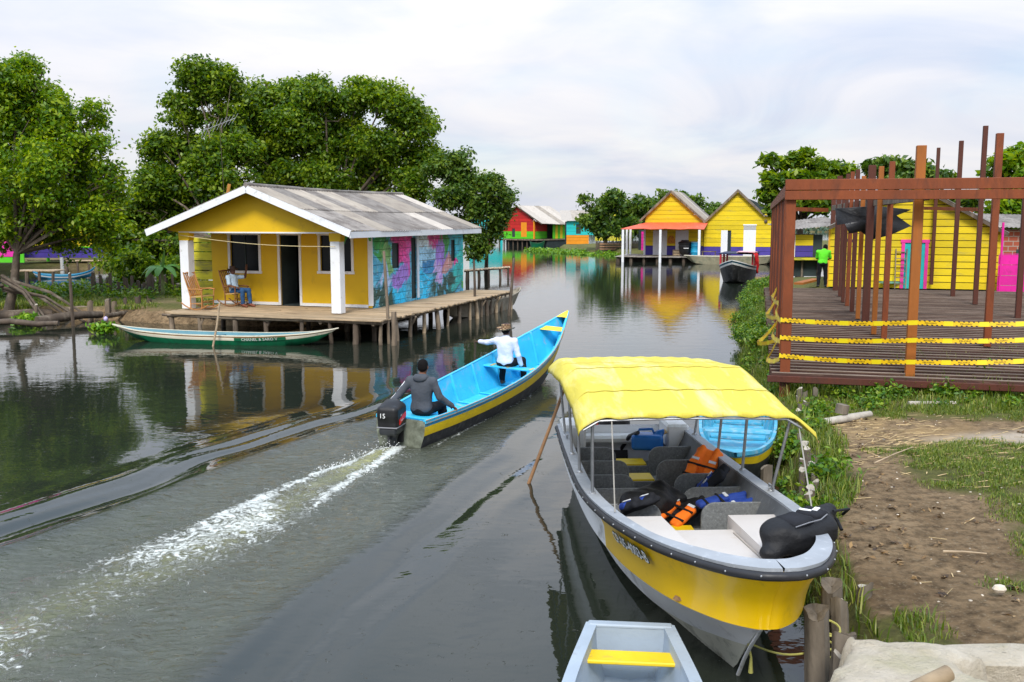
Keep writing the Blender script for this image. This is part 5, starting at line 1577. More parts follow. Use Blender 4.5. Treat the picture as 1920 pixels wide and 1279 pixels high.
# deck round the house
DZ = .70
dk = thing('timber_deck', 'worn plank deck on crooked stilts around the yellow porch house', 'deck', (HO.x, HO.y, 0), HRZ)
mb = MB()
y = -1.12
while y < 10.5:
    w = RD.uniform(.13, .19)
    x1 = 7.22 + RD.uniform(-.05, .06)
    x0 = (.02 if y > -.9 else .45) + RD.uniform(-.05, .05) if y < WY else 5.46
    if y > 2.0 and y < BY + .3: x0 = WX + .03
    xm = (x0 + x1) / 2 + RD.uniform(-.6, .6) if x1 - x0 > 3 else None
    for a, b in (((x0, xm), (xm + .006, x1)) if xm else ((x0, x1),)):
        mb.obox(((a + b) / 2, y + w / 2, DZ - .018 + RD.uniform(-.007, .007)), ((1, RD.uniform(-.004, .004), RD.uniform(-.004, .004)), Y3, Z3), ((b - a) / 2, w / 2 - .006, .017), 0, RD.random())
    y += w
mb.build('planks', pm('deck_plank', (0.45, 0.33, 0.20), .8, .2, 4, .008, 24, (0.22, 0.16, 0.10), .38, 2.2, (.4, 3, 1), tint=.3), dk)
mb = MB()
for x in (.3, 1.8, 3.6, 5.3, 6.9): mb.tube([(x, -1.0, DZ - .12), (x + .03, 1.0, DZ - .13), (x, 2.3 if x < 5 else 10.4, DZ - .12)], [.06, .05, .06], 7, jitter=.3)
mb.each('bearer', OLDWOOD, dk, 60)
mb = MB()
mb.tube([(.1, -1.02, DZ - .07), (2.5, -1.03, DZ - .09), (5, -1.02, DZ - .07), (7.2, -1.0, DZ - .08)], [.04, .05, .04, .05], 7, jitter=.3)
mb.tube([(7.12, y, DZ - .075 + RD.uniform(-.015, .015)) for y in np.linspace(-1, 10.4, 9)], .045, 7, jitter=.3)
mb.each('edge_log', OLDWOOD, dk, 60)


def stilt(x, y, r, top=DZ - .1, fork=False, mat=OLDWOOD):
    q = MB(); lx, ly = RD.uniform(-.1, .1), RD.uniform(-.1, .1)
    q.tube([(x + lx, y + ly, -.6), (x + lx * .4 + RD.uniform(-.03, .03), y, .15), (x, y, top)], [r, r * 1.05, r * .9], 8, jitter=.25)
    if fork:
        q.tube([(x, y, .32), (x + .16, y + .02, top)], [r * .7, r * .6], 6, jitter=.2)
    q.build('stilt', mat, dk, 60)


for i, x in enumerate((.35, 1.35, 2.55, 3.5, 4.7, 5.55, 6.35)):
    stilt(x, -.98 + RD.uniform(-.02, .05), RD.uniform(.055, .085), fork=i in (1, 3), mat=RD.choice([OLDWOOD, DARKWOOD]))
for i, y in enumerate(np.concatenate([np.linspace(-.9, 6, 8), np.linspace(6.6, 10.4, 8)])):
    stilt(7.1, y, RD.uniform(.04, .075), fork=i in (2, 9, 12), mat=RD.choice([OLDWOOD, OLDWOOD, PALEWOOD]))
for y in (.6, 1.9, 3.3, 4.7, 6.1, 7.6, 9.4): stilt(5.6 + RD.uniform(-.1, .1), y, RD.uniform(.05, .08), mat=DARKWOOD)
for x in (.4, 1.9, 3.4, 4.8): stilt(x, 1.6, .07, mat=DARKWOOD)


def pole(label, x0, y0, zb, x1, y1, zt, r, mat=OLDWOOD, name='mooring_pole', cat='pole', group=None):
    q = MB(); d = Vector((x1 - x0, y1 - y0, 0))
    q.tube([(0, 0, 0), (d.x * .5 + .015, d.y * .5, (zt - zb) * .5), (d.x, d.y, zt - zb)], [r, r * .92, r * .8], 8, jitter=.22)
    o = q.build(name, mat, None, 60); o.location = (x0, y0, zb)
    return tag(o, label, cat, group)


p = G(730, 645); pole('tall thin grey pole at the front right corner of the porch deck', p.x, p.y, -.4, p.x - .12, p.y + .1, 2.55, .045)
p = G(735, 647); pole('short thick mooring post by the front right corner of the porch deck', p.x + .05, p.y - .1, -.4, p.x + .07, p.y - .05, .92, .085)
p = G(952, 592); pole('dark crooked pole at the outer end of the house deck', p.x, p.y, -.4, p.x + .22, p.y + .1, 2.05, .06, DARKWOOD)
p = G(890, 556, .7); pole('thin dark pole standing on the deck by the mural corner', p.x, p.y, .1, p.x - .02, p.y, 2.0, .05, DARKWOOD)
p = G(700, 640); pole('stout dark stake under the front edge of the porch deck', p.x, p.y + .1, -.4, p.x, p.y + .1, .5, .08, DARKWOOD)
# small pier beyond the house
pr = thing('small_pier', 'small plank pier on thin stilts beyond the mural wall', 'pier', (0, 0, 0))
a, b = G(872, 506, .62), G(955, 500, .62)
mb = MB()
for i in range(26):
    q = a.lerp(b, i / 25); mb.box((q.x, q.y, .60 + RD.uniform(-.012, .012)), (.085, 1.5 + RD.uniform(-.1, .1), .03), 0, RD.uniform(-.05, .05), RD.random())
mb.build('planks', _M['deck_plank'], pr)
for f in (.05, .3, .52, .78, .97):
    for dy_ in (-.6, .55):
        q = a.lerp(b, f); s = MB(); s.tube([(q.x + RD.uniform(-.06, .06), q.y + dy_, -.5), (q.x, q.y + dy_, .58)], RD.uniform(.045, .075), 7, jitter=.25); s.build('stilt', DARKWOOD, pr, 60)
mb = MB(); mb.tube([a + Vector((0, -.6, -.06)), b + Vector((0, -.6, -.06))], .045, 6, jitter=.2); mb.tube([a + Vector((0, .55, -.06)), b + Vector((0, .55, -.06))], .045, 6, jitter=.2); mb.each('bearer', DARKWOOD, pr, 60)
p = G(912, 506, .2); pole('slim purple painted post rising through the small pier', p.x, p.y, -.5, p.x, p.y, 2.6, .07, pm('purple_pole_paint', (.16, .10, .28), .6, .25, 4))
# clothes line and aerial
mb = MB(); P0, P1 = HO + Vector(hx * .1) + Vector((0, 0, 2.22)), HO + Vector(hx * 5.3) + Vector((0, 0, 1.92))
mb.tube([P0.lerp(P1, f) + Vector((0, 0, -.10 * math.sin(math.pi * f))) - Vector(hy) * .05 for f in np.linspace(0, 1, 12)], .009, 5)
tag(mb.build('clothes_line', pm('cream_rope', (.62, .52, .28), .8, .1)), 'thin cream line strung across the porch between the posts', 'rope')
ae = thing('aerial', 'pale television aerial rising above the roof before the dark tree', 'aerial', A(421, 355, 38.5))
mb = MB(); mb.tube([(0, 0, -1.2), (-.1, 0, 2.5)], .009, 6); mb.build('mast', DARKWOOD, ae)
mb = MB(); mb.beam((-.75, .1, 2.3), (.55, -.1, 2.75), .025, .025)
for f in np.linspace(0, 1, 9): c = np.array((-.75, .1, 2.3)) * (1 - f) + np.array((.55, -.1, 2.75)) * f; mb.tube([c + (-.12, 0, -.28 + .1 * f), c + (.12, 0, .28 - .1 * f)], .009, 5)
mb.build('elements', STEEL, ae)
mb = MB(); mb.tube([A(425, 372, 33.5), A(430, 345, 33.5)], .055, 7, jitter=.2); tag(mb.build('roof_stick', pm('orange_timber', (.45, .20, .04), .7, .2), None, 60), 'short orange stick poking up behind the porch roof', 'stick')
wm = thing('bin', 'pale bin standing just inside the dark open doorway', 'bin', Vector(FO) + Vector(hx * (du0 + .52)) + Vector(hy * .75), HRZ)
solid_obj('bin_body', [('c', (0, 0, .06), (0, 0, .62), .20, .24, .02)], pm('grey_white_plastic', (.62, .66, .66), .5, .1), wm, .02, .02)
mb = MB(); mb.tube([(0, 0, .80), (0, 0, .86)], [.27, .25], 16); mb.build('lid', pm('white_lid', (.75, .76, .75), .5, .05), wm, 40)

# ---------------------------------------------------------------- the unfinished timber frame on the right bank
FRZ = rad(-14.3); FP = Vector((4.53, 15.75, 0)); FZ = .90
fx = np.array((math.cos(FRZ), math.sin(FRZ), 0)); fy = np.array((-math.sin(FRZ), math.cos(FRZ), 0))
TIM = pm('oiled_red_timber', (0.205, 0.046, 0.010), .6, .25, 3, .006, 24, (0.095, 0.026, 0.009), .42, 3, (1, 1, .25), tint=.3)
TIMD = pm('dark_red_timber', (0.085, 0.021, 0.010), .65, .25, 3, .006, 24, (0.055, 0.022, 0.013), .35, 3, (1, 1, .25), tint=.3)
TIML = pm('bright_cut_timber', (0.34, 0.105, 0.014), .65, .2, 3, .005, 24, (0.24, 0.085, 0.03), .3, 3, (1, 1, .25))
JOI = pm('joist_timber', (0.055, 0.023, 0.016), .75, .3, 4, .006, 24, (0.16, 0.095, 0.065), .30, 5, (.3, 3, 3), tint=.3)
JTOP = pm('joist_top', (0.20, 0.15, 0.115), .85, .2, 5, .004, 30, (0.11, 0.07, 0.05), .45, 3, (.3, 2, 1), tint=.3)
fr = thing('timber_pavilion', 'unfinished rust brown timber building frame with a joist floor on the right bank', 'building frame', FP, FRZ)


def fl(p):
    """world -> frame coordinates"""
    r = Vector(p) - FP
    return r.dot(Vector(fx)), r.dot(Vector(fy)), r.z


jm = MB(); w = -.12
while w < 20.6:
    u0 = -.22 + RD.uniform(-.02, .02)
    jm.span(u0, 15.5, w, w + .05, FZ - .17, FZ - .012, 0, RD.random())
    jm.span(u0, 15.5, w - .002, w + .052, FZ - .012 + .001, FZ + .002, 1, RD.random())
    w += .36 + RD.uniform(-.035, .035)
jm.build('joist_floor', [JOI, JTOP], fr)
mb = MB(); mb.span(-.28, 15.5, -.19, -.135, FZ - .155, FZ - .05); mb.build('edge_beam', TIMD, fr, bevel=.006)
mb = MB()
for u in (0, 2.05, 4.1, 6.2, 8.3, 10.4, 12.5, 14.6): mb.span(u - .06, u + .06, -.1, 20.5, FZ - .36, FZ - .175)
mb.each('bearer', TIMD, fr)
pst = [(1468, 742, 1484, 340, .16, 0), (1703, 745, 1722, 273, .145, 2)]
for bx_, by_, tx, ty, s, mt in pst:
    p = G(bx_, by_, .45 if bx_ < 1600 else .50); u, w_, _ = fl(p); zt = A(tx, ty, p.y).z
    if bx_ < 1600: u, w_ = 0, 0
    q = MB(); q.span(u - s / 2, u + s / 2, w_ - s / 2, w_ + s / 2, .2, zt); q.build('post', [TIM, TIMD, TIML][mt], fr, bevel=.006)
for k_, w_ in enumerate((1.6, 3.2, 4.8, 6.6, 8.4, 10.4, 12.4, 14.6, 16.8, 19.0)):
    q = MB(); q.span(-.065, .065, w_ - .07, w_ + .07, .2, 3.92 + (.0 if k_ % 2 else .03)); q.build('post', [TIM, TIMD][k_ % 2], fr, bevel=.006)
inner = [(1657, 636, 1668, 303, .13, 0), (1638, 627, 1650, 312, .12, 2), (1622, 610, 1630, 310, .19, 1), (1608, 598, 1612, 330, .12, 2), (1597, 585, 1602, 318, .13, 1), (1588, 574, 1592, 322, .13, 0), (1580, 567, 1584, 326, .12, 1), (1566, 545, 1570, 330, .20, 1), (1557, 528, 1560, 340, .20, 1),
         (1746, 534, 1749, 277, .14, 1), (1786, 556, 1798, 264, .15, 1), (1828, 571, 1841, 236, .15, 1), (1850, 650, 1869, 250, .15, 0), (1908, 597, 1916, 330, .15, 1), (1722, 534, 1727, 395, .11, 1), (1813, 532, 1818, 392, .11, 0), (1575, 556, 1578, 335, .15, 1)]
for bx_, by_, tx, ty, s, mt in inner:
    p = G(bx_, by_, FZ); u, w_, _ = fl(p); zt = A(tx, ty, p.y).z
    s *= .86; q = MB(); q.span(u - s / 2, u + s / 2, w_ - s / 2, w_ + s / 2, FZ + .004, zt); q.build('post', [TIM, TIMD, TIML][mt], fr, bevel=.006)
u2 = fl(G(1703, 745, .5))[0]
mb = MB(); mb.span(-.10, 9.5, -.155, -.085, 3.87, 4.04); mb.span(-.10, 9.5, -.15, -.09, 3.715, 3.862); mb.each('front_beam', TIM, fr, bevel=.006)
mb = MB(); mb.span(-.10, -.035, -.08, 20.2, 3.76, 3.96); mb.build('side_beam', TIM, fr, bevel=.006)
mb = MB(); p1 = fl(A(1562, 390, 36.5)); mb.beam((u2 + .1, .1, 3.80), (p1[0], p1[1], p1[2]), .07, .19); mb.build('tie_beam', OLDWOOD, fr, bevel=.006)
mb = MB(); a = fl(A(1480, 392, 34)); b = fl(A(1552, 394, 35)); mb.beam(a, b, .07, .14); mb.build('tie_beam', TIM, fr)
mb = MB(); a = fl(A(1716, 390, 37)); b = fl(A(1836, 393, 33)); mb.beam(a, b, .07, .12); mb.build('tie_beam', TIM, fr)
mb = MB(); a = fl(G(1562, 510, FZ)); mb.beam(fl(A(1568, 448, 36)), fl(A(1600, 452, 33)), .05, .10); mb.build('tie_beam', TIMD, fr)
mb = MB(); mb.beam((8.2, -.12, 3.75), (9.6, .5, 3.85), .06, .12); mb.build('tie_beam', OLDWOOD, fr)
FOOT = DARKWOOD
for px, py, r in ((1583, 735, .10), (1690, 735, .09), (1822, 742, .13), (1840, 745, .12), (1905, 745, .1)):
    p = G(px, py, .5); u, w_, _ = fl(p); q = MB(); q.tube([(u, max(w_, .15), .1), (u, max(w_, .15), FZ - .27)], r, 9, jitter=.25); q.build('footing', FOOT if px != 1840 else OLDWOOD, fr, 60)
# red can in the weeds, plank on the floor
rc = thing('gas_bottle', 'small red gas bottle standing in the weeds beside the front post', 'gas bottle', G(1717, 738, .45) + Vector((0, .12, 0)))
solid_obj('bottle', [('c', (0, 0, .08), (0, 0, .26), .085, .085, .01), ('e', (0, 0, .30), (.085, .085, .07))], pm('faded_red', (.50, .05, .035), .55, .25, 8, .003, 20, (.30, .16, .12), .3), rc, .014, .03)
mb = MB(); mb.tube([(0, 0, .36), (0, 0, .42)], .03, 8); mb.build('valve', STEEL, rc)
mb = MB(); a, b = G(1497, 534, FZ), G(1530, 526, FZ); mb.beam(a + Vector((0, 0, .045)), b + Vector((0, 0, .045)), .35, .08); tag(mb.build('loose_plank', TIML), 'pale cut plank lying on the joist floor near the man in green', 'plank')
mb = MB(); a = G(1668, 532, FZ); mb.box(a + Vector((0, 0, .05)), (.7, .4, .06), 0, .3); tag(mb.build('loose_board', pm('green_board', (.16, .36, .27), .6, .15)), 'pale green board lying on the joist floor before the plank house', 'plank')

# caution tape: printed blocks of dashes and the word
tm, t, b_, o_ = new_mat('caution_tape')
uv = t.nodes.new('ShaderNodeUVMap'); sp = t.nodes.new('ShaderNodeSeparateXYZ'); t.links.new(uv.outputs[0], sp.inputs[0])


def wrapn(src, per, lo, hi):
    m_ = NN(t, 'ShaderNodeMath', operation='WRAP'); m_.inputs[1].default_value = per; m_.inputs[2].default_value = 0; t.links.new(src, m_.inputs[0])
    a_ = NN(t, 'ShaderNodeMath', operation='GREATER_THAN'); a_.inputs[1].default_value = lo; t.links.new(m_.outputs[0], a_.inputs[0])
    c_ = NN(t, 'ShaderNodeMath', operation='LESS_THAN'); c_.inputs[1].default_value = hi; t.links.new(m_.outputs[0], c_.inputs[0])
    d_ = NN(t, 'ShaderNodeMath', operation='MULTIPLY'); t.links.new(a_.outputs[0], d_.inputs[0]); t.links.new(c_.outputs[0], d_.inputs[1])
    return d_.outputs[0]


def mul(a_, c_):
    d_ = NN(t, 'ShaderNodeMath', operation='MULTIPLY'); t.links.new(a_, d_.inputs[0]); t.links.new(c_, d_.inputs[1]); return d_.outputs[0]


sk_ = NN(t, 'ShaderNodeMath', operation='MULTIPLY_ADD'); sk_.inputs[1].default_value = .05; t.links.new(sp.outputs[1], sk_.inputs[0]); t.links.new(sp.outputs[0], sk_.inputs[2])
block = wrapn(sp.outputs[0], .52, .02, .40)
e1 = NN(t, 'ShaderNodeMath', operation='GREATER_THAN'); e1.inputs[1].default_value = .80; t.links.new(sp.outputs[1], e1.inputs[0])
e2 = NN(t, 'ShaderNodeMath', operation='LESS_THAN'); e2.inputs[1].default_value = .20; t.links.new(sp.outputs[1], e2.inputs[0])
e3 = NN(t, 'ShaderNodeMath', operation='ADD'); t.links.new(e1.outputs[0], e3.inputs[0]); t.links.new(e2.outputs[0], e3.inputs[1])
dash = mul(mul(wrapn(sk_.outputs[0], .072, .0, .030), e3.outputs[0]), block)
c_ = mixc(t, block, (.80, .63, .01), (.80, .50, .008)); c_ = mixc(t, dash, c_, (.02, .02, .02))
t.links.new(c_, b_.inputs['Base Color']); b_.inputs['Roughness'].default_value = .4


def ribbon(label, pts, hgt=.075, words=True):
    pts = [Vector(p) for p in pts]; P = [np.array(p) for p in pts]
    fine = []
    for i in range(len(P) - 1):
        n = max(int(np.linalg.norm(P[i + 1] - P[i]) / .12), 2)
        for k in range(n):
            f = k / n; fine.append(P[i] * (1 - f) + P[i + 1] * f - np.array((0, 0, .035 * math.sin(math.pi * f))))
    fine.append(P[-1])
    s = [0]
    for i in range(1, len(fine)): s.append(s[-1] + np.linalg.norm(fine[i] - fine[i - 1]))
    tw = [.10 * math.sin(q * 1.3) for q in s]
    side = np.cross(unit(fine[-1] - fine[0]), (0, 0, 1))
    up_ = [q + np.array((0, 0, hgt / 2)) + side * hgt * w_ for q, w_ in zip(fine, tw)]; dn_ = [q - np.array((0, 0, hgt / 2)) - side * hgt * w_ for q, w_ in zip(fine, tw)]
    q = MB(); q.grid([dn_, up_]); o = thing('caution_tape', label, 'tape', (0, 0, 0), 0, 'yellow caution tapes on the timber frame')
    r = q.build('ribbon', tm, o)
    uvl = r.data.uv_layers.new(name='UVMap'); n = len(fine)
    for lp in r.data.loops:
        uvl.data[lp.index].uv = (s[lp.vertex_index % n], lp.vertex_index // n)
    so = r.modifiers.new('t', 'SOLIDIFY'); so.thickness = .002
    if words:
        V_, F_ = text_mesh('PELIGRO', .030)
        w0 = .21
        while w0 < s[-1] - .2:
            i = int(np.searchsorted(s, w0)); d = unit(fine[min(i + 1, n - 1)] - fine[i - 1]); nrm = np.cross(d, (0, 0, 1))
            c = np.array([np.interp(w0, s, [f[k] for f in fine]) for k in range(3)]); twk = np.interp(w0, s, tw)
            upv = unit(np.array((0, 0, 1)) + nrm * 2 * twk * 1.0)
            MB().add(c + V_[:, :1] * d * 1.5 + V_[:, 1:2] * upv + nrm * .006, F_).build('lettering', pm('black_print', (.02, .02, .02), .5, .1), o); w0 += .52
    return o


def fwld(u, w_, z): return FP + Vector(fx) * u + Vector(fy) * w_ + Vector((0, 0, z))


for lb_, ys_ in (('uppermost yellow caution tape across the front posts', (600, 605, 603)), ('middle yellow caution tape across the front posts', (633, 638, 632)), ('lowest yellow caution tape across the front posts', (667, 679, 671))):
    zz_ = [A(px, py, fwld(u, -.1, 0).y).z for px, py, u in ((1478, ys_[0], 0), (1706, ys_[1], u2), (1918, ys_[2], 4.3))]
    ribbon(lb_, [fwld(-.10, -.10, zz_[0]), fwld(u2, -.105, zz_[1]), fwld(4.3, -.10, zz_[2]), fwld(7.5, -.1, zz_[2] + .03)])
for i, (lb_, z0, z1, sag) in enumerate((('loose yellow caution tape along the left row of posts, highest of the three', 1.75, 1.95, 0), ('drooping yellow caution tape along the left row of posts', 1.42, 1.75, .1), ('low tangled yellow caution tape along the left row of posts', 1.12, 1.2, .25))):
    ribbon(lb_, [fwld(-.10, -.08, z0), fwld(-.16 - sag * .5, 1.2, z0 + .05 - sag), fwld(-.085, 2.3, (z0 + z1) / 2), fwld(-.2 - sag, 3.6, (z0 + z1) / 2 - sag), fwld(-.085, 4.7, z1)], .085, False)

# black tarpaulin between the posts
tp = thing('tarpaulin', 'torn black tarpaulin with pointed tails strung between the frame posts', 'tarpaulin', (0, 0, 0))
TY = 23.5
pt = lambda px, py, dy_=0: A(px, py, TY + dy_)
mb = MB()
poly = [(1566, 391), (1600, 389), (1640, 386), (1709, 393), (1681, 404), (1708, 424), (1672, 440), (1634, 450), (1614, 434), (1592, 438), (1584, 420), (1569, 422)]
c0 = pt(1630, 412, .12); P_ = [pt(x, y, .25 * math.sin(x * .09)) for x, y in poly]
mb.add([c0] + P_, [(0, i + 1, (i + 1) % len(P_) + 1) for i in range(len(P_))]); o = mb.build('sheet', pm('black_plastic_sheet', (.022, .023, .026), .38, .3, 3, .03, 4), tp, 170)
so = o.modifiers.new('t', 'SOLIDIFY'); so.thickness = .01

# ---------------------------------------------------------------- houses on the right
MAG = pm('magenta_paint', (0.66, 0.012, 0.28), .6, .1, 2, .004, 18, (.40, .02, .17), .25, 3, tint=.12)
TURQP = pm('turquoise_paint', (0.015, 0.46, 0.44), .55, .1, 3, .003, 18)
PINK = pm('pink_trim', (0.72, 0.04, 0.30), .55, .1)
hb = thing('plank_house', 'yellow plank house with a turquoise door in a pink frame behind the timber frame', 'house', (12.72, 38.6, .72), rad(-18))
HBO = Vector((12.72, 38.6, .72)); hbx = Vector((math.cos(rad(18)), -math.sin(rad(18)), 0)); hby = Vector((math.sin(rad(18)), math.cos(rad(18)), 0)); hit = lambda px, py: plane_hit(px, py, HBO, hbx)
W_ = hit(1872, 530)[0]; apx, apz = hit(1717, 347); er = hit(1880, 436); el_ = hit(1560, 424)
lim2 = lambda z: (max(0, (z - el_[1]) / (apz - el_[1]) * (apx - el_[0]) + el_[0]) if z > el_[1] else 0, min(W_, er[0] - (z - er[1]) / (apz - er[1]) * (er[0] - apx)) if z > er[1] else W_)
d0, dz1 = hit(1697, 455); d1, dz0 = hit(1731, 533)
mb = MB(); boards(mb, (0, 0, 0), X, (0, -1, 0), lim2, 0, apz - .03, .27, [(d0, d1, -.1, dz1)], .028, .03, lap=.008); mb.build('front_wall', YBOARD, hb)
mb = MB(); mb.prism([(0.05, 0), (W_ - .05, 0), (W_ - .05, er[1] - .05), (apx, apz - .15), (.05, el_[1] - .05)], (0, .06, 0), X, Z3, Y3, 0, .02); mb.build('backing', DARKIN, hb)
mb = MB(); frame_rect(mb, (0, -.03, 0), X, (0, -1, 0), d0, d1, 0, dz1, .12, .06, False, False); dfr = mb.build('door_frame', PINK, hb)
mb = MB(); mb.span(d0, d0 + (d1 - d0) * .52, -.02, .02, 0, dz1); mb.span(d1 - .22, d1, -.02, .02, 0, dz1); mb.each('door', TURQP, hb)
mb = MB(); mb.span(d0 + (d1 - d0) * .52, d1 - .22, .03, .05, 0, dz1); mb.build('door_opening', DARKIN, hb)
rf = MB(); corr_roof(rf, (apx, -.35, apz + .04), (apx, 7, apz + .04), (er[0] + .15, -.35, er[1] - .02), (er[0] + .15, 7, er[1] - .02), 1, .9, .18, .02, 2)
corr_roof(rf, (apx, -.35, apz + .04), (apx, 7, apz + .04), (el_[0] - .1, -.35, el_[1] - .02), (el_[0] - .1, 7, el_[1] - .02), 1, .9, .18, .02, 2); rf.build('roof', [ROOF1, ROOF2], hb, 60)
mb = MB(); mb.beam((apx, -.33, apz - .03), (er[0] + .15, -.33, er[1] - .08), .03, .12); mb.beam((apx, -.33, apz - .03), (el_[0] - .1, -.33, el_[1] - .08), .03, .12); mb.each('rake_board', DARKWOOD, hb)
mb = MB(); mb.span(W_ - .06, W_ - .01, .03, 6.8, 0, er[1] - .05); mb.span(.01, .06, .03, 6.8, 0, el_[1] - .05); mb.each('side_wall', YBOARD, hb)
mb = MB(); mb.span(-.06, 0, -.04, .03, 0, 2.3); mb.build('corner_board', pm('orange_trim', (.62, .30, .02), .6, .15), hb)
# ladder leaning by the door
ld = thing('ladder', 'grey wooden ladder leaning beside the turquoise door', 'ladder', HBO + hbx * (d0 - .12) - hby * .35, rad(-18))
mb = MB()
for xx in (-.2, .2): mb.beam((xx, 0, 0), (xx, .28, 1.55), .04, .05)
mb.each('rail', OLDWOOD, ld)
mb = MB()
for f in np.linspace(.12, .92, 6): mb.beam((-.2, .28 * f, 1.55 * f), (.2, .28 * f, 1.55 * f), .035, .03)
mb.each('rung', OLDWOOD, ld)
fn = thing('board_fence', 'bright magenta board fence at the right edge behind the frame', 'fence', (18.15, 35.9, .6))
mb = MB(); boards(mb, (0, 0, 0), X, (0, -1, 0), lambda z: (0, 3.2), 0, 1.55, .38, (), .02, .03); mb.build('boards', MAG, fn)
mb = MB()
for x in (.03, 1.05, 2.1): mb.span(x, x + .07, -.07, -.02, 0, 1.75 if x > .1 else 2.7)
mb.each('fence_post', MAG, fn)
BRK, t, b_, o_ = new_mat('brick_wall')
br = NN(t, 'ShaderNodeTexBrick', Scale=1.0); br.inputs['Color1'].default_value = (.36, .085, .045, 1); br.inputs['Color2'].default_value = (.26, .06, .035, 1); br.inputs['Mortar'].default_value = (.34, .29, .25, 1)
br.inputs['Brick Width'].default_value = .40; br.inputs['Row Height'].default_value = .21; br.inputs['Mortar Size'].default_value = .018
c2 = t.nodes.new('ShaderNodeTexCoord'); m2_ = t.nodes.new('ShaderNodeMapping'); m2_.inputs['Rotation'].default_value = (rad(90), 0, 0); t.links.new(c2.outputs['Object'], m2_.inputs[0]); t.links.new(m2_.outputs[0], br.inputs['Vector'])
t.links.new(br.outputs['Color'], b_.inputs['Base Color']); b_.inputs['Roughness'].default_value = .9
bk = thing('brick_house', 'small red brick house behind the magenta fence', 'house', (20.1, 41.0, .6))
mb = MB(); mb.span(0, 4, 0, 4, 0, 2.35); mb.build('wall', BRK, bk)
mb = MB(); mb.span(.05, .35, -.03, -.002, 1.55, 2.35); mb.build('concrete_column', pm('raw_concrete', (.34, .33, .31), .9, .2), bk)
mb = MB(); mb.span(1.35, 2.0, -.02, .01, .9, 1.55); mb.build('window_opening', DARKIN, bk)
mb = MB(); corr_roof(mb, (-.3, 4.2, 3.1), (4.3, 4.2, 3.0), (-.5, -.4, 2.5), (4.3, -.4, 2.35), 1, .9, .18, .02, 2); mb.build('roof', [ROOF1, ROOF2], bk, 60)
# small yellow and purple shed
SHO = Vector((14.55, 50.0, .55)); hs = lambda px, py: plane_hit(px, py, SHO, X)
sh = thing('shed', 'small yellow and purple stilt shed with a grey lean-to roof left of the plank house', 'shed', SHO)
w1 = hs(1524, 465)[0]; zt = hs(1500, 440)[1]; zm = hs(1500, 464)[1]; zb = hs(1500, 482)[1]
mb = MB(); boards(mb, (0, 0, 0), X, (0, -1, 0), lambda z: (.12, w1), zb, zt, .3, (), .015, .03, mat=lambda z: 1 if z < zm else 0); mb.build('front_wall', [YBOARD, PURPLE], sh)
mb = MB(); mb.span(-.05, .12, -.04, .03, zb, zt + .1); mb.build('door_jamb', TRIM, sh)
mb = MB(); mb.span(.1, w1 + .5, .06, 3, zb - 1.0, zt); mb.build('room', DARKIN, sh)  # dark box runs to the ground, painting the shade beneath the shed
mb = MB(); mb.span(-.1, w1 + .6, -.5, .0, zb - .14, zb - .03); mb.build('sill_beam', YOLD, sh)
mb = MB(); corr_roof(mb, (-.5, 3.2, hs(1490, 427)[1] + .15), (w1 + 1.6, 3.2, hs(1575, 410)[1] + .1), (-.6, -.7, hs(1490, 432)[1]), (w1 + 1.5, -.7, hs(1575, 422)[1]), 1, .9, .18, .02, 1); mb.build('roof', [ROOF1], sh, 60)
for x in (0, w1 * .5, w1 + .3):
    mb = MB(); mb.tube([(x, 0, -.9), (x, 0, zb - .1)], .06, 6); mb.build('stilt', DARKWOOD, sh)

# ---------------------------------------------------------------- the twin gabled houses
GAO = Vector((0, 80, .5)); ga = lambda px, py: plane_hit(px, py, GAO, X)


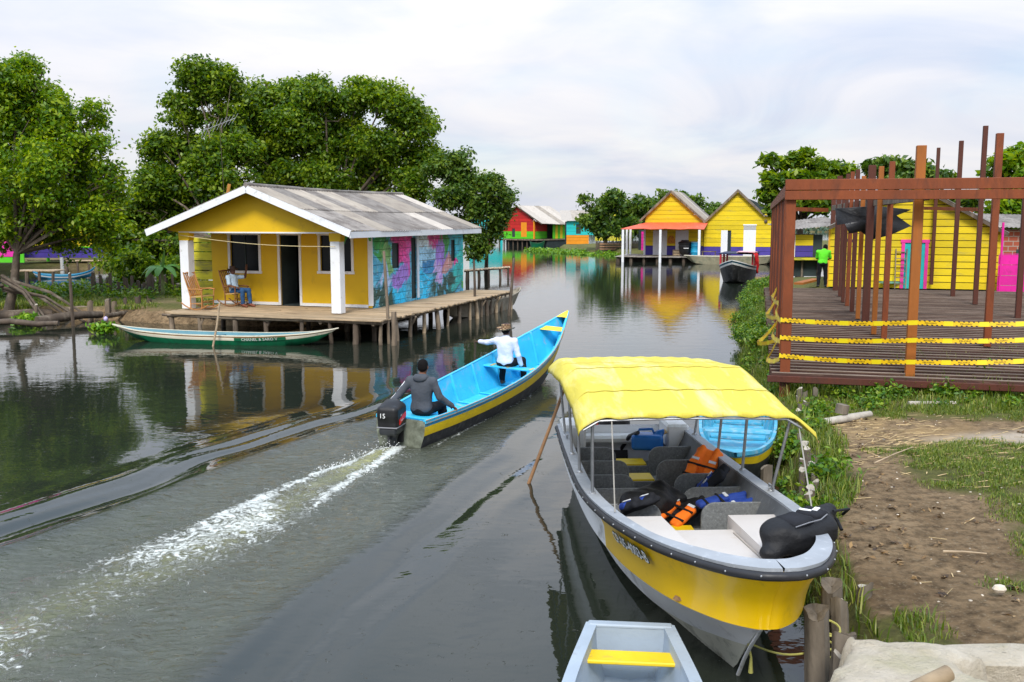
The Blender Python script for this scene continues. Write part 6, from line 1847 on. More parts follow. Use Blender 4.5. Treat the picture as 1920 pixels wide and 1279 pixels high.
def gabled(name, label, x0, x1, apex, eaveL, eaveR, holes, splitz, rot, dy_=0, roof_len=8):
    rz = rad(-rot); ex = Vector((math.cos(rz), math.sin(rz), 0)); q0 = plane_hit(x0, 480, GAO + Vector((0, dy_, 0)), X)[0]; OO = Vector((q0, GAO.y + dy_, GAO.z))
    ga = lambda px, py, yy=0: plane_hit(px, py, OO + Vector((-ex.y, ex.x, 0)) * yy, ex)
    u0, u1 = 0.0, ga(x1, 480)[0]
    o = thing(name, label, 'house', OO, rz)
    ax, az = ga(*apex); ax -= u0; lx, lz = ga(*eaveL); lx -= u0; rx, rz_ = ga(*eaveR); rx -= u0
    W = u1 - u0
    lm = lambda z: (max(0, lx + (z - lz) / (az - lz) * (ax - lx)) if z > lz else 0, min(W, rx - (z - rz_) / (az - rz_) * (rx - ax)) if z > rz_ else W)
    hl = [(ga(a, 480)[0] - u0, ga(b, 480)[0] - u0, ga(a, d)[1], ga(a, c)[1]) for a, b, c, d in holes]
    zs = ga((x0 + x1) / 2, splitz)[1]
    mb = MB(); boards(mb, (0, 0, 0), X, (0, -1, 0), lm, 0, zs, .36, hl, .02, .04, mat=lambda z: 1); boards(mb, (0, 0, 0), X, (0, -1, 0), lm, zs, az - .05, .36, hl, .02, .04, mat=lambda z: 0)
    mb.build('front_wall', [YBOARD, PURPLE], o)
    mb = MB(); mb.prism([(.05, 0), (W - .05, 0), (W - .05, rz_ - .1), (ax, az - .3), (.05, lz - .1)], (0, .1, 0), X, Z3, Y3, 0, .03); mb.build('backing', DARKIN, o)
    mb = MB(); corr_roof(mb, (ax, -.3, az + .06), (ax, roof_len, az + .06), (rx + .1, -.3, rz_), (rx + .1, roof_len, rz_), 1, 1.1, .25, .02, 3)
    corr_roof(mb, (ax, -.3, az + .06), (ax, roof_len, az + .06), (lx - .1, -.3, lz), (lx - .1, roof_len, lz), 1, 1.1, .25, .02, 3); mb.build('roof', [ROOF1, ROOF2, ROOF3], o, 60)
    mb = MB(); mb.beam((ax, -.30, az - .02), (rx + .1, -.30, rz_ - .06), .04, .16); mb.beam((ax, -.30, az - .02), (lx - .1, -.30, lz - .06), .04, .16); mb.each('rake_board', OLDWOOD, o)
    mb = MB(); mb.span(.01, .06, .05, roof_len, 0, lz); mb.span(W - .06, W - .01, .05, roof_len, 0, rz_); mb.each('side_wall', YBOARD, o)
    return o, ga, hl, W


gA, ga, hA, WA = gabled('gabled_house', 'yellow gabled house with an orange awning and white posts across the water', 1209, 1318, (1259, 359), (1202, 414), (1322, 416), [(1224, 1250, 432, 478), (1266, 1290, 432, 478)], 461, 17)
for a, b, c, d in hA:
    mb = MB(); mb.span(a, b, -.03, .03, c, d); mb.build('door', DOORW, gA)
mb = MB(); mb.span(-.12, .04, -.06, .04, 0, 2.1); mb.build('corner_board', TRIM, gA)
z0_, z1_ = ga(1240, 418)[1], ga(1240, 430, -3.2)[1]; aL = ga(1164, 430, -3.2)[0]; aR = ga(1320, 430, -3.2)[0]
mb = MB(); aw_ = ga(1212, 418)[0]
mb.grid([[(aw_ + (aR - aw_) * f, -.06, z0_) for f in np.linspace(0, 1, 12)], [(aL + (aR - aL) * f, -3.2, z1_ - .03 * math.sin(f * 20)) for f in np.linspace(0, 1, 12)]]); mb.grid([[(aw_, -.06, z0_), (aw_ - 1.2, 3.2, z0_ - .1)], [(aL, -3.2, z1_), (aL, 3, z1_)]])
o = mb.build('awning', pm('orange_red_sheet', (.62, .10, .040), .6, .08, 2, .003, 20, (.65, .20, .10), .2, 2), gA); so = o.modifiers.new('t', 'SOLIDIFY'); so.thickness = .04
for px, yy in ((1168, -3.1), (1238, -3.1), (1311, -3.1), (1175.5, .2), (1182, 2.2)):
    u = ga(px, 460, yy)[0]
    mb = MB(); mb.span(u - .09, u + .09, yy - .09, yy + .09, -.9 if yy < -1 else -.2, z1_ - .03); mb.build('awning_post', TRIM, gA)
mb = MB(); c = ((hA[0][1] + hA[1][0]) / 2, 1.35); mb.prism([(c[0] - .32, .95), (c[0] + .32, .95), (c[0] + .3, 1.35), (c[0] + .15, 1.6), (c[0] - .15, 1.6), (c[0] - .3, 1.35)], (0, 0, 0), X, Z3, (0, -1, 0), .021, .035); mb.build('wall_emblem', pm('ochre_paint', (.50, .20, .02), .7, .3, 8), gA)
gB, gb, hB, WB = gabled('gabled_house', 'taller yellow gabled house with two tall white doorways and a purple base', 1319, 1482, (1384, 357), (1322, 417), (1432, 404), [(1351, 1368, 432, 478), (1393, 1416, 422, 482)], 463, 14.5, -1.5)
for k_, (a, b, c, d) in enumerate(hB):
    if k_ == 0:
        mb = MB(); mb.span(a, a + (b - a) * .72, -.03, .03, c, d); mb.build('door', DOORW, gB)
        mb = MB(); mb.span(b, b + .08, -.05, .03, c, d); mb.build('door_frame', DARKIN, gB)
    else:
        mb = MB(); mb.span(a, b, -.03, .03, c, d - .38); mb.build('door', DOORW, gB)
        mb = MB(); mb.span(a, b, -.03, .03, d - .36, d - .06); mb.build('transom_louvre', pm('grey_louvre', (.40, .40, .38), .7, .3, 30), gB)
        mb = MB(); mb.span(a - .05, b + .05, -.06, .03, d - .04, d + .06); mb.build('lintel', TRIM, gB)
mb = MB(); s0 = gb(1433, 404)[0]; mb.grid([[(s0, -.3, gb(1430, 405)[1]), (s0, 8, gb(1430, 405)[1])], [(s0 + 2.6, -.3, gb(1480, 413)[1]), (s0 + 2.6, 8, gb(1480, 413)[1])]]); o = mb.build('lean_to_roof', ROOF1, gB); so = o.modifiers.new('t', 'SOLIDIFY'); so.thickness = .06
mb = MB(); q = gb(1436, 415); mb.ball((q[0], -.1, q[1]), (.14, .1, .16), 0, 8); mb.build('wall_lamp', DARKWOOD, gB, 80)
DK_ex = Vector((math.cos(rad(-15.5)), math.sin(rad(-15.5)), 0)); DK_ey = Vector((-DK_ex.y, DK_ex.x, 0)); DKO = Vector((plane_hit(1209, 480, GAO, X)[0], 80, 0)) - DK_ex * 2.0
on_dk = lambda px, yy: DKO + DK_ey * yy + DK_ex * plane_hit(px, 478, DKO + DK_ey * yy + Vector((0, 0, .5)), DK_ex)[0]
dk2 = thing('timber_deck', 'low grey plank deck in front of the twin gabled houses', 'deck', DKO, rad(-15.5))
mb = MB(); 
for i in range(40): x = i * .352; mb.span(x, x + .335, -3.0, .0 if x > 1.9 else 3, .42 + RD.uniform(-.01, .01), .47, 0, RD.random())
mb.build('planks', pm('grey_plank', (.30, .27, .23), .85, .2, 3, .006, 20, (.14, .12, .1), .4, tint=.25), dk2)
for x in np.arange(.2, 13.8, 1.05):
    mb = MB(); mb.tube([(x, -2.7, -.6), (x, -2.7, .41)], RD.uniform(.08, .16), 7, jitter=.3); mb.build('stilt', DARKWOOD, dk2, 60)
mb = MB(); mb.span(.1, 13.9, -2.0, 2.6, .0, .30); mb.build('deck_shade_block', pm('painted_deck_shade', (.03, .027, .02), .9), dk2)  # near-black block added to paint the shade under the deck
tk = thing('water_tank', 'round black water tank with a lid on the gabled house deck', 'water tank', on_dk(1284, -1.5) + Vector((0, 0, .48)))
solid_obj('tank_body', [('c', (0, 0, .5), (0, 0, .75), .46, .52, .05), ('e', (0, 0, 1.05), (.56, .56, .18))], BLACKP, tk, .04, .08)
mb = MB(); mb.tube([(0, 0, 1.16), (0, 0, 1.3)], [.36, .3], 14); mb.build('lid', CHAR, tk, 40)
mb = MB(); mb.span(-.2, .2, -.53, -.5, .62, .68); mb.build('tank_mark', TRIM, tk)
bl_ = thing('barrel', 'bright blue plastic barrel beside the black water tank', 'barrel', on_dk(1304, -1.6) + Vector((0, 0, .48)))
mb = MB(); mb.tube([(0, 0, 0), (0, 0, .3), (0, 0, .33), (0, 0, .36), (0, 0, .8), (0, 0, .83), (0, 0, .86), (0, 0, 1.1)], [.36, .38, .41, .38, .38, .41, .38, .35], 18); mb.build('drum', pm('bright_blue_plastic', (.02, .36, .60), .45, .08), bl_, 50)
mb = MB(); mb.tube([(0, 0, 1.1), (0, 0, 1.16)], [.36, .36], 18); mb.build('rim', pm('pale_blue_plastic', (.25, .55, .7), .45, .08), bl_, 50)
bn_ = thing('bench', 'low wooden bench against the purple base of the taller gabled house', 'bench', on_dk(1329, -1.2) + Vector((0, 0, .47)), rad(-15))
mb = MB(); mb.span(-.6, .6, -.15, .15, .36, .42); mb.build('seat', OLDWOOD, bn_)
mb = MB()
for x in (-.5, .5): mb.span(x - .04, x + .04, -.12, .12, 0, .36)
mb.each('leg', OLDWOOD, bn_)
cb = thing('crate', 'brown crate beside the black water tank', 'crate', on_dk(1268, -1.3) + Vector((0, 0, .48)))
mb = MB(); mb.span(-.26, .26, -.25, .25, 0, .5); mb.build('crate_body', PALEWOOD, cb)
mb = MB()
for z in (.04, .24, .44): mb.span(-.28, .28, -.27, -.252, z - .04, z + .05)
mb.each('slat', OLDWOOD, cb)

# ---------------------------------------------------------------- far houses
REDP = pm('red_board_paint', (0.48, 0.018, 0.014), .6, .12, 1.5, .004, 12, (.30, .015, .012), .25, 2, tint=.12)
LIME = pm('lime_board_paint', (0.09, 0.52, 0.012), .6, .1, 1.5, tint=.1)
ORG = pm('orange_board_paint', (0.76, 0.27, 0.008), .6, .1, 1.5, tint=.1)
TEAL = pm('teal_board_paint', (0.012, 0.46, 0.46), .6, .1, 1.5, tint=.1)
RDO = Vector((-1.25, 127.0, .95)); RRZ = rad(-38)
rh = thing('stilt_house', 'red stilt house with a lime green base and orange door far across the water', 'house', RDO, RRZ)
rx_ = np.array((math.cos(RRZ), math.sin(RRZ), 0))
mb = MB(); RW, RLn = 5.2, 6.6
lmr = lambda z: (max(0, (z - 2.2) / 2.0 * 2.6) if z > 2.2 else 0, min(RW, RW - (z - 2.2) / 2.0 * 2.6) if z > 2.2 else RW)
boards(mb, (0, 0, 0), X, (0, -1, 0), lmr, 0, .95, .48, [(3.1, 4.0, .25, 2.1), (1.6, 2.1, .2, 1.3)], .02, .05, mat=lambda z: 1); boards(mb, (0, 0, 0), X, (0, -1, 0), lmr, .95, 4.1, .42, [(3.1, 4.0, .25, 2.1), (1.6, 2.1, .2, 1.3)], .02, .05)
mb.build('front_wall', [REDP, LIME], rh)
mb = MB(); mb.span(3.1, 4.0, -.03, .03, .25, 2.1); mb.build('door', ORG, rh)
mb = MB(); mb.span(1.6, 2.1, .03, .06, .2, 1.3); mb.build('door_opening', DARKIN, rh)
mb = MB(); mb.span(RW - .1, RW + .08, -.08, .08, 0, 2.4); mb.build('corner_board', ORG, rh)
mb = MB(); boards(mb, (RW, 0, 0), Y3, X, lambda z: (.05, RLn * .42), .95, 2.3, .42, (), .02, .05); mb.build('side_wall', REDP, rh)
mb = MB(); boards(mb, (RW, 0, 0), Y3, X, lambda z: (.05, RLn * .42), 0, .95, .48, (), .02, .05); mb.build('side_base', LIME, rh)
for i in range(7):
    y0_ = RLn * .42 + i * RLn * .58 / 7
    mb = MB(); mb.span(RW + .9, RW + .96, y0_ + .01, y0_ + RLn * .58 / 7 - .01, 0, 2.0); mb.build('porch_panel', [LIME, YBOARD][i % 2], rh)
mb = MB(); mb.span(.05, RW - .05, .06, RLn, 0, 2.2); mb.build('room', DARKIN, rh)
mb = MB(); corr_roof(mb, (2.6, -.4, 4.25), (2.6, RLn + .4, 4.25), (RW + 1.5, -.4, 1.95), (RW + 1.9, RLn + .6, 1.75), 1, 1.2, .3, .02, 2); corr_roof(mb, (2.6, -.4, 4.25), (2.6, RLn + .4, 4.25), (-.5, -.4, 2.0), (-.5, RLn, 2.0), 1, 1.2, .3, .02, 2); mb.build('roof', [ROOF2, ROOF3], rh, 60)
mb = MB(); mb.beam((2.6, -.4, 4.2), (RW + 1.5, -.4, 1.9), .05, .14); mb.beam((2.6, -.4, 4.2), (-.5, -.4, 1.95), .05, .14); mb.each('rake_board', DARKWOOD, rh)
mb = MB(); mb.span(-.2, RW + 1.6, -.9, RLn, -.18, -.04); mb.build('floor', OLDWOOD, rh)
mb = MB(); mb.span(0, RW + 1.5, .8, RLn, -1.5, -.2); mb.build('underfloor_shade_block', DARKIN, rh)  # dark skirt added below the floor in place of real shade
for x in np.arange(0, RW + 1.5, .75):
    mb = MB(); mb.tube([(x, -.6, -1.6), (x, -.6, -.15)], .09, 6); mb.build('stilt', DARKWOOD, rh)
THO = Vector((7.4, 117.0, .55)); th = lambda px, py: plane_hit(px, py, THO, X)
te = thing('stilt_house', 'turquoise stilt house with an orange base right of the red house', 'house', THO)
t0, t1 = th(1062, 440)[0], th(1104, 440)[0]
mb = MB(); boards(mb, (0, 0, 0), X, (0, -1, 0), lambda z: (t0, t1), -.1, 1.0, .4, (), .02, .05, mat=lambda z: 1); boards(mb, (0, 0, 0), X, (0, -1, 0), lambda z: (t0, t1 + (2.6 if z < 2.2 else 0)), 1.0, 2.7, .42, [(th(1080, 440)[0], th(1089, 440)[0], 1.15, 2.3)], .02, .05); mb.build('front_wall', [TEAL, ORG], te)
mb = MB(); mb.span(t0 + .1, t1 - .1, .05, 5, -1.0, 2.6); mb.build('room', DARKIN, te)  # box carried on below the wall as painted shade among the stilts
mb = MB(); corr_roof(mb, (t0 - .6, 5, 4.0), (t1 + .6, 5, 4.0), (t0 - .6, -.5, 2.75), (t1 + .6, -.5, 2.75), 1, 1.2, .3, .02, 2); mb.build('roof', [ROOF2, ROOF3], te, 60)
for x in np.linspace(t0, t1, 5):
    mb = MB(); mb.tube([(x, 0, -1), (x, 0, -.1)], .1, 6); mb.build('stilt', DARKWOOD, te)
gy = thing('gabled_hut', 'small yellow gabled hut behind the turquoise stilt house', 'hut', (11.0, 128, .6))
mb = MB(); boards(mb, (0, 0, 0), X, (0, -1, 0), lambda z: (max(0, (z - 3.0) * 1.0) if z > 3 else 0, min(4, 4 - (z - 3.0) * 1.0) if z > 3 else 4), 0, 4.9, .45, (), .02, .05); mb.build('front_wall', YOLD, gy)
mb = MB(); corr_roof(mb, (2, -.3, 5.05), (2, 5, 5.05), (4.3, -.3, 2.8), (4.3, 5, 2.8), 1, 1.2, .3, .02, 2); corr_roof(mb, (2, -.3, 5.05), (2, 5, 5.05), (-.3, -.3, 2.8), (-.3, 5, 2.8), 1, 1.2, .3, .02, 2); mb.build('roof', [ROOF1, ROOF2], gy, 60)
lf = thing('stilt_house', 'turquoise house showing between the leaves left of the red house', 'house', (-6.2, 140, .9))
mb = MB(); boards(mb, (0, 0, 0), X, (0, -1, 0), lambda z: (0, 4.8), 0, 3.0, .45, (), .02, .05, mat=lambda z: 0 if z > .8 else 1); mb.build('front_wall', [TEAL, TURQP], lf)
mb = MB(); corr_roof(mb, (-.5, 4, 4.4), (7, 4, 4.4), (-.5, -.5, 3.1), (7, -.5, 3.1), 1, 1.2, .3, .02, 1); mb.build('roof', [ROOF3], lf, 60)
mb = MB(); mb.span(.05, 4.7, .05, 4, 0, 2.9); mb.build('room', DARKIN, lf)
for x in (.2, 1.6, 3.1, 4.6):
    mb = MB(); mb.span(x - .25, x + .25, -.1, .1, -1.2, 0); mb.build('stilt', [TEAL, PINK][int(x) % 2], lf)
ff = thing('paling_fence', 'dark paling fence on the bank left of the twin gabled houses', 'fence', (G(1104, 466, .3).x, 96, .1))
mb = MB(); L_ = 3.4
for i in range(58): mb.span(i * .1, i * .1 + .085, -.02, .02, 0, RD.uniform(1.0, 1.35), 0, RD.random())
mb.build('palings', DARKWOOD, ff)
mb = MB()
for z in (.35, .6, .85): mb.span(.4, 2.8, -.05, -.025, z, z + .1)
mb.each('rail', pm('painted_sunlight_orange', (.62, .34, .20), .7, .2), ff)  # orange strips paint the sunlight falling on the fence
ms = thing('hut', 'dark magenta hut in the shade behind the white awning posts', 'hut', (plane_hit(1186, 470, (0, 90, 0), X)[0], 90, .3))
mb = MB(); boards(mb, (0, 0, 0), X, (0, -1, 0), lambda z: (.8, 2.6), .2, 2.0, .3, (), .02, .05); mb.build('wall', MAG, ms)
mb = MB(); mb.span(.8, 2.6, .1, 2, 0, 2.1); mb.build('room', DARKIN, ms)

# ---------------------------------------------------------------- far left houses and dock
LMO = Vector((-34.2, 60, .75))
lm_ = thing('plank_house', 'hot pink plank house with lime green trim half hidden at the left edge', 'house', LMO)
hlm = lambda px, py: plane_hit(px, py, LMO, X); u1 = hlm(38, 470)[0]
mb = MB(); boards(mb, (0, 0, 0), X, (0, -1, 0), lambda z: (-4, u1), .35, 2.6, .36, (), .02, .04); mb.build('front_wall', pm('hot_pink_paint', (.74, .03, .36), .6, .08, 2, .004, 12, tint=.1), lm_)
mb = MB(); mb.span(-4, u1 + .05, -.04, .02, 0, .33); mb.build('base_board', LIME, lm_)
mb = MB(); mb.span(u1, u1 + .22, -.06, .04, 0, 2.6); mb.build('corner_board', LIME, lm_)
mb = MB(); mb.span(-4, u1 - .1, .05, .6, 0, 2.6); mb.build('room', DARKIN, lm_)
mb = MB(); corr_roof(mb, (-4.5, 2, 3.4), (u1 + .6, 2, 3.4), (-4.5, -.5, 2.65), (u1 + .6, -.5, 2.65), 1, 1, .25, .02, 2); mb.build('roof', [ROOF1, ROOF2], lm_, 60)
LPO = Vector((G(62, 485, .6).x, 64, .7))
lp_ = thing('plank_shack', 'small purple shack with an orange corner beside the pink house', 'shack', LPO)
mb = MB(); boards(mb, (0, 0, 0), X, (0, -1, 0), lambda z: (-.6, 1.2), 0, 1.9, .36, (), .02, .04); mb.build('front_wall', PURPLE, lp_)
mb = MB(); mb.span(-1.3, -.62, -.03, .03, .6, 1.6); mb.build('orange_panel', ORG, lp_)
mb = MB(); corr_roof(mb, (-1.8, 2, 2.4), (1.6, 2, 2.4), (-1.8, -.5, 1.95), (1.6, -.5, 1.95), 1, 1, .25, .02, 2); mb.build('roof', [ROOF1, ROOF2], lp_, 60)
LYO = Vector((G(138, 478, .7).x, 66, .8)); hly = lambda px, py: plane_hit(px, py, LYO, X)
ly_ = thing('plank_house', 'yellow and purple plank house on a dock behind the left tree', 'house', LYO)
u1 = hly(232, 470)[0]; zs_ = hly(200, 464)[1]; us_ = hly(200, 464)[0]
mb = MB(); boards(mb, (0, 0, 0), X, (0, -1, 0), lambda z: (0, u1), 0, zs_, .36, (), .02, .04, mat=lambda z: 1); boards(mb, (0, 0, 0), X, (0, -1, 0), lambda z: (0, u1), zs_, 2.4, .36, (), .02, .04); mb.build('front_wall', [YBOARD, PURPLE], ly_)
mb = MB(); mb.span(us_ - .06, us_ + .06, -.06, -.022, zs_, 2.4); mb.span(.3, us_ - .07, -.05, -.022, zs_ - .02, zs_ + .07); mb.each('green_trim', LIME, ly_)
mb = MB(); mb.span(.05, u1 - .05, .05, 4, 0, 2.3); mb.build('room', DARKIN, ly_)
mb = MB(); corr_roof(mb, (-.6, 3, 3.5), (u1 + .6, 3, 3.5), (-.6, -.5, 2.4), (u1 + .6, -.5, 2.4), 1, 1, .25, .02, 2); mb.build('roof', [ROOF1, ROOF2], ly_, 60)
for nm_, lb_, x0, x1, yy, zz_ in (('dock', 'plank dock on stilts before the yellow and purple house', 130, 345, 63.5, .75), ('dock', 'low plank dock running out from the pink house', 30, 118, 53, .65)):
    a = plane_hit(x0, 480, (0, yy, 0), X)[0]; b = plane_hit(x1, 480, (0, yy, 0), X)[0]
    o = thing(nm_, lb_, 'dock', (a, yy, 0))
    mb = MB()
    for i in range(int((b - a) / .2)): mb.span(i * .2, i * .2 + .18, -.7, .7, zz_ - .05 + RD.uniform(-.01, .01), zz_, 0, RD.random())
    mb.build('planks', _M['deck_plank'], o)
    for x in np.arange(.1, b - a, .7):
        mb = MB(); mb.tube([(x, -.6, -.5), (x + RD.uniform(-.1, .1), -.6, zz_ - .05)], RD.uniform(.05, .1), 6, jitter=.3); mb.build('stilt', DARKWOOD, o)
p = G(91, 500); pole('bright green painted post in front of the purple shack', p.x, p.y, -.3, p.x, p.y, 1.55, .12, LIME)
p = G(117, 512); pole('pale square topped post at the end of the low dock', p.x, p.y, -.3, p.x, p.y, 1.0, .13, pm('grey_post', (.42, .42, .40), .8, .1))

# ================================================================ SMALL THINGS ON BANK AND ISLET
def slab():
    xs = np.arange(1.4, 5.6, .028); ys = np.arange(4.2, 7.0, .028)
    Xg, Yg = np.meshgrid(xs, ys, indexing='ij')
    dd = poly_dist(SLAB, Xg, Yg) + .10 * (vnoise(Xg, Yg, 3.2, 71) - .5) + .05 * (vnoise(Xg, Yg, 9, 72) - .5)
    Z = .32 + .43 * sstep(-.07, .015, dd) - .02 * (1 - sstep(.0, .08, dd)) + .03 * (vnoise(Xg, Yg, 2.2, 73) - .5) + .024 * (vnoise(Xg, Yg, 7, 74) - .5) + .020 * (vnoise(Xg, Yg, 15, 75) - .5)
    m, t, b, o_ = new_mat('lime_concrete')
    v = coords(t)
    n1_ = noise(t, v, 3, 8, .7, .4); n2_ = noise(t, v, 16, 8, .72)
    c = mixc(t, ramp(t, n1_, [(.3, 0.), (.7, 1.)]), (.48, .41, .29), (.70, .62, .50)); c = mixc(t, ramp(t, n2_, [(.58, 0.), (.72, .7)]), c, (.24, .18, .11)); c = mixc(t, ramp(t, noise(t, v, 1.7, 5), [(.55, 0.), (.72, .5)]), c, (.42, .40, .20))
    t.links.new(c, b.inputs['Base Color']); b.inputs['Roughness'].default_value = .95
    bn = NN(t, 'ShaderNodeBump', Strength=1.0, Distance=.05); t.links.new(n2_, bn.inputs['Height']); t.links.new(bn.outputs[0], b.inputs['Normal'])
    o = sheet('concrete_slab', xs, ys, Z, m, (), None, keep=(dd > -.11))
    tag(o, 'pale crumbling concrete slab in the bottom right corner', 'slab')
    q = MB(); c0 = G(1882, 1238, .64)
    rr = [[(c0.x + math.cos(a) * r * .75 * RD.uniform(.9, 1.1), c0.y + math.sin(a) * r * .16 * RD.uniform(.9, 1.1), c0.z + z) for a in np.linspace(0, 6.283, 19)[:-1]] for r, z in ((1, -.1), (.98, .035), (.8, .05), (.02, .05))]
    q.grid(rr, 0, True); tag(q.build('broken_slab', m, None, 50), 'smaller flat piece of broken concrete right of the crumbling slab', 'slab')


slab()
BAMB = pm('dry_bamboo', (.30, .22, .13), .6, .25, 4, .004, 24, (.16, .11, .06), .3)
a, b = G(1700, 1300, .86), G(1778, 1262, .92)
mb = MB(); mb.tube([a, b], .045, 14); mb.tube([b, b + (b - a).normalized() * .004], [.045, .038], 14)
tag(mb.build('cut_pole', BAMB, None, 40), 'end of a brown cut pole lying over the concrete slab', 'pole')
STK = pm('bleached_stake', (.20, .165, .125), .9, .35, 5, .012, 22, (.07, .055, .04), .5, 4, (1, 1, .3))
STT = pm('bleached_stake_top', (.40, .36, .30), .9, .2, 8, .004, 30, (.24, .2, .16), .3)


def stake(p, r, h, label, group=None, lean=.06, cat='stake', mat=None, zb=-.4):
    o = thing('stake', label, cat, (p[0], p[1], zb), 0, group)
    l = (RD.uniform(-lean, lean), RD.uniform(-lean, lean))
    H = h - zb; n = 14; ph_ = RD.uniform(0, 6.28); prof = [1 + RD.uniform(-.16, .16) for _ in range(n)]; rows = []
    for f in (0, .3, .55, .75, .9, 1.0):
        rows.append([(l[0] * f + math.cos(w_) * r * p_ * (1.05 - .1 * f) * RD.uniform(.94, 1.06), l[1] * f + math.sin(w_) * r * p_ * (1.05 - .1 * f) * RD.uniform(.94, 1.06), H * f + (r * (.45 * math.cos(w_ - ph_) + .22 * math.sin(2 * w_ + ph_ * 3) + RD.uniform(-.06, .06)) if f == 1 else 0)) for w_, p_ in zip(np.linspace(0, 6.283, n + 1)[:-1], prof)])
    q = MB(); q.grid(rows, 0, True); q.build('shaft', mat or STK, o, 50)
    top = np.array(rows[-1]); c_ = top.mean(0) - (0, 0, r * .3)
    q = MB(); q.grid([top + (0, 0, .002), (top + c_) / 2 + [(0, 0, RD.uniform(-.2, .2) * r) for _ in range(n)], c_ + (top - c_) * .05], 0, True); q.build('cut_top', STT if r < .062 else STK, o, 60)
    return o


for px, py, z, r, lb in ((1546, 1150, .62, .085, 'thickest leaning mooring stake at the slab corner with rope wound round it'), (1562, 1092, .60, .085, 'dark split stake just beyond the bow of the yellow boat'), (1592, 1128, .60, .06, 'slim stake behind the roped mooring stake'), (1588, 1192, .66, .075, 'short knotty stake against the edge of the concrete slab'),
                      (1604, 1092, .58, .055, 'low stake half buried in the dirt beyond the slab'), (1570, 1228, .55, .06, 'stump in the corner between the slab and the water')):
    p = G(px, py, z); stake(p, r, z, lb)
bank_pts = [G(px, py, z) for px, py, z in ((1492, 722, .62), (1502, 719, .64), (1512, 716, .66), (1524, 717, .64), (1497, 735, .60), (1506, 742, .60), (1494, 752, .56), (1500, 764, .55), (1512, 762, .55), (1526, 734, .66), (1504, 778, .52), (1512, 792, .52), (1498, 806, .50), (1506, 822, .50), (1500, 838, .48), (1516, 848, .50), (1522, 862, .50), (1514, 872, .48), (1526, 880, .50), (1510, 890, .48), (1520, 902, .48), (1528, 914, .46), (1522, 925, .46), (1526, 938, .45))]
for p in bank_pts: stake(p, RD.uniform(.040, .060), p.z + .06, 'pale topped stake in the retaining row along the grassy bank', 'retaining stakes along the right bank')
for px, py, z in ((1437, 880, .4), (1441, 560, .9)):
    p = G(px, py, z); stake(p, .075, z + .05, 'dark stake at the water edge beside the faded blue canoe' if py > 700 else 'grey stump at the water edge left of the timber frame')
mb = MB(); a = on_panga(5.80, 0, .36); b = G(1546, 1215, .30)
mb.tube([a.lerp(b, f) + Vector((0, 0, -.07 * math.sin(math.pi * f))) for f in np.linspace(0, 1, 12)], .008, 6)
for z in (.30, .36, .46, .24): mb.tube([(b.x + .1 * math.cos(w), b.y - .01 + .1 * math.sin(w), z + .02 * math.sin(w)) for w in np.linspace(0, 6.283, 15)], .008, 5)
mb.tube([a, a + Vector((.02, -.02, -.1)), a + Vector((.02, -.02, -.22))], [.008, .008, .018], 6)
tag(mb.build('mooring_rope', pm('yellow_green_rope', (.40, .38, .10), .85, .2)), 'yellow green rope from the bow of the yellow boat to the mooring stake', 'rope')
mb = MB(); c = G(1874, 1104, .62); mb.ball(c, (.055, .04, .035), 0, 9); tag(mb.build('stone', pm('pale_stone', (.55, .48, .38), .9, .2, 6, .01, 18), None, 35), 'pale fist sized stone lying alone on the brown dirt', 'stone')
p0, p1 = G(1545, 792, .55), G(1632, 776, .55); mb = MB(); mb.tube([p0, p0.lerp(p1, .5), p1], [.05, .06, .045], 8, jitter=.3); tag(mb.build('log', STT, None, 60), 'short pale log lying in the weeds before the timber frame', 'log')
p0 = G(1577, 775, .62); mb = MB(); mb.tube([p0, p0 + Vector((.02, 0, .13))], [.09, .085], 9, jitter=.3); tag(mb.build('stump', STK, None, 60), 'small cut stump beside the pale log', 'stump')
p0, p1 = G(1703, 757, .60), G(1792, 758, .60); mb = MB(); mb.tube([p0, p1], .045, 8, jitter=.3); tag(mb.build('log', STT, None, 60), 'long pale log half sunk in the grass by the second front post', 'log')
for (px, py), (qx, qy) in (((1640, 868), (1712, 838)), ((1768, 1034), (1850, 1038))):
    p0, p1 = G(px, py, .63), G(qx, qy, .63); mb = MB(); mb.tube([p0, p0.lerp(p1, .5) + Vector((0, .02, 0)), p1], [.010, .008, .005], 5)
    tag(mb.build('stick', PALEWOOD), 'thin pale stick lying on the straw' if py < 900 else 'thin pale stick lying on the bare brown dirt', 'stick')

# left shore: logs, stakes, fence of stakes, plants
for (px, py), (qx, qy), r, lb, mt in (((-20, 592), (98, 588), .17, 'thick dark log edging the islet at the far left', DARKWOOD), ((70, 602), (190, 590), .14, 'mossy log along the waterline of the islet', DARKWOOD), ((118, 586), (212, 582), .16, 'rough brown log in the middle of the islet edge', OLDWOOD), ((-30, 606), (110, 606), .10, 'half sunken log at the foot of the islet', DARKWOOD), ((200, 592), (312, 578), .08, 'crooked branch reaching from the islet toward the deck', DARKWOOD), ((232, 578), (330, 568), .05, 'thin grey plank between the islet and the porch deck', OLDWOOD)):
    p0, p1 = G(px, py, .22), G(qx, qy, .22); mb = MB()
    mb.tube([p0, p0.lerp(p1, .35) + Vector((0, .05, RD.uniform(-.05, .08))), p0.lerp(p1, .7) + Vector((0, 0, RD.uniform(-.05, .05))), p1], [r, r * 1.1, r * .9, r * .8], 9, jitter=.3)
    tag(mb.build('log', mt, None, 60), lb, 'log')
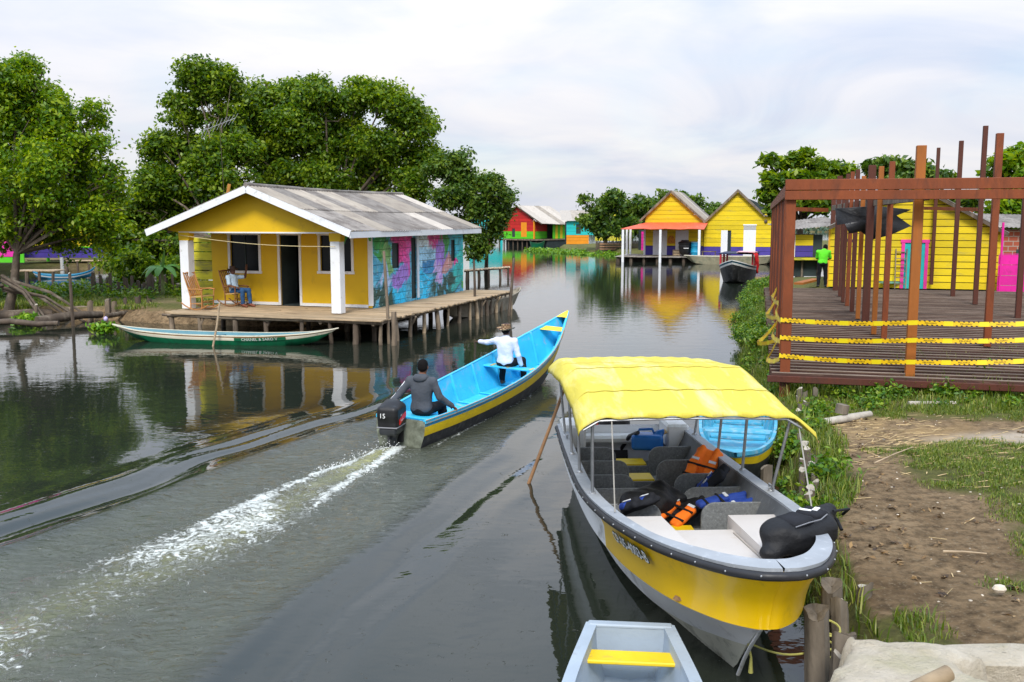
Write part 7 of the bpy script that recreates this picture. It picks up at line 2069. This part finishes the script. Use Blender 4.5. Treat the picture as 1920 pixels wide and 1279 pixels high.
for px, py, top, r, lb in ((65, 604, 572, .05, 'short pale stake standing alone before the islet logs'), (137, 606, 512, .05, 'tall thin dark stake in front of the islet'), (170, 597, 566, .09, 'short fat stake on the islet beside the tall one'), (203, 594, 562, .10, 'fat weathered stump, left one of the pair at the islet corner'), (213, 594, 566, .09, 'fat pale topped stump, right one of the pair at the islet corner'), (238, 592, 560, .06, 'dark stake between the islet corner and the porch deck'), (262, 590, 556, .10, 'thick dark post left of the porch deck'), (285, 588, 560, .07, 'dark post nearest the left end of the porch deck')):
    p = G(px, py, .1); stake(p, r, A(px, top, p.y).z, lb, None, .08, mat=DARKWOOD if 'dark' in lb else OLDWOOD)
for i in range(18):
    px = 172 + i * 9.6 + RD.uniform(-3, 3); p = G(px, 556 + RD.uniform(-3, 3), .3); stake(p, RD.uniform(.05, .10), RD.uniform(.75, 1.35), 'dark stake in the broken row behind the left islet', 'stakes behind the left islet', .1, mat=DARKWOOD)


def hyacinth(px, py, label, k=1.0):
    p = G(px, py, 0); o = thing('water_hyacinth', label, 'water plant', p)
    bl = [(Vector((RD.gauss(0, .15) * k, RD.gauss(0, .08) * k, .12 + abs(RD.gauss(0, .08)))), .12) for _ in range(16)]
    leaves('leaf_rosette', bl, 520, .15, _M['hyacinth_leaf'], o, 8, .08, .2, .6, int(px))
    if k > .9:
        q = MB(); q.tube([(.05, 0, 0), (.06, 0, .42)], .012, 5); q.build('flower_stalk', WEED, o); q = MB(); q.ball((.06, 0, .45), (.07, .07, .08), 0, 7); q.build('flower', pm('lilac_petal', (.52, .45, .75), .6, .2, 20), o, 60)


hyacinth(196, 626, 'clump of water hyacinth with a pale flower by the tip of the green canoe')
hyacinth(40, 610, 'small clump of water hyacinth at the far left waterline', .7)
hyacinth(58, 611, 'small clump of water hyacinth just right of the far left one', .8)
bn = thing('banana_plant', 'young banana plant with drooping leaves left of the porch', 'plant', G(306, 562, .3))
q = MB(); q.tube([(0, 0, -.1), (.02, 0, .7), (0, 0, 1.3)], [.09, .07, .04], 9); q.build('stem', pm('banana_stem', (.16, .20, .07), .7, .3, 5), bn, 60)
BLF = pm('banana_leaf', (.075, .20, .022), .45, .25, 3, .004, 30)
for i in range(9):
    a = i * 2.4; L = RD.uniform(.9, 1.4); r1, r2, r3 = [], [], []
    for f in np.linspace(0, 1, 9):
        rad_ = L * f * (.75 if i else .15); z = 1.15 + (L * f * .9 - L * f * f * (1.1 if i else 0)); w = .17 * math.sin(math.pi * min(.98, f * .9 + .06)) ** .7
        c = np.array((math.cos(a) * rad_, math.sin(a) * rad_, z)); s_ = np.array((-math.sin(a), math.cos(a), 0)) * w
        r1.append(c + s_ - (0, 0, w * .4)); r2.append(c); r3.append(c - s_ - (0, 0, w * .4))
    q = MB(); q.grid([r1, r2, r3]); q.build('leaf', BLF, bn, 80)

# ================================================================ PEOPLE AND ROCKING CHAIRS
CHW = pm('varnished_cane', (.42, .19, .055), .45, .2, 6, .003, 30, (.26, .11, .03), .3)
CHD = pm('dark_cane', (.20, .085, .03), .5, .25, 6, .003, 30)


def rocking_chair(label, loc, rz, wood):
    o = thing('rocking_chair', label, 'rocking chair', loc, rz, 'rocking chairs on the porch')
    arc = lambda y: [(x, y, .035 + .16 * ((x + .02) / .5) ** 2) for x in np.linspace(-.56, .46, 13)]
    for y in (-.25, .25):
        q = MB(); q.tube(arc(y), .020, 7); q.build('rocker', wood, o, 60)
        q = MB(); q.tube([(.22, y, .06), (.24, y * 1.02, .40), (.25, y * 1.04, .62)], .019, 7); q.build('leg', wood, o, 60)
        q = MB(); q.tube([(-.20, y, .06), (-.20, y, .40), (-.27, y * .98, .62), (-.40, y * .95, .95), (-.46, y * .93, 1.14)], [.02, .02, .019, .018, .016], 7); q.build('leg', wood, o, 60)
        q = MB(); q.tube([(.29, y * 1.06, .625), (.10, y * 1.1, .645), (-.14, y * 1.06, .63), (-.27, y, .64)], [.026, .024, .022, .018], 8); q.build('armrest', wood, o, 60)
        q = MB(); q.tube([(.23, y, .22), (-.20, y, .20)], .013, 6); q.build('stretcher', wood, o, 60)
    q = MB(); q.tube([(.235, -.25, .28), (.235, .25, .28)], .013, 6); q.build('stretcher', wood, o, 60)
    q = MB(); q.tube([(.23, -.25, .14), (.23, .25, .14)], .013, 6); q.build('stretcher', wood, o, 60)
    q = MB(); q.grid([[(.27, y, .43), (.0, y, .40), (-.22, y, .385)] for y in np.linspace(-.25, .25, 6)]); s = q.build('seat', pm('woven_cane', (.50, .31, .13), .7, .25, 40, .004, 60), o); so = s.modifiers.new('t', 'SOLIDIFY'); so.thickness = .03
    q = MB()
    for y in np.linspace(-.19, .19, 6): q.obox((-.335, y, .76), ((.40, 0, -.91), (0, 1, 0), (.91, 0, .40)), (.36, .020, .007))
    q.build('backrest', wood, o)
    for z, x in ((.44, -.205), (1.10, -.45)): q = MB(); q.tube([(x, -.24, z), (x - .02, 0, z + .02), (x, .24, z)], [.02, .026, .02], 7); q.build('back_rail', wood, o, 60)
    return o


c1 = G(380, 582, DZ); rocking_chair('empty varnished rocking chair beside the left porch post', (c1.x - .05, c1.y + .1, DZ), rad(-24), CHW)
c2 = HO + Vector(hx * 1.05) + Vector(hy * 1.30); CH2 = rad(-30)
rocking_chair('dark rocking chair under the man waving on the porch', (c2.x, c2.y, DZ), CH2, CHD)

SKIN = pm('brown_skin', (.20, .085, .045), .5, .12, 20, .001, 60)
SKIND = pm('dark_brown_skin', (.11, .045, .026), .5, .12, 20, .001, 60)
HAIR = pm('black_hair', (.006, .005, .005), .85, .3, 30, .006, 60, spec=.15)


def hand(wr, d, n, side, curl=.5, thumb=1):
    d = unit(d); n = np.asarray(n, float); n = unit(n - d * (n @ d)); s = np.cross(n, d) * side
    M = np.stack([d, s, n], 1)
    P = [('b', wr + d * .050, (.045, .038, .014), .012, .015, M)]
    for i, L in enumerate((.066, .076, .070, .054)):
        b = wr + d * .088 + s * (.030 - .020 * i); c1 = curl * (.8 + .15 * i); m = b + (d * math.cos(c1) + n * math.sin(c1)) * L * .5
        e = m + (d * math.cos(c1 * 2.1) + n * math.sin(c1 * 2.1)) * L * .5
        P += [('c', b, m, .0092, .0088, .006), ('c', m, e, .0088, .0076, .006)]
    t0 = wr + d * .028 + s * .034; t1 = t0 + unit(s * .75 + d * .6 + n * .25) * .034; t2 = t1 + unit(s * .35 + d * .8 + n * .45) * .030
    return P + [('c', t0, t1, .0125, .0105, .012), ('c', t1, t2, .0105, .0085, .006)]


def person(label, loc, rz, J, top, low, skin=SKIN, sleeve=1.0, hair=True, shoes=None, yaw=0.0, nod=0.0, hands=((0, 0, -1), (0, 0, -1)), hdir=(None, None), curl=(.5, .5), fat=1.0, hat=None, up_k=.05):
    """one figure facing +y in its own frame, seat or soles at z = 0; J holds the joints"""
    o = thing('person', label, 'person', loc, rz)
    K = {k: np.array(v, float) for k, v in J.items()}
    pel, ch, nk, hd = K['pelvis'], K['chest'], K['neck'], K['head']
    cy, sy = math.cos(yaw), math.sin(yaw); cn, sn = math.cos(nod), math.sin(nod)
    HM = np.array(((cy, -sy, 0), (sy, cy, 0), (0, 0, 1.))) @ np.array(((1, 0, 0), (0, cn, -sn), (0, sn, cn)))
    h = lambda x, y, z: hd + HM @ np.array((x, y, z))
    ax = unit(ch - pel); up = unit(nk - ch); side = unit(K['shR'] - K['shL']); fw = np.cross(up, side); TM = np.stack([side, np.cross(ax, side), ax], 1)
    midp = (pel + ch) / 2
    tors = lambda g: [('e', pel, (.165 * fat + g, .125 * fat + g, .12 + g), up_k, TM), ('e', midp, (.150 * fat + g, .112 * fat + g, .17 + g), up_k, TM), ('e', ch, (.172 * fat + g, .118 * fat + g, .17 + g), up_k, TM), ('c', K['shL'], K['shR'], .062 + g, .062 + g, .06), ('c', ch + up * .06, nk, .09 + g, .055 + g, .05)]
    legs = lambda g, cutf=1.0: [q for S_ in 'LR' for q in (('c', K['hip' + S_], K['knee' + S_], .084 + g, .056 + g, .03), ('c', K['knee' + S_], K['knee' + S_] + (K['ank' + S_] - K['knee' + S_]) * .35, .056 + g, .056 + g, .02), ('c', K['knee' + S_] + (K['ank' + S_] - K['knee' + S_]) * .35, K['knee' + S_] + (K['ank' + S_] - K['knee' + S_]) * cutf, .056 + g, .038 + g * 1.3, .02))]
    arms = lambda g, f=1.0: [q for S_ in 'LR' for q in (('c', K['sh' + S_], K['el' + S_], .052 + g, .040 + g, .03),) + ((('c', K['el' + S_], K['el' + S_] + (K['wr' + S_] - K['el' + S_]) * f, .040 + g, .028 + g * 1.2, .02),) if f > 0 else ())]
    B = tors(0) + legs(0) + arms(0)
    B += [('c', nk - up * .03, hd + HM @ np.array((0, -.012, -.06)), .056, .052, .03), ('e', h(0, -.008, .018), (.074, .093, .100), .02, HM), ('e', h(0, .026, -.052), (.055, .062, .062), .03, HM), ('e', h(0, .083, -.012), (.012, .020, .026), .012, HM), ('e', h(0, .072, -.058), (.026, .012, .010), .01, HM), ('e', h(0, .074, .024), (.042, .012, .010), .012, HM),
          ('e', h(-.076, -.005, -.008), (.010, .022, .032), .008, HM), ('e', h(.076, -.005, -.008), (.010, .022, .032), .008, HM)]
    for i, S_ in enumerate('LR'):
        f = unit(K['wr' + S_] - K['el' + S_]) if hdir[i] is None else hdir[i]
        B += hand(K['wr' + S_], f, hands[i], 1 if S_ == 'L' else -1, curl[i])
        an, to = K['ank' + S_], K['toe' + S_]
        B += [('c', an + (0, 0, -.02), to, .036, .030, .03), ('c', an, an + unit(an - to) * .045 + (0, 0, -.045), .035, .030, .03)]
    body = solid_obj('body', B, skin, o, .0095, .03)
    ft = lambda f: f
    TP = tors(.013) + (arms(.013, sleeve) if sleeve > 0 else [('c', K['sh' + S_], K['sh' + S_] + (K['el' + S_] - K['sh' + S_]) * .8, .068, .062, .03) for S_ in 'LR'])
    shirt = solid_obj('shirt', TP, top, o, .0115, .035, .004)
    solid_obj('trousers', [('e', pel - ax * .03, (.172 * fat, .132 * fat, .115), .05, TM)] + legs(.014, .93), low, o, .0115, .03, .004)
    for i, sx in enumerate((-1, 1)):
        q = MB(); q.ball(h(sx * .031, .080, .006), (.011, .008, .008), 0, 7); q.build('eye', BLACKP, o, 80)
    if hair: solid_obj('hair', [('e', h(0, -.018, .030), (.081, .097, .098), .02, HM), ('e', h(0, -.052, -.012), (.072, .058, .060), .03, HM)], HAIR, o, .010, .02, .003)
    if shoes:
        for S_ in 'LR':
            an, to = K['ank' + S_], K['toe' + S_]
            solid_obj('shoe', [('c', an + (0, 0, -.025), to, .046, .040, .03), ('c', an + (0, 0, -.01), an + unit(an - to) * .05 + (0, 0, -.045), .044, .040, .03)], shoes, o, .011, .03)
    if hat:
        mats, brim, crown = hat
        q = MB(); ring = []
        for r, z in ((.02, .118), (.065, .120), (.085, .108), (.092, .055), (.097, .040), (brim, .030), (brim + .015, .045), (brim, .022), (.095, .026)):
            ring.append([h(math.sin(w) * r, -.012 + math.cos(w) * r * 1.12, z + (crown if z > .1 else 0) + (.018 * math.cos(2 * w) * -1 if r >= brim else 0)) for w in np.linspace(0, 6.283, 33)[:-1]])
        q.grid(ring, 0, True); q.build('hat', mats, o, 50)
    return o, shirt, h


HOOD = pm('dark_grey_fleece', (.062, .070, .084), .9, .25, 5, .022, 9)
DKT = pm('black_trousers', (.012, .013, .016), .9, .3, 5, .018, 11, spec=.2)
J1 = dict(pelvis=(0, 0, .10), chest=(0, .02, .40), neck=(0, .03, .585), head=(.01, .055, .735), shL=(-.185, .0, .515), shR=(.185, .02, .515), elL=(-.34, -.10, .30), wrL=(-.40, -.33, .17), elR=(.305, .03, .27), wrR=(.42, .22, .11),
          hipL=(-.09, .03, .07), hipR=(.09, .03, .07), kneeL=(-.15, .44, .08), kneeR=(.15, .44, .08), ankL=(-.15, .50, -.28), ankR=(.15, .50, -.28), toeL=(-.16, .66, -.32), toeR=(.16, .66, -.32))
p = on_blue(.66, -.04, .385)
o1, sh1, h1 = person('person in a dark grey hooded jacket with a white sleeve stripe steering the blue canoe', p, RZ - math.pi / 2, J1, HOOD, DKT, SKIN, 1.0, True, BLACKP, yaw=.10, hands=((0, 0, -1), (.1, 0, -1)), curl=(1.1, .7), fat=1.02)
sl = [np.array(J1[k]) for k in ('shL', 'elL', 'wrL')]
q = MB(); outv = np.array((-.8, -.5, .35)); outv /= np.linalg.norm(outv)
q.grid([[sl[0] * (1 - f) + sl[1] * f + outv * (.070 - .012 * f) + w for f in np.linspace(-.12, .98, 9)] + [sl[1] * (1 - f) + sl[2] * f + outv * (.057 - .008 * f) + w for f in np.linspace(.06, .92, 7)] for w in (np.array((0, .012, .012)), np.array((0, -.012, -.012)))])
st = q.build('sleeve_stripe', WHITE, sh1); so = st.modifiers.new('t', 'SOLIDIFY'); so.thickness = .006
solid_obj('hood', [('e', (0, -.065, .565), (.105, .062, .062)), ('c', (-.08, -.01, .585), (.08, -.01, .585), .045, .045)], HOOD, sh1, .012, .05, .004)
WSH = pm('white_blue_shirt', (.62, .66, .78), .8, .08, 4, .022, 11)
J2 = dict(pelvis=(0, 0, .10), chest=(0, .01, .40), neck=(0, .02, .575), head=(0, .05, .715), shL=(-.19, .03, .50), shR=(.19, -.01, .50), elL=(-.43, .12, .44), wrL=(-.64, .25, .43), elR=(.275, -.01, .23), wrR=(.30, .08, .035),
          hipL=(-.10, .03, .07), hipR=(.10, .03, .07), kneeL=(-.20, .40, .07), kneeR=(.22, .40, .07), ankL=(-.20, .36, -.36), ankR=(.26, .40, -.36), toeL=(-.22, .52, -.41), toeR=(.29, .56, -.41))
VU, t, b_, o_ = new_mat('woven_striped_straw')
wv = NN(t, 'ShaderNodeTexWave', Scale=14.0, Distortion=1.5, Detail=1.0); wv.bands_direction = 'Z'
t.links.new(coords(t), wv.inputs['Vector'])
ck = NN(t, 'ShaderNodeTexChecker', Scale=26.0); t.links.new(coords(t), ck.inputs['Vector'])
t.links.new(mixc(t, ramp(t, wv.outputs['Fac'], [(.42, 0.), (.55, 1.)]), mixc(t, ck.outputs['Fac'], (.52, .36, .18), (.16, .08, .04)), (.07, .035, .022)), b_.inputs['Base Color']); b_.inputs['Roughness'].default_value = .8
p = on_blue(4.93, .14, .505)
person('person in a white shirt and striped straw hat pointing ahead from the canoe thwart', p, RZ - math.pi / 2, J2, WSH, DKT, SKIND, 1.0, True, None, yaw=-.1, hands=((0, 0, -1), (0, .2, -1)), curl=(.2, .8), hat=(VU, .165, .01), hdir=(None, (.1, 1, -.2)))
LBS = pm('light_blue_shirt', (.40, .52, .64), .8, .08, 4, .020, 11)
JEAN = pm('blue_denim', (.020, .075, .19), .85, .2, 6, .006, 40)
J3 = dict(pelvis=(0, -.05, .12), chest=(0, -.12, .41), neck=(0, -.12, .585), head=(0, -.09, .73), shL=(-.18, -.12, .52), shR=(.18, -.12, .52), elL=(-.30, .12, .52), wrL=(-.27, .22, .76), elR=(.27, .02, .27), wrR=(.24, .25, .235),
          hipL=(-.09, .0, .10), hipR=(.09, .0, .10), kneeL=(-.13, .43, .12), kneeR=(.12, .42, .12), ankL=(-.14, .48, -.30), ankR=(.10, .40, -.30), toeL=(-.15, .63, -.365), toeR=(.10, .56, -.365))
p3 = Vector((c2.x, c2.y, DZ + .40))
person('person in a light blue shirt, jeans and brown hat waving from a porch chair', p3, CH2 - math.pi / 2, J3, LBS, JEAN, SKIND, .0, True, pm('brown_leather', (.20, .06, .03), .5, .2), yaw=-.25, hands=((0, 1, 0), (0, 0, -1)), hdir=((.05, .1, 1), None), curl=(.12, .4), hat=(pm('dark_brown_felt', (.05, .028, .02), .85, .25), .155, .015))
NEON = pm('neon_green_shirt', (.13, .78, .02), .8, .06, 4, .008, 14)
J4 = dict(pelvis=(0, 0, .92), chest=(.02, .06, 1.20), neck=(.05, .13, 1.37), head=(.09, .24, 1.46), shL=(-.17, .08, 1.31), shR=(.21, .10, 1.31), elL=(-.20, .22, 1.07), wrL=(-.05, .40, 1.0), elR=(.28, .24, 1.07), wrR=(.14, .42, 1.0),
          hipL=(-.09, 0, .88), hipR=(.09, 0, .88), kneeL=(-.11, .06, .49), kneeR=(.12, .05, .49), ankL=(-.13, -.02, .09), ankR=(.13, -.02, .09), toeL=(-.15, .14, .035), toeR=(.15, .14, .035))
p4 = A(1541, 530, 35.6)
person('person in a neon green shirt and black trousers bending behind the timber posts', (p4.x, p4.y, FZ + .003), rad(-15), J4, NEON, DKT, SKIN, .0, True, BLACKP, nod=-.6, curl=(.8, .8), hands=((0, .3, -1), (0, .3, -1)))
